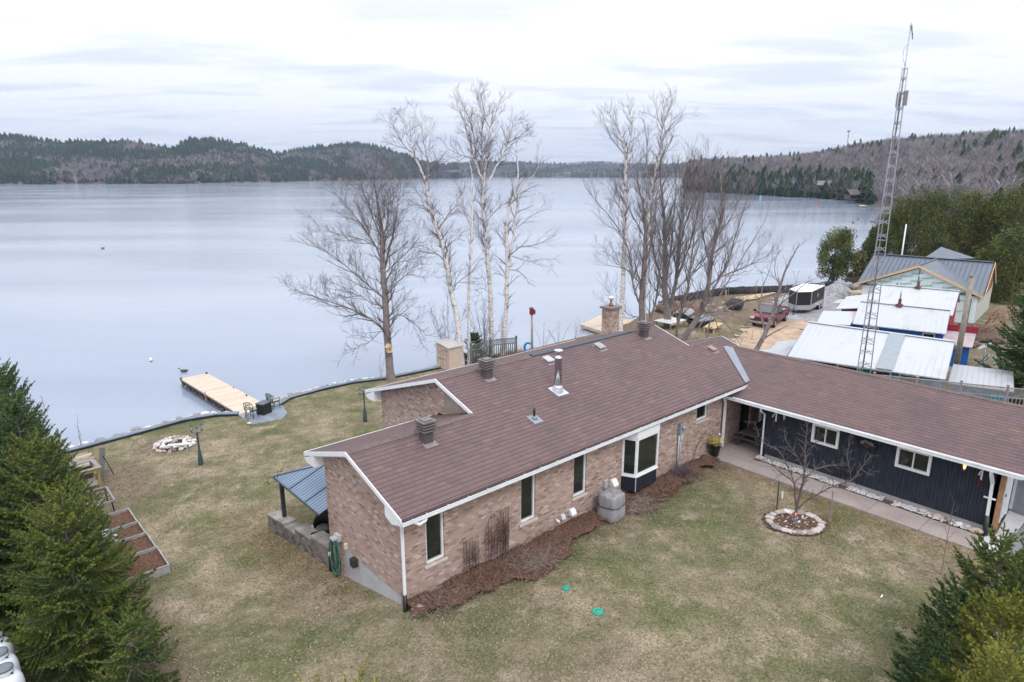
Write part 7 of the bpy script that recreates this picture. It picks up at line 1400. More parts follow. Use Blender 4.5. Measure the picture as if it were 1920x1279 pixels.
wrap=NB('house_wrap'); wrap.set(wrap.ramp(wrap.noise(1.2,4),(.3,(.66,.78,.80)),(.7,(.80,.88,.90))),.45); WRAP=wrap.m
mb=MB(); x0=61.05
gw=[Vector((60.65,11.6,-2.1)),Vector((61.5,2.15,-2.1)),Vector((61.5,2.15,.72)),Vector((61.05,6.9,2.75)),Vector((60.65,11.6,.72))]; mb.prism(gw,(.12,.01,0)); mb.build('front_wall',WRAP,t4)
mb=MB(); mb.prism([(61.65,2.15,-2.1),(71,3.2,-2.1),(71,3.2,.7),(66.6,2.7,2.9),(61.65,2.15,.7)],(0,.12,0)); mb.build('side_wall',M('side_wrap',(.44,.46,.44),.6,var=.2),t4); mb=MB(); mb.prism([(60.9,11.65,-2.1),(70,12.8,-2.1),(70,12.8,.7),(60.9,11.65,.7)],(0,-.12,0)); mb.build('side_wall',M('side_wrap',(.44,.46,.44),.6,var=.2),t4)
for xx,yy,z0,z1 in ((60.98,6.9,.35,2.7),(60.84,8.6,.3,1.2),(61.42,2.6,-2,.4)): mb=MB(); mb.bar((xx,yy,z0),(xx,yy,z1),.07,.03); mb.build('strip',M('strip_blue',(.06,.10,.16),.5),t4)
tc_=bpy.data.curves.new('wrap_lettering','FONT'); tc_.body='Evergreen'; tc_.size=.25; tc_.extrude=.002; tc_.shear=.25; to=bpy.data.objects.new('wrap_tmp',tc_); C.objects.link(to); bpy.context.view_layer.update(); tm=bpy.data.meshes.new_from_object(to.evaluated_get(bpy.context.evaluated_depsgraph_get())); bpy.data.objects.remove(to)
tv=np.array([v.co[:] for v in tm.vertices]); tf=[tuple(p.vertices) for p in tm.polygons]; mb=MB(); rr=random.Random(1)
dn=(gw[1]-gw[0]); dn.z=0; dn.normalize(); tx=dn; n_=Vector((-1,-.09,0)).normalized()
def inw(p): # inside gable outline
    s=(gw[0]-p).dot(Vector((0,1,0))); yy=p.y; lim=2.75-abs(yy-6.9)*.42; return 2.3<yy<11.5 and p.z<lim-.1
for j,z in enumerate((-1.5,-1.0,-.5,.0,.35,.7,1.05,1.4,1.75,2.1)):
    for i in range(8):
        s0=.2+i*1.75+(.85 if j%2 else 0)-.5; o=gw[0]+dn*s0; o.z=z; 
        for v0 in (0,):
            P=[o+tx*(float(a[0])*math.cos(.22))*1.0+Vector((0,0,float(a[1])+float(a[0])*math.sin(.16))) for a in tv]
            if P and all(inw(p) for p in P): P2=[p+n_*(.07+float(a[2])) for p,a in zip(P,tv)]; mb.add(P2,tf)
mb.build('wrap_lettering',M('lettering_green',(.04,.36,.20),.6,var=.1),t4)
# mast
def mast():
    t=thing('antenna_mast','tall three-legged lattice antenna mast rising behind the wing roof','antenna mast',(29.7,-.25,-1.95)); H=18.3; n=26
    def leg(k,z): w_=.42-.29*min(1,z/H); a=k*2.094+.5; return Vector((w_*math.cos(a),w_*math.sin(a),z))
    for k in range(3):
        b=MB(); b.tube([leg(k,H*i/8) for i in range(9)],.028,6); b.build('leg',GALV,t)
    b=MB()
    for i in range(n):
        z0,z1=H*i/n,H*(i+1)/n; zm=(z0+z1)/2
        for k in range(3):
            k2=(k+1)%3; b.bar(leg(k,z0+.12),leg(k2,zm),.022,.022); b.bar(leg(k2,z0+.12),leg(k,zm),.022,.022)
            if i%2==0: b.bar(leg(k,z0),leg(k2,z0),.022,.022)
    for k in range(3): b.bar(leg(k,H),leg((k+1)%3,H),.03,.03)
    b.build('bracing',GALV,t)
    b=MB(); b.tube([(0,0,H-3.0),(0,0,H+2.1)],.028,8); p=b.build('pole',GALV,t); b=MB(); b.tube([(0,0,H+1.4),(.02,0,H+1.95)],.02,6); b.bar((.05,-.02,H+2.0),(.18,-.1,H+1.35),.05,.03); b.bar((-.05,.02,H+1.95),(.1,-.12,H+1.55),.03,.03); b.tube([(0,0,H+1.15),(-.12,.12,H+.95),(-.14,.12,H+.5),(-.02,.0,H+.1)],.01,5); b.build('aerial',M('aerial_grey',(.22,.23,.27),.5),p)
    b=MB(); b.box((-.08,-.30,H-1.75),(.06,-.12,H-1.05)); b.box((.02,.02,H-1.8),(.14,.22,H-1.1)); b.build('equipment_box',M('equip_grey',(.24,.23,.24),.6),t)
    b=MB(); b.tube([(.03,.05,.2),(.04,.03,H*.5),(.02,.02,H-1)],.02,5); b.build('cable',M('cable_rust',(.13,.08,.08),.8),t)
mast()
mb=MB(); mb.prism([(-.9,-.7,0),(.9,-.7,0),(.9,.7,0),(-.9,.7,0)],(0,0,.2)); 
def pole(name,label,cat,loc,h,r,top=(0,0),mat=None,extra=None):
    t=thing(name,label,cat,loc); b=MB(); b.tube([(0,0,-.2),(top[0]*.5,top[1]*.5,h*.5),(top[0],top[1],h)],[r*1.15,r,r*.85],10); b.build('shaft',mat or WOODP,t); return t
t=pole('utility_pole','old grey wooden utility pole leaning right beside the old cottages','utility pole',(43.0,-1.43,-2.0),6.8,.17,(.1,-.0)); b=MB()
for k in range(7): b.bar((.0,.16,6.6-.22*k),(.0,.26,6.62-.22*k),.03,.03)
b.box((-.1,-.12,6.75),(.15,.12,6.82)); b.build('step_bolt',M('bolt_grey',(.2,.2,.2),.6),t)
t=pole('birdhouse_pole','weathered lakeside pole carrying a dark red birdhouse','pole',(24.05,20.47,-1.95),3.35,.085,(-.05,.03))
t=thing('birdhouse','small dark red two-level birdhouse on top of the lakeside pole','birdhouse',(23.98,20.5,1.40)); b=MB(); b.box((-.12,-.12,0),(.12,.12,.42)); b.box((.12,-.10,0),(.30,.10,.25)); b.build('box',M('birdhouse_red',(.20,.02,.035),.6),t,.02); b=MB(); b.prism([(-.15,-.15,.42),(.13,-.15,.42),(-.01,-.15,.54)],(0,.30,0)); b.prism([(.12,-.13,.25),(.32,-.13,.25),(.22,-.13,.34)],(0,.26,0)); b.build('roof',M('birdhouse_roof',(.10,.05,.06),.7),t)
t=thing('life_ring','blue swim ring hanging low on the lakeside birdhouse pole','swim ring',(23.80,20.62,-1.05)); b=MB(); pts=[(.30*math.cos(a)*.55,-.30*math.cos(a)*.83,.34*math.sin(a)) for a in np.linspace(.9,5.9,18)]; b.tube(pts,.085,8); b.build('ring',M('ring_blue',(.01,.22,.50),.4),t)
# tree birdhouse
t=thing('wooden_birdhouse','small yellow wooden birdhouse fixed to the broad dark tree','birdhouse',(13.25,22.55,.1)); b=MB(); b.box((-.15,-.14,0),(.15,.14,.36)); b.build('box',WOODN,t); b=MB(); b.prism([(-.22,-.2,.34),(.22,-.2,.34),(.0,-.2,.56)],(0,.4,0)); b.build('roof',WOODN,t); b=MB(); b.tube([(-.02,-.145,.2),(-.02,-.15,.2)],.05,10); b.build('entrance',BLACKM,t)
# shed
t=thing('garden_shed','small pale plywood shed with a grooved arched door by the birches','shed',(17.55,22.75,-1.95),0); SHW=M('shed_ply',(.50,.40,.34),.75,var=.12,vs=2)
t.scale=(.78,.86,.88)
b=MB(); b.box((0,-.95,0),(1.5,.75,1.85)); b.prism([(0,-.95,1.851),(0,.75,1.851),(0,.75,2.02)],(1.5,0,0)); b.build('wall',SHW,t); b=MB(); b.prism([(-.12,-1.05,1.88),(-.12,.9,2.12),(1.6,.9,2.12),(1.6,-1.05,1.88)],(0,0,.06)); b.build('roof',M('shed_roof',(.42,.40,.39),.6),t); b=MB(); b.box((-.14,-1.06,1.76),(-.12,.9,1.89)); b.build('fascia',SHW,t)
b=MB(); b.box((-.03,-.42,.08),(-.001,.42,1.72)); dr=b.build('door',M('shed_door',(.60,.48,.39),.7),t); b=MB()
for yy in (-.22,.0,.22): b.box((-.045,yy-.05,.2),(-.031,yy-.02,.85)); b.box((-.045,yy-.05,.95),(-.031,yy-.02,1.5-.3*abs(yy)))
b.box((-.05,-.42,.88),(-.031,.42,.93)); b.tube([(-.035,.3*math.cos(a),1.25+.32*math.sin(a)) for a in np.linspace(0,3.14,9)],.012,5); b.build('groove',M('groove_brown',(.22,.12,.09),.8),dr); b=MB(); b.box((-.07,.34,.82),(-.03,.40,.9)); b.build('latch',BLACKM,dr)
# fences
def lattice_fence(name,label,P,zb,zt,mat,bays,post=.1,lat=.42,slat=.11,gap=.05,group=None):
    t=thing(name,label,'fence',(0,0,0),0,group); n=len(P); rr=random.Random(3)
    for i,(x,y) in enumerate(P):
        b=MB(); z0=g(x,y)-.2 if zb is None else zb; b.box((x-post/2,y-post/2,z0),(x+post/2,y+post/2,zt+.12)); b.box((x-post*.7,y-post*.7,zt+.12),(x+post*.7,y+post*.7,zt+.15)); b.build('post',mat,t)
    for (x0,y0),(x1,y1) in zip(P,P[1:]):
        L=math.hypot(x1-x0,y1-y0); ux,uy=(x1-x0)/L,(y1-y0)/L; z0=(g(x0,y0) if zb is None else zb)+.05; f=lambda s,z:(x0+ux*s,y0+uy*s,z); b=MB(); s=post/2+.01
        while s<L-post/2-slat*.5: b.bar(f(s+slat/2,z0),f(s+slat/2,zt-lat-.03),slat,.02,(ux,uy,0)); s+=slat+gap
        b.build('pickets',mat,t); b=MB()
        for z in (zt,zt-lat): b.bar(f(post/2,z),f(L-post/2,z),.05,.06)
        b.build('rail',mat,t); b=MB(); m_=int(L/.13); hgt=lat-.06
        for k in range(-3,m_+3):
            for sg in (1,-1):
                sa=k*.13; sb=sa+hgt; za,zb_=(zt-lat+.03,zt-.03) if sg>0 else (zt-.03,zt-lat+.03)
                if sa<post/2: fr_=(post/2-sa)/hgt; sa2=post/2; za+= (zb_-za)*fr_ if 0<fr_<1 else 0; 
                else: sa2=sa
                if sb>L-post/2: fr2=(L-post/2-sa2)/(sb-sa2+1e-6); zb2=za+(zb_-za)*fr2; sb2=L-post/2
                else: zb2=zb_; sb2=sb
                if sb2-sa2>.02: b.bar(f(sa2,za),f(sb2,zb2),.03,.012,(uy,-ux,0))
        b.build('lattice',mat,t)
FEN=M('fence_grey',(.27,.255,.26),.9,var=.25,vs=3); FEND=M('fence_greygreen',(.13,.14,.13),.9,var=.25,vs=3)
lattice_fence('lattice_fence','grey picket fence with a lattice top running behind the dark clad wing',[(27.4,2.6),(28.3,.8),(29.2,-1.0),(30.1,-2.8),(31.0,-4.6),(31.9,-6.4),(32.8,-8.2)],-2.0,.74,FEN,7,lat=.5)
lattice_fence('lattice_fence','dark grey lattice-topped fence running from the shed past the birches',[(19.3,21.7),(21.3,21.95),(23.2,21.3)],None,-.35,FEND,2,lat=.38)
def plank_fence(label,P,z0,h,mat,group=None):
    t=thing('plank_fence',label,'fence',(0,0,0),0,group); b=MB()
    for (x0,y0),(x1,y1) in zip(P,P[1:]):
        L=math.hypot(x1-x0,y1-y0); ux,uy=(x1-x0)/L,(y1-y0)/L; s=0; k=0
        while s<L: b.bar((x0+ux*s,y0+uy*s,z0),(x0+ux*s,y0+uy*s,z0+h+.05*(k%3==0)),.13,.025,(ux,uy,0)); s+=.16; k+=1
    b.build('planks',mat,t); b=MB()
    for (x0,y0),(x1,y1) in zip(P,P[1:]): b.bar((x0,y0,z0+h*.8),(x1,y1,z0+h*.8),.05,.09)
    b.build('rail',mat,t)
plank_fence('brown board fence at the grass end beside the tall hedge',[pol(1862,80),pol(1893,79)],-2.0,1.6,M('fence_brown',(.16,.12,.10),.9,var=.2)); plank_fence('dark board fence at the lake side of the new house',[pol(1611,76),pol(1634,77)],-2.0,1.5,M('fence_brown2',(.09,.07,.065),.9,var=.2))
# silt fence along the shore
t=thing('silt_fence','black fabric silt fence strung along the neighbour shoreline','barrier',(0,0,0)); P=[(46.0,25.3),(50,25.9),(54,26.0),(59,25.2),(62,23.4),(65,21.5),(69,20.0),(74,18.9),(79,19.6)]; V=[];F=[]; k=0
for (x0,y0),(x1,y1) in zip(P,P[1:]):
    for i in range(8): u=i/8; x=x0+(x1-x0)*u; y=y0+(y1-y0)*u; w_=.12*mn.noise(Vector((x*.9,y,0))); V+=[(x+w_,y+w_,-2.1),(x-w_*.8,y+w_,-1.7),(x+w_*.5,y-w_,-1.12+.12*mn.noise(Vector((x*1.3,0,2))))]
n=len(V)//3; F=[(i*3+j,(i+1)*3+j,(i+1)*3+j+1,i*3+j+1) for i in range(n-1) for j in range(2)]; o=np_mesh('fabric',V,F,M('silt_black',(.018,.018,.022),.7,var=.4,vs=2),k=4,parent=t,smooth=True); md=o.modifiers.new('s','SOLIDIFY'); md.thickness=.02
for x,y in P: b=MB(); b.bar((x,y-.05,-2.1),(x,y-.05,-.98),.05,.05); b.build('stake',WOODP,t)
# gravel lot and tracks
patch('gravel_lot',[(52,11.4),(47.5,10.5),(47,9.3),(58,8.8),(60.2,9.5),(60.3,13),(68,15.5),(72,18),(66,20.5),(60,20),(53.0,18.2),(50.5,16)],GRAV,.04,.5,.8)
TR=M('sandy_track',(.42,.31,.23),.97,var=.25,vs=1.2,bump=.3,bs=20); patch('sandy_track',[(32,11.5),(36,13.0),(42,14),(46,15.6),(52.5,15.4),(52,11.8),(47.2,10.6),(44,9.0),(38,8),(33,6.8),(29,6.5),(29,11)],TR,.035,.4,.8)
for i,(p,sz) in enumerate((((63.0,14.2),(2.6,1.2)),((60.5,12.6),(1.8,.9)))):
    mb=MB(); x,y=p; mb.prism([(x,y,-1.93),(x+sz[0],y+.4,-1.93),(x+sz[0]-.2,y+sz[1],-1.93),(x-.3,y+sz[1]-.3,-1.93)],(0,0,.03)); o=mb.build('plywood_sheet',M('pale_sheet',(.62,.60,.58),.7)); tag(o,'pale sheet lying flat on the gravel lot, '+('nearer the saw table' if i==0 else 'nearer the red porch'),'sheet')
t=thing('gravel_pile','grey gravel pile beside the cedar and the black trailer','gravel pile',(68.8,17.3,-2.0)); V=[];F=[]; n=30
for i in range(9):
    r_=i/8
    for k in range(n): a=6.283*k/n; V.append((3.0*r_*math.cos(a)*(1+.12*math.sin(3*a)),2.3*r_*math.sin(a),1.45*(1-r_)**.9*(1 if r_ else 1)+.08*mn.noise(Vector((r_*4,a*2,0)))-.05))
F=[(i*n+k,i*n+(k+1)%n,(i+1)*n+(k+1)%n,(i+1)*n+k) for i in range(8) for k in range(n)]; np_mesh('gravel',V,F,GRAV,k=4,parent=t)
t=thing('saw_table','makeshift plywood work table on timber legs by the gravel pile','table',(66.0,13.6,-2.0),R(-20)); b=MB(); b.box((-1.2,-.8,1.05),(1.2,.8,1.1)); b.build('tabletop',WOODN,t)
for sx,sy in ((-1,-1),(1,-1),(1,1),(-1,1)): b=MB(); b.box((sx*1.05-.07,sy*.65-.07,0),(sx*1.05+.07,sy*.65+.07,1.05)); b.build('leg',WOODN,t)
t=thing('lumber_frame','stack of new lumber on a low timber frame beside the new house','lumber',(65.5,11.9+.6,-2.0),R(80)); b=MB()
for k in range(7): b.box((-2.0,-.8+.24*k,.45),(2.0,-.66+.24*k,.56))
b.build('boards',WOODN,t); b=MB()
for s in (-1,0,1): b.box((s*1.6-.06,-.8,0),(s*1.6+.06,.85,.45))
b.build('frame',WOODN,t)
t=thing('loose_lumber','loose pale boards lying along the shore track','lumber',(57.5,22.3,-1.9),R(-12)); b=MB()
for k in range(6): b.bar((-4+.7*k,.25*k-.6,.05+.02*k),(1.5+.8*k,.2*k-.5,.06+.02*k),.25,.05)
b.build('boards',WOODN,t)
t=thing('tarp_bundle','grey tarpaulin bundle lying beneath the lone cedar','tarpaulin',(72.2,18.0,-2.0)); b=MB(); b.rock((0,0,.5),1.3,4,.55,2); b.rock((1.3,-.5,.4),.9,9,.6,2); b.build('tarp',M('tarp_grey',(.27,.29,.32),.6,var=.2,vs=2),t)
# pickup
def pickup():
    t=thing('pickup_truck','dark red pickup truck parked on the sandy track in front of the trailer','pickup truck',(48.5,14.75,-1.93),R(11)+math.pi); RED=M('truck_red',(.14,.006,.02),.25,.3,.06,3)
    # local: +x forward
    L=2.65; W_=.98
    side=[(-L,.52),(-L,1.02),(-.55,1.05),(-.5,1.06),(1.10,1.10),(1.2,1.12),(2.45,1.02),(2.62,.92),(2.66,.60),(2.5,.45),(2.25,.42),(2.20,.62),(2.0,.80),(1.72,.84),(1.45,.78),(1.26,.62),(1.20,.42),(-1.20,.42),(-1.26,.62),(-1.45,.80),(-1.72,.84),(-1.98,.78),(-2.15,.62),(-2.2,.45)]
    b=MB(); b.prism([(x,-W_,z) for x,z in side],(0,2*W_,0)); body=b.build('body',RED,t,.03)
    # open bed hollow: dark floor panel inset above
    b=MB(); b.box((-L+.08,-.82,1.045),(-.62,.82,1.062)); b.build('bed_liner',M('bed_grey',(.22,.25,.29),.6),body)
    b=MB(); 
    for s in (-1,1): b.box((-L,s*.98-.0 if s<0 else .84,1.02),(-.56,-.84 if s<0 else .98,1.20))
    b.box((-L,-.84,1.02),(-L+.07,.84,1.20)); b.build('bed_side',RED,body,.015)
    cab=[(-.50,1.06),(-.40,1.66),(-.25,1.74),(.40,1.74),(.52,1.70),(1.22,1.12)]
    b=MB(); w2=.80
    vs_=[(x,-W_+.04+(z-1.06)*.22,z) for x,z in cab]+[(x,W_-.04-(z-1.06)*.22,z) for x,z in cab]; n=len(cab); b.add(vs_,[tuple(range(n)),tuple(range(n,2*n))[::-1]]+[(i,n+i,n+(i+1)%n,(i+1)%n) for i in range(n)]); b.build('cab',RED,t,.03)
    CG_=M('car_glass',(.06,.10,.11),.08,var=.1,spec=.8)
    b=MB(); o=.012; p=[(1.15+o,-.83,1.17),(.56+o,-.74,1.675),(.56+o,.74,1.675),(1.15+o,.83,1.17)]; b.prism(p,(.012,0,.012)); b.build('windscreen',CG_,t)
    for s in (-1,1):
        b=MB(); f=lambda x,z:(x,s*(W_-.04-(z-1.06)*.22+.008),z); b.prism([f(.98,1.17),f(.52,1.60),f(-.28,1.62),f(-.36,1.14)],(0,s*.008,0)); b.build('side_window',CG_,t)
        b=MB(); b.box((.92,s*1.0,1.14),(1.04,s*1.24,1.34)); b.build('mirror',BLACKM,t,.02)
        b=MB(); b.box((2.46,s*.96-.0 if s>0 else -.985,.78),(2.655,.62 if s>0 else -.62,.98)); b.build('headlight',M('headlamp',(.62,.62,.62),.1),t,.02)
        b=MB(); b.box((-.0,s*.982,.98),(.16,s*.995,1.02)); b.build('door_handle',M('chrome',(.6,.6,.62),.2,1),t)
        b=MB(); b.box((.98,s*.978,.46),(.985,s*.984,1.08)); b.box((-.42,s*.978,.46),(-.415,s*.984,1.08)); b.build('door_gap',BLACKM,t)
    b=MB(); b.box((2.60,-.58,.66),(2.67,.58,.95)); gr=b.build('grille',M('grille_dark',(.05,.02,.022),.4),t); b=MB(); b.box((2.66,-.6,.79),(2.69,.6,.83)); b.box((2.66,-.03,.64),(2.69,.03,.97)); b.build('grille_bar',M('truck_red_bar',(.22,.014,.035),.3),gr)
    b=MB(); b.box((2.60,-.99,.42),(2.80,.99,.62)); b.build('bumper',M('chrome',(.6,.6,.62),.2,1),t,.03); b=MB(); b.box((-2.78,-.95,.42),(-2.66,.95,.60)); b.build('bumper',M('chrome',(.6,.6,.62),.2,1),t,.02)
    for x in (1.72,-1.72):
        for s in (-1,1):
            b=MB(); b.tube([(x,s*.98,.39),(x,s*.72,.39)],.39,22,True,False); wh=b.build('wheel',M('tyre',(.014,.014,.015),.85),t,.03); b=MB(); b.tube([(x,s*.992,.39),(x,s*.90,.39)],.23,16,True,False); b.build('rim',M('rim_alloy',(.45,.46,.48),.35,.8),wh)
pickup()
def trailer():
    t=thing('cargo_trailer','black enclosed cargo trailer with V nose and white roof on the gravel lot','trailer',(57.0,15.5,-1.93),R(9)+math.pi); BL=M('trailer_black',(.022,.024,.03),.4,var=.1); AL=M('trailer_alu',(.48,.49,.52),.45,.5,.1)
    poly=[(-2.6,-1.05),(1.9,-1.05),(2.95,-.1),(2.95,.1),(1.9,1.05),(-2.6,1.05)]
    b=MB(); b.prism([(x,y,.85) for x,y in poly],(0,0,1.30)); b.build('body',BL,t,.02)
    b=MB(); b.prism([(x*1.004,y*1.012,.38) for x,y in poly],(0,0,.47)); b.build('lower_panel',AL,t,.01)
    b=MB(); b.prism([(x*1.006,y*1.015,2.15) for x,y in poly],(0,0,.07)); b.build('roof',M('trailer_roof',(.74,.74,.76),.4),t,.02)
    b=MB()
    for x,y in ((1.9,-1.06),(1.9,1.06),(2.96,0),(-2.6,-1.06),(-2.6,1.06)): b.box((x-.04,y-.03,.4),(x+.04,y+.03,2.15))
    b.build('corner_trim',AL,t)
    b=MB()
    for s in (-1,1):
        b.tube([(-2.6,s*1.0,2.42),(1.2,s*1.0,2.42)],.03,6)
        for x in (-2.5,-.6,1.1): b.tube([(x,s*1.0,2.2),(x,s*1.0,2.42)],.02,6)
    for x in (-2.5,-.6,1.1): b.tube([(x,-1.0,2.42),(x,1.0,2.42)],.02,6)
    b.build('roof_rack',AL,t)
    for s in (-1,1):
        b=MB(); b.prism([(-2.15,s*1.06,.55),(-2.0,s*1.06,.82),(-.25,s*1.06,.82),(-.1,s*1.06,.55)],(0,s*.22,0)); b.build('fender',AL,t)
        for x in (-1.55,-.72):
            b=MB(); b.tube([(x,s*1.24,.36),(x,s*1.04,.36)],.35,20,True,False); wh=b.build('wheel',M('tyre',(.014,.014,.015),.85),t,.02); b=MB(); b.tube([(x,s*1.25,.36),(x,s*1.2,.36)],.19,14,True,False); b.build('rim',M('rim_pale',(.62,.62,.64),.35,.5),wh)
    b=MB(); b.bar((2.9,-.4,.42),(3.9,0,.42),.08,.1); b.bar((2.9,.4,.42),(3.9,0,.42),.08,.1); b.tube([(3.6,0,.0),(3.6,0,.8)],.04,8); b.build('drawbar',BLACKM,t)
    b=MB(); b.box((.55,1.058,.9),(1.3,1.07,2.05)); dd=b.build('side_door',BL,t); 
    b=MB(); e=[(0,.22),(.10,.08),(.24,.06),(.12,-.04),(.16,-.2),(0,-.12),(-.16,-.2),(-.12,-.04),(-.24,.06),(-.10,.08)]; b.prism([(-.35+x*.9,1.056,1.55+z*1.1) for x,z in e],(0,.006,0)); b.build('door_emblem',M('emblem_silver',(.45,.46,.5),.4),t)
trailer()
# neighbour dock
t=thing('neighbour_dock','wide new plywood dock beyond the main roof, partly behind the brick chimney','dock',(37.5,24.9,-2.0)); b=MB(); P=[(-2.1,1.25),(2.0,2.5),(3.1,-1.3),(-2.8,-2.3)]; b.prism([(x,y,-.12) for x,y in P],(0,0,.12)); b.build('deck',DECK,t); b=MB(); b.prism([(x*.985,y*.985,-.30) for x,y in P],(0,0,.178)); b.build('frame',WOODN,t); b=MB(); b.box((-1.5,-1.6,-.55),(2,1.2,-.30)); b.build('float',BLACKP,t); b=MB(); b.box((-1.4,-1.75,0.0),(1.2,-1.45,.12)); b.build('step',WOODN,t)
# table built round the double tree
t=thing('tree_table','white-topped wooden table built round the two dark trunks','table',(40.4,19.9,-2.0)); b=MB(); b.box((-1.2,-.9,.62),(1.2,.9,.68)); b.build('tabletop',M('table_white',(.58,.58,.60),.6),t); b=MB(); b.box((-1.15,-.88,.48),(1.15,-.84,.62)); b.box((-1.15,.84,.48),(1.15,.88,.62)); b.build('apron',WOODN,t)
for sx,sy in ((-1,-1),(1,-1),(1,1),(-1,1)): b=MB(); b.box((sx*1.0-.05,sy*.75-.05,0),(sx*1.0+.05,sy*.75+.05,.62)); b.build('leg',WOODP,t)
# junk and firewood round the neighbour lawn
t=thing('firewood_heap','loose heap of pale split firewood on the neighbour lawn','firewood',(49.5,21.6,-2.0)); rr=random.Random(9)
for i in range(46): a=rr.uniform(0,6.28); q=1.7*math.sqrt(rr.random()); z=.1+.9*(1-q/1.7)*rr.random(); b=MB(); d_=Vector((rr.uniform(-1,1),rr.uniform(-1,1),rr.uniform(-.3,.3))).normalized()*.22; p=Vector((q*math.cos(a)*1.3,q*math.sin(a),z)); b.tube([p-d_,p+d_],rr.uniform(.07,.12),5,True,False); b.build('log',M('log_pale',(.52,.40,.33),.85,var=.2) if i%3 else WOODP,t)
t=thing('brush_heap','dark tangled brush and stump heap beside the firewood heap','brush pile',(51.9,20.2,-2.0)); b=MB(); b.rock((0,0,.55),.85,3,.8,2); b.rock((.5,.4,.5),.6,8,.8,2); b.build('stump',M('stump_dark',(.05,.045,.05),.95,var=.4,vs=5,bump=1,bs=12),t); b=MB()
for i in range(60): a=rr.uniform(0,6.28); b.bar((0,0,.5),(1.2*math.cos(a)*rr.uniform(.5,1),1.2*math.sin(a)*rr.uniform(.5,1),rr.uniform(.2,1.3)),.03,.03)
b.build('sticks',TWIG,t)
t=thing('soil_mound','low brown soil mound at the shore behind the double tree','soil mound',(46.8,23.6,-2.1)); b=MB(); b.rock((0,0,.2),2.0,5,.5,3); b.build('soil',M('soil_brown',(.16,.10,.075),.95,var=.3,vs=3,bump=.6,bs=6),t)
def covered_boat(loc,rz,label,L=3.6,col=(.26,.27,.30)):
    t=thing('covered_boat',label,'boat',loc,rz); V=[];n=9; st_=[(-L/2,.75),(-L/4,.85),(0,.85),(L/4,.72),(L*.42,.4),(L/2,.05)]
    for x,w_ in st_:
        for k in range(n): u=-1+2*k/(n-1); V.append((x,u*w_,.75+.28*(1-u*u)*(w_/.85)-.06*abs(math.sin(x*3))))
    F=[(i*n+k,(i+1)*n+k,(i+1)*n+k+1,i*n+k+1) for i in range(len(st_)-1) for k in range(n-1)]; o=np_mesh('cover',V,F,M('boat_cover'+label[:4],col,.6,var=.15,vs=2),k=4,parent=t,smooth=True); md=o.modifiers.new('s','SOLIDIFY'); md.thickness=.03
    b=MB(); hp=[(x,-w_*.98) for x,w_ in st_]+[(x,w_*.98) for x,w_ in st_[::-1]]; hb_=[(x*.9,-w_*.5) for x,w_ in st_]+[(x*.9,w_*.5) for x,w_ in st_[::-1]]; m_=len(hp); b.add([(x,y,.74) for x,y in hp]+[(x,y,.2) for x,y in hb_],[(i,(i+1)%m_,m_+(i+1)%m_,m_+i) for i in range(m_)]+[tuple(range(m_,2*m_))]); b.build('hull',M('hull_dark',(.06,.07,.08),.4),t)
covered_boat((44.3,21.0,-2.0),R(20),'small boat under a white cover on the neighbour lawn near the double tree'); covered_boat((42.9,18.2,-2.0),R(-10),'second small covered boat beside the yellow trailer frame',2.8,(.20,.215,.24))
t=thing('yellow_frame','low yellow-brown timber frame on the neighbour lawn behind the trees','frame',(42.2,16.7,-2.0),R(15)); b=MB(); b.box((-1.2,-.5,.4),(1.2,.5,.5)); b.build('platform',WOODN,t)
for sx,sy in ((-1,-1),(1,-1),(1,1),(-1,1)): b=MB(); b.box((sx*1.1-.06,sy*.4-.06,0),(sx*1.1+.06,sy*.4+.06,.4)); b.build('leg',WOODN,t)
for (p,l) in (((33.5,17.6),'short white pipe post standing right of the birch by the chimney'),((53.4,22.2),'pale wooden post beside the brush heap')): t=pole('yard_post',l,'post',(*p,-2.0),1.6,.07,mat=WHITE if 'white' in l else WOODP)
x,y=pol(1713,84); pole('white_pole','thin white pole standing up out of the tall hedge','pole',(x,y,-2.1),hz(84,418)+2.1,.09,mat=WHITE)
# flat tarped things beside the teal cottage
def sheet(name,label,pts,th,mat,cat): t=thing(name,label,cat,(0,0,0)); b=MB(); b.prism(pts,(0,0,-th)); b.build('sheet',mat,t); return t,
for k,(pts,l) in enumerate(((((30.6,4.9,-.35),(34.6,6.1,-.1),(33.8,8.4,-.6),(29.7,6.9,-.85)),'white sheet-metal lean-to roof at the lake end of the teal cottage'),(((35.1,6.3,-.2),(37.4,6.9,-.15),(37.0,8.3,-.5),(34.6,7.7,-.6)),'smaller white sheet-metal roof behind the lean-to at the teal cottage'),(((28.2,6.5,-1.1),(30.2,7.1,-1.0),(29.6,9.0,-1.3),(27.3,8.2,-1.35)),'white tarp-covered stack lying nearest the wing roof'))):
    t=thing('lean_to',l,'lean-to' if k<2 else 'covered stack',(0,0,0)); b=MB(); b.prism(pts,(0,0,-.05)); b.build('roof_sheet',WMET,t); b=MB(); P=[Vector(p) for p in pts]; c_=sum(P,Vector())/4; P=[c_+(p-c_)*.86 for p in P]; b.add([(p.x,p.y,-2) for p in P]+[(p.x,p.y,p.z-.055) for p in P],[(0,1,5,4),(1,2,6,5),(2,3,7,6),(3,0,4,7)]); b.build('side',M('lean_dark',(.05,.06,.07),.7),t)
t=thing('white_roof_shed','low shed with a ribbed white metal roof just behind the lattice fence','shed',(0,0,0)); b=MB(); pts=[(34.92,-3.08,-.45),(37.8,-2.5,.0),(38.7,-5.3,.0),(35.85,-6.0,-.45)]; b.prism(pts,(0,0,-.05)); b.build('roof',WMET,t); b=MB()
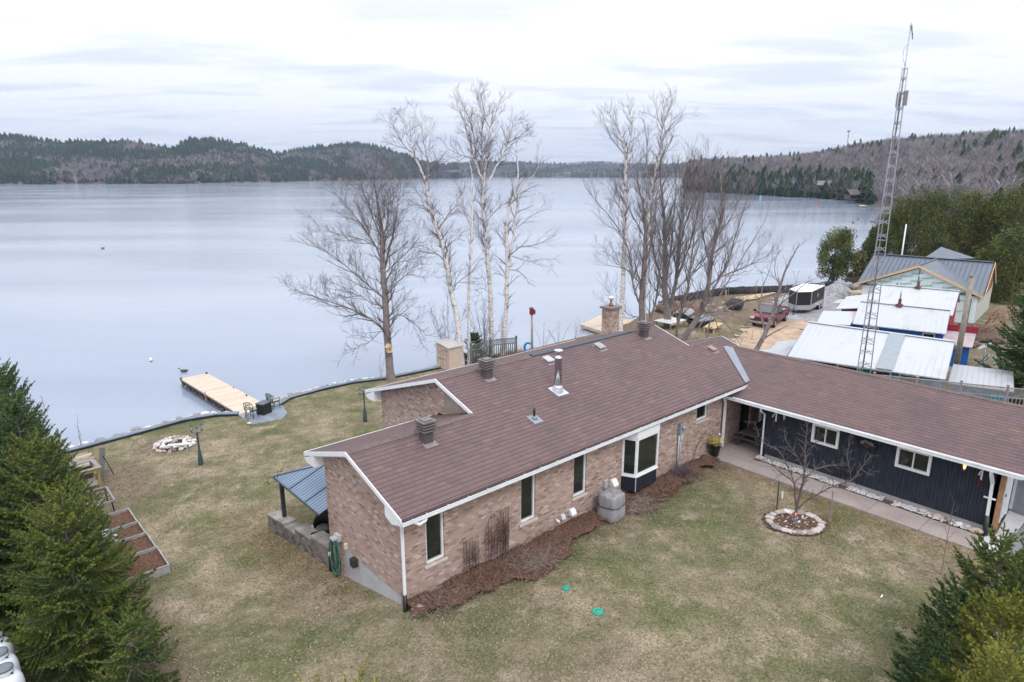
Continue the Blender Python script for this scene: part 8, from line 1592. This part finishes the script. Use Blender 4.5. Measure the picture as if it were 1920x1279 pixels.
for i in range(12): u=i/11; p=Vector(pts[0]).lerp(Vector(pts[3]),u); q=Vector(pts[1]).lerp(Vector(pts[2]),u); b.bar(p+Vector((0,0,.012)),q+Vector((0,0,.012)),.025,.025)
b.build('roof_rib',WMET,t); b=MB(); b.prism([(35.2,-3.3,-2),(35.2,-3.3,-.55),(36.0,-5.8,-.55),(36.0,-5.8,-2)],(2.3,.5,0)); b.build('wall',TEAL,t)
# green canoe-like hull and snow-white tarps seen over the wing ridge
t=thing('upturned_canoe','small dark green canoe lying by the white tarp near the wing roof','canoe',(31.6,10.2,-2.0),R(-35)); V=[];n=8; st_=[(-1.4,.05),(-.9,.28),(0,.36),(.9,.28),(1.4,.05)]
for x,w_ in st_:
    for k in range(n): a=math.pi*k/(n-1); V.append((x,w_*math.cos(a),.05+w_*1.1*math.sin(a)))
F=[(i*n+k,(i+1)*n+k,(i+1)*n+k+1,i*n+k+1) for i in range(4) for k in range(n-1)]; np_mesh('hull',V,F,M('canoe_green',(.06,.16,.15),.4),k=4,parent=t,smooth=True)
# right-hand strip of yard
t=thing('satellite_dish','grey satellite dish on a short post beside the blue lean-to','satellite dish',(47.8,-1.9,-1.95),R(200)); b=MB(); b.tube([(0,0,0),(0,0,1.0)],.04,8); b.build('post',GALV,t); b=MB(); b.lathe([(.02,0),(.25,.04),(.48,.14),(.46,.15),(.25,.055),(.02,.02)],(0,0,0),24); o=b.build('dish',M('dish_grey',(.42,.41,.42),.5),t); o.location=(0,0,1.1); o.rotation_euler=(R(35),0,0)
REDF=M('frame_red',(.30,.02,.02),.5)
for i,(x,y,h,l) in enumerate(((57.5,-.3,1.0,'red tubular metal rack, nearest of the three in the side yard'),(61.0,.3,1.3,'red tubular metal rack, middle of the three in the side yard'),(64.5,.6,1.3,'red tubular metal rack, farthest of the three by the new house'))):
    t=thing('bicycle_rack',l,'metal rack',(x,y,-1.9),R(10*i),'red frames in the side yard'); b=MB()
    for k in (0,3): b.tube([(-.9+.6*k,-.7,0),(-.9+.6*k,-.3,h),(-.9+.6*k,.5,h*.7),(-.9+.6*k,.9,0)],.028,6)
    b.tube([(-1,-.3,h),(1,-.3,h)],.035,6); b.tube([(-1,.5,h*.7),(1,.5,h*.7)],.03,6); b.build('tubing',REDF,t)
for i,(x,y,r_,l) in enumerate(((58.5,1.2,1.3,'brown brush and scrap pile against the new house side wall'),(55.0,-.2,1.2,'low brown brush pile nearer the blue cottage'),(52.2,.6,.9,'dark scrap heap beside the red fascia lean-to'))):
    t=thing('scrap_pile',l,'scrap pile',(x,y,-1.95)); b=MB(); b.rock((0,0,.15),r_,i,.4,3); b.build('heap',M('heap_brown',(.11,.075,.06),.95,var=.5,vs=4,bump=1,bs=5),t); b=MB(); rr=random.Random(i+40)
    for k in range(40): a=rr.uniform(0,6.28); q=r_*rr.uniform(.1,.9); p=Vector((q*math.cos(a),q*math.sin(a),.4)); dd=Vector((rr.uniform(-1,1),rr.uniform(-1,1),rr.uniform(-.1,.5)))*.6; b.bar(p-dd,p+dd,.05,.05)
    b.build('scrap',rr.choice((WOODP,TWIG)),t)
t=thing('blue_ladder_rack','weathered blue-grey timber rack beside the utility pole','rack',(44.8,-2.9,-1.95),R(15)); b=MB()
for s in (-.45,.45):
    b.bar((s,-.9,0),(s,-.1,1.3),.09,.06); b.bar((s,.9,0),(s,.1,1.3),.09,.06)
for z in (.35,.8,1.25): b.bar((-.6,-.6+z*.4,z),(.6,-.6+z*.4,z),.07,.05); b.bar((-.6,.6-z*.4,z),(.6,.6-z*.4,z),.07,.05)
b.build('rack_frame',M('rack_blue',(.16,.22,.27),.8,var=.3),t)
t=thing('white_plank','white plank leaning on the blue timber rack','plank',(45.6,-3.5,-1.95)); b=MB(); b.bar((0,0,.1),(.3,.7,1.0),.22,.05); b.build('plank',WHITE,t)
# ---------------- far things ----------------
def far_house(px,fd,z,w_,h,wall,roofc,label,rz=0,name='shore_house'):
    x,y=pol(px,fd); t=thing(name,label,'house',(x,y,z),-YAW-px_ang(px)+rz); b=MB(); b.box((-w_/2,-4,0),(w_/2,4,h)); b.build('wall',M('w'+label[:9],tuple(c*.6 for c in wall),.8),t); b=MB(); b.prism([(-w_/2-.6,-4.6,h),(w_/2+.6,-4.6,h),(w_/2+.6,0,h+2.4),(-w_/2-.6,0,h+2.4)],(0,0,.2)); b.prism([(-w_/2-.6,4.6,h),(w_/2+.6,4.6,h),(w_/2+.6,0,h+2.4),(-w_/2-.6,0,h+2.4)],(0,0,.19)); b.build('roof',M('r'+label[:9],tuple(c*.6 for c in roofc),.7),t); b=MB()
    for k in range(3): u=-w_/2+w_*(k+.5)/3; b.box((u-.8,-4.05,h*.35),(u+.8,-4.0,h*.75))
    b.build('window',GLASS,t); return t
far_house(1553,W(374)+30,1.5,9,3.4,(.16,.13,.12),(.25,.25,.27),'brown lake house with a wide deck on the eastern shore')
far_house(1602,W(381)+16,-.8,4,2.2,(.14,.13,.12),(.13,.12,.12),'small grey shore cabin near the end of the bay',.4)
far_house(1064,2480,4,26,11,(.34,.33,.34),(.3,.31,.34),'pale large house on the far north shore')
far_house(399,W(343)+35,0,5,3,(.6,.6,.6),(.3,.3,.3),'tiny white cabin on the western shore')
for i,(px,y,c_) in enumerate(((1429,369,(.02,.30,.55)),(1538,381.5,(.5,.1,.1)))):
    fd=W(y)-8 if i==0 else W(y+1); x,y_=pol(px,fd); t=thing('water_float' if i else 'water_slide',('tiny red float on the calm bay water' if i else 'bright blue water slide standing on the eastern shoreline'),('float' if i else 'slide'),(x,y_,WATER_Z)); b=MB()
    if i: b.lathe([(.1,0),(.5,.2),(.3,.6),(.05,.7)],(0,0,0),10); b.build('buoy',M('red_float',c_,.5),t)
    else:
        t.scale=(.55,.55,.55); b.bar((-1.6,0,.4),(1.2,0,2.9),1.1,.3); b.bar((1.2,0,2.9),(2.0,0,2.9),1.1,.2); b.build('chute',M('slide_blue',c_,.4),t); b=MB(); b.bar((1.9,0,-.5),(1.9,0,2.9),.15,.9); b.build('ladder',WHITE,t)
x,y=pol(1582,1000); zb=hz(1000,283); t=thing('communications_tower','slender communications tower with antenna ring on the far hilltop','tower',(x,y,zb-8)); h=hz(1000,249)-zb+8; b=MB(); b.tube([(0,0,0),(0,0,h)],[.7,.45],6); b.build('shaft',M('tower_grey',(.33,.36,.42),.6),t); b=MB(); b.tube([(0,0,h-3),(0,0,h)],[1.9,2.2],8); b.tube([(0,0,h-9),(0,0,h-7.5)],[1.2,1.2],8); b.build('antenna_ring',_mc['tower_grey'],t)
# small dock on the east shore
x,y=pol(1625,W(386)); t=thing('shore_dock','small pale dock near the end of the eastern bay','dock',(x,y,WATER_Z+.4),.5); b=MB(); b.box((-4,-1,0),(4,1,.2)); b.build('deck',WOODN,t); b=MB()
for s in (-3,0,3): b.box((s-.1,-.9,-1.2),(s+.1,-.7,0)); b.box((s-.1,.7,-1.2),(s+.1,.9,0))
b.build('pile',WOODP,t)
# rock faces on the western shore
for i,(px,w_,h) in enumerate(((228,75,26),(300,40,12),(335,45,16))):
    x,y=pol(px,W(344)+22); t=thing('shore_cliff','bare purplish rock face among the trees, %s on the western shore'%('largest' if i==0 else 'smallest' if i==1 else 'right-hand one'),'rock face',(x,y,WATER_Z)); b=MB(); rr=random.Random(i)
    for k in range(14): b.rock((rr.uniform(-.5,.5)*w_*math.cos(YAW+px_ang(px)),-rr.uniform(-.5,.5)*w_*math.sin(YAW+px_ang(px)),rr.uniform(0,h*.35)),rr.uniform(.2,.34)*h,k,.8,2)
    b.build('rock',M('cliff_rock',(.05,.042,.045),.95,var=.6,vs=.4),t)
# ---------------- air ----------------
def haze():
    mb=MB(); mb.box((-2600,-1500,-260),(6500,7500,420)); m=bpy.data.materials.new('haze_air'); m.use_nodes=True; nt=m.node_tree; nt.nodes.clear(); o=nt.nodes.new('ShaderNodeOutputMaterial'); v=nt.nodes.new('ShaderNodeVolumePrincipled'); v.inputs['Color'].default_value=(.62,.74,1,1); v.inputs['Density'].default_value=.00013; v.inputs['Anisotropy'].default_value=.2; nt.links.new(v.outputs[0],o.inputs['Volume'])
    ob=mb.build('haze',m); tag(ob,'thin bluish air softening the far hills',None,None,'stuff')
if 1: haze()
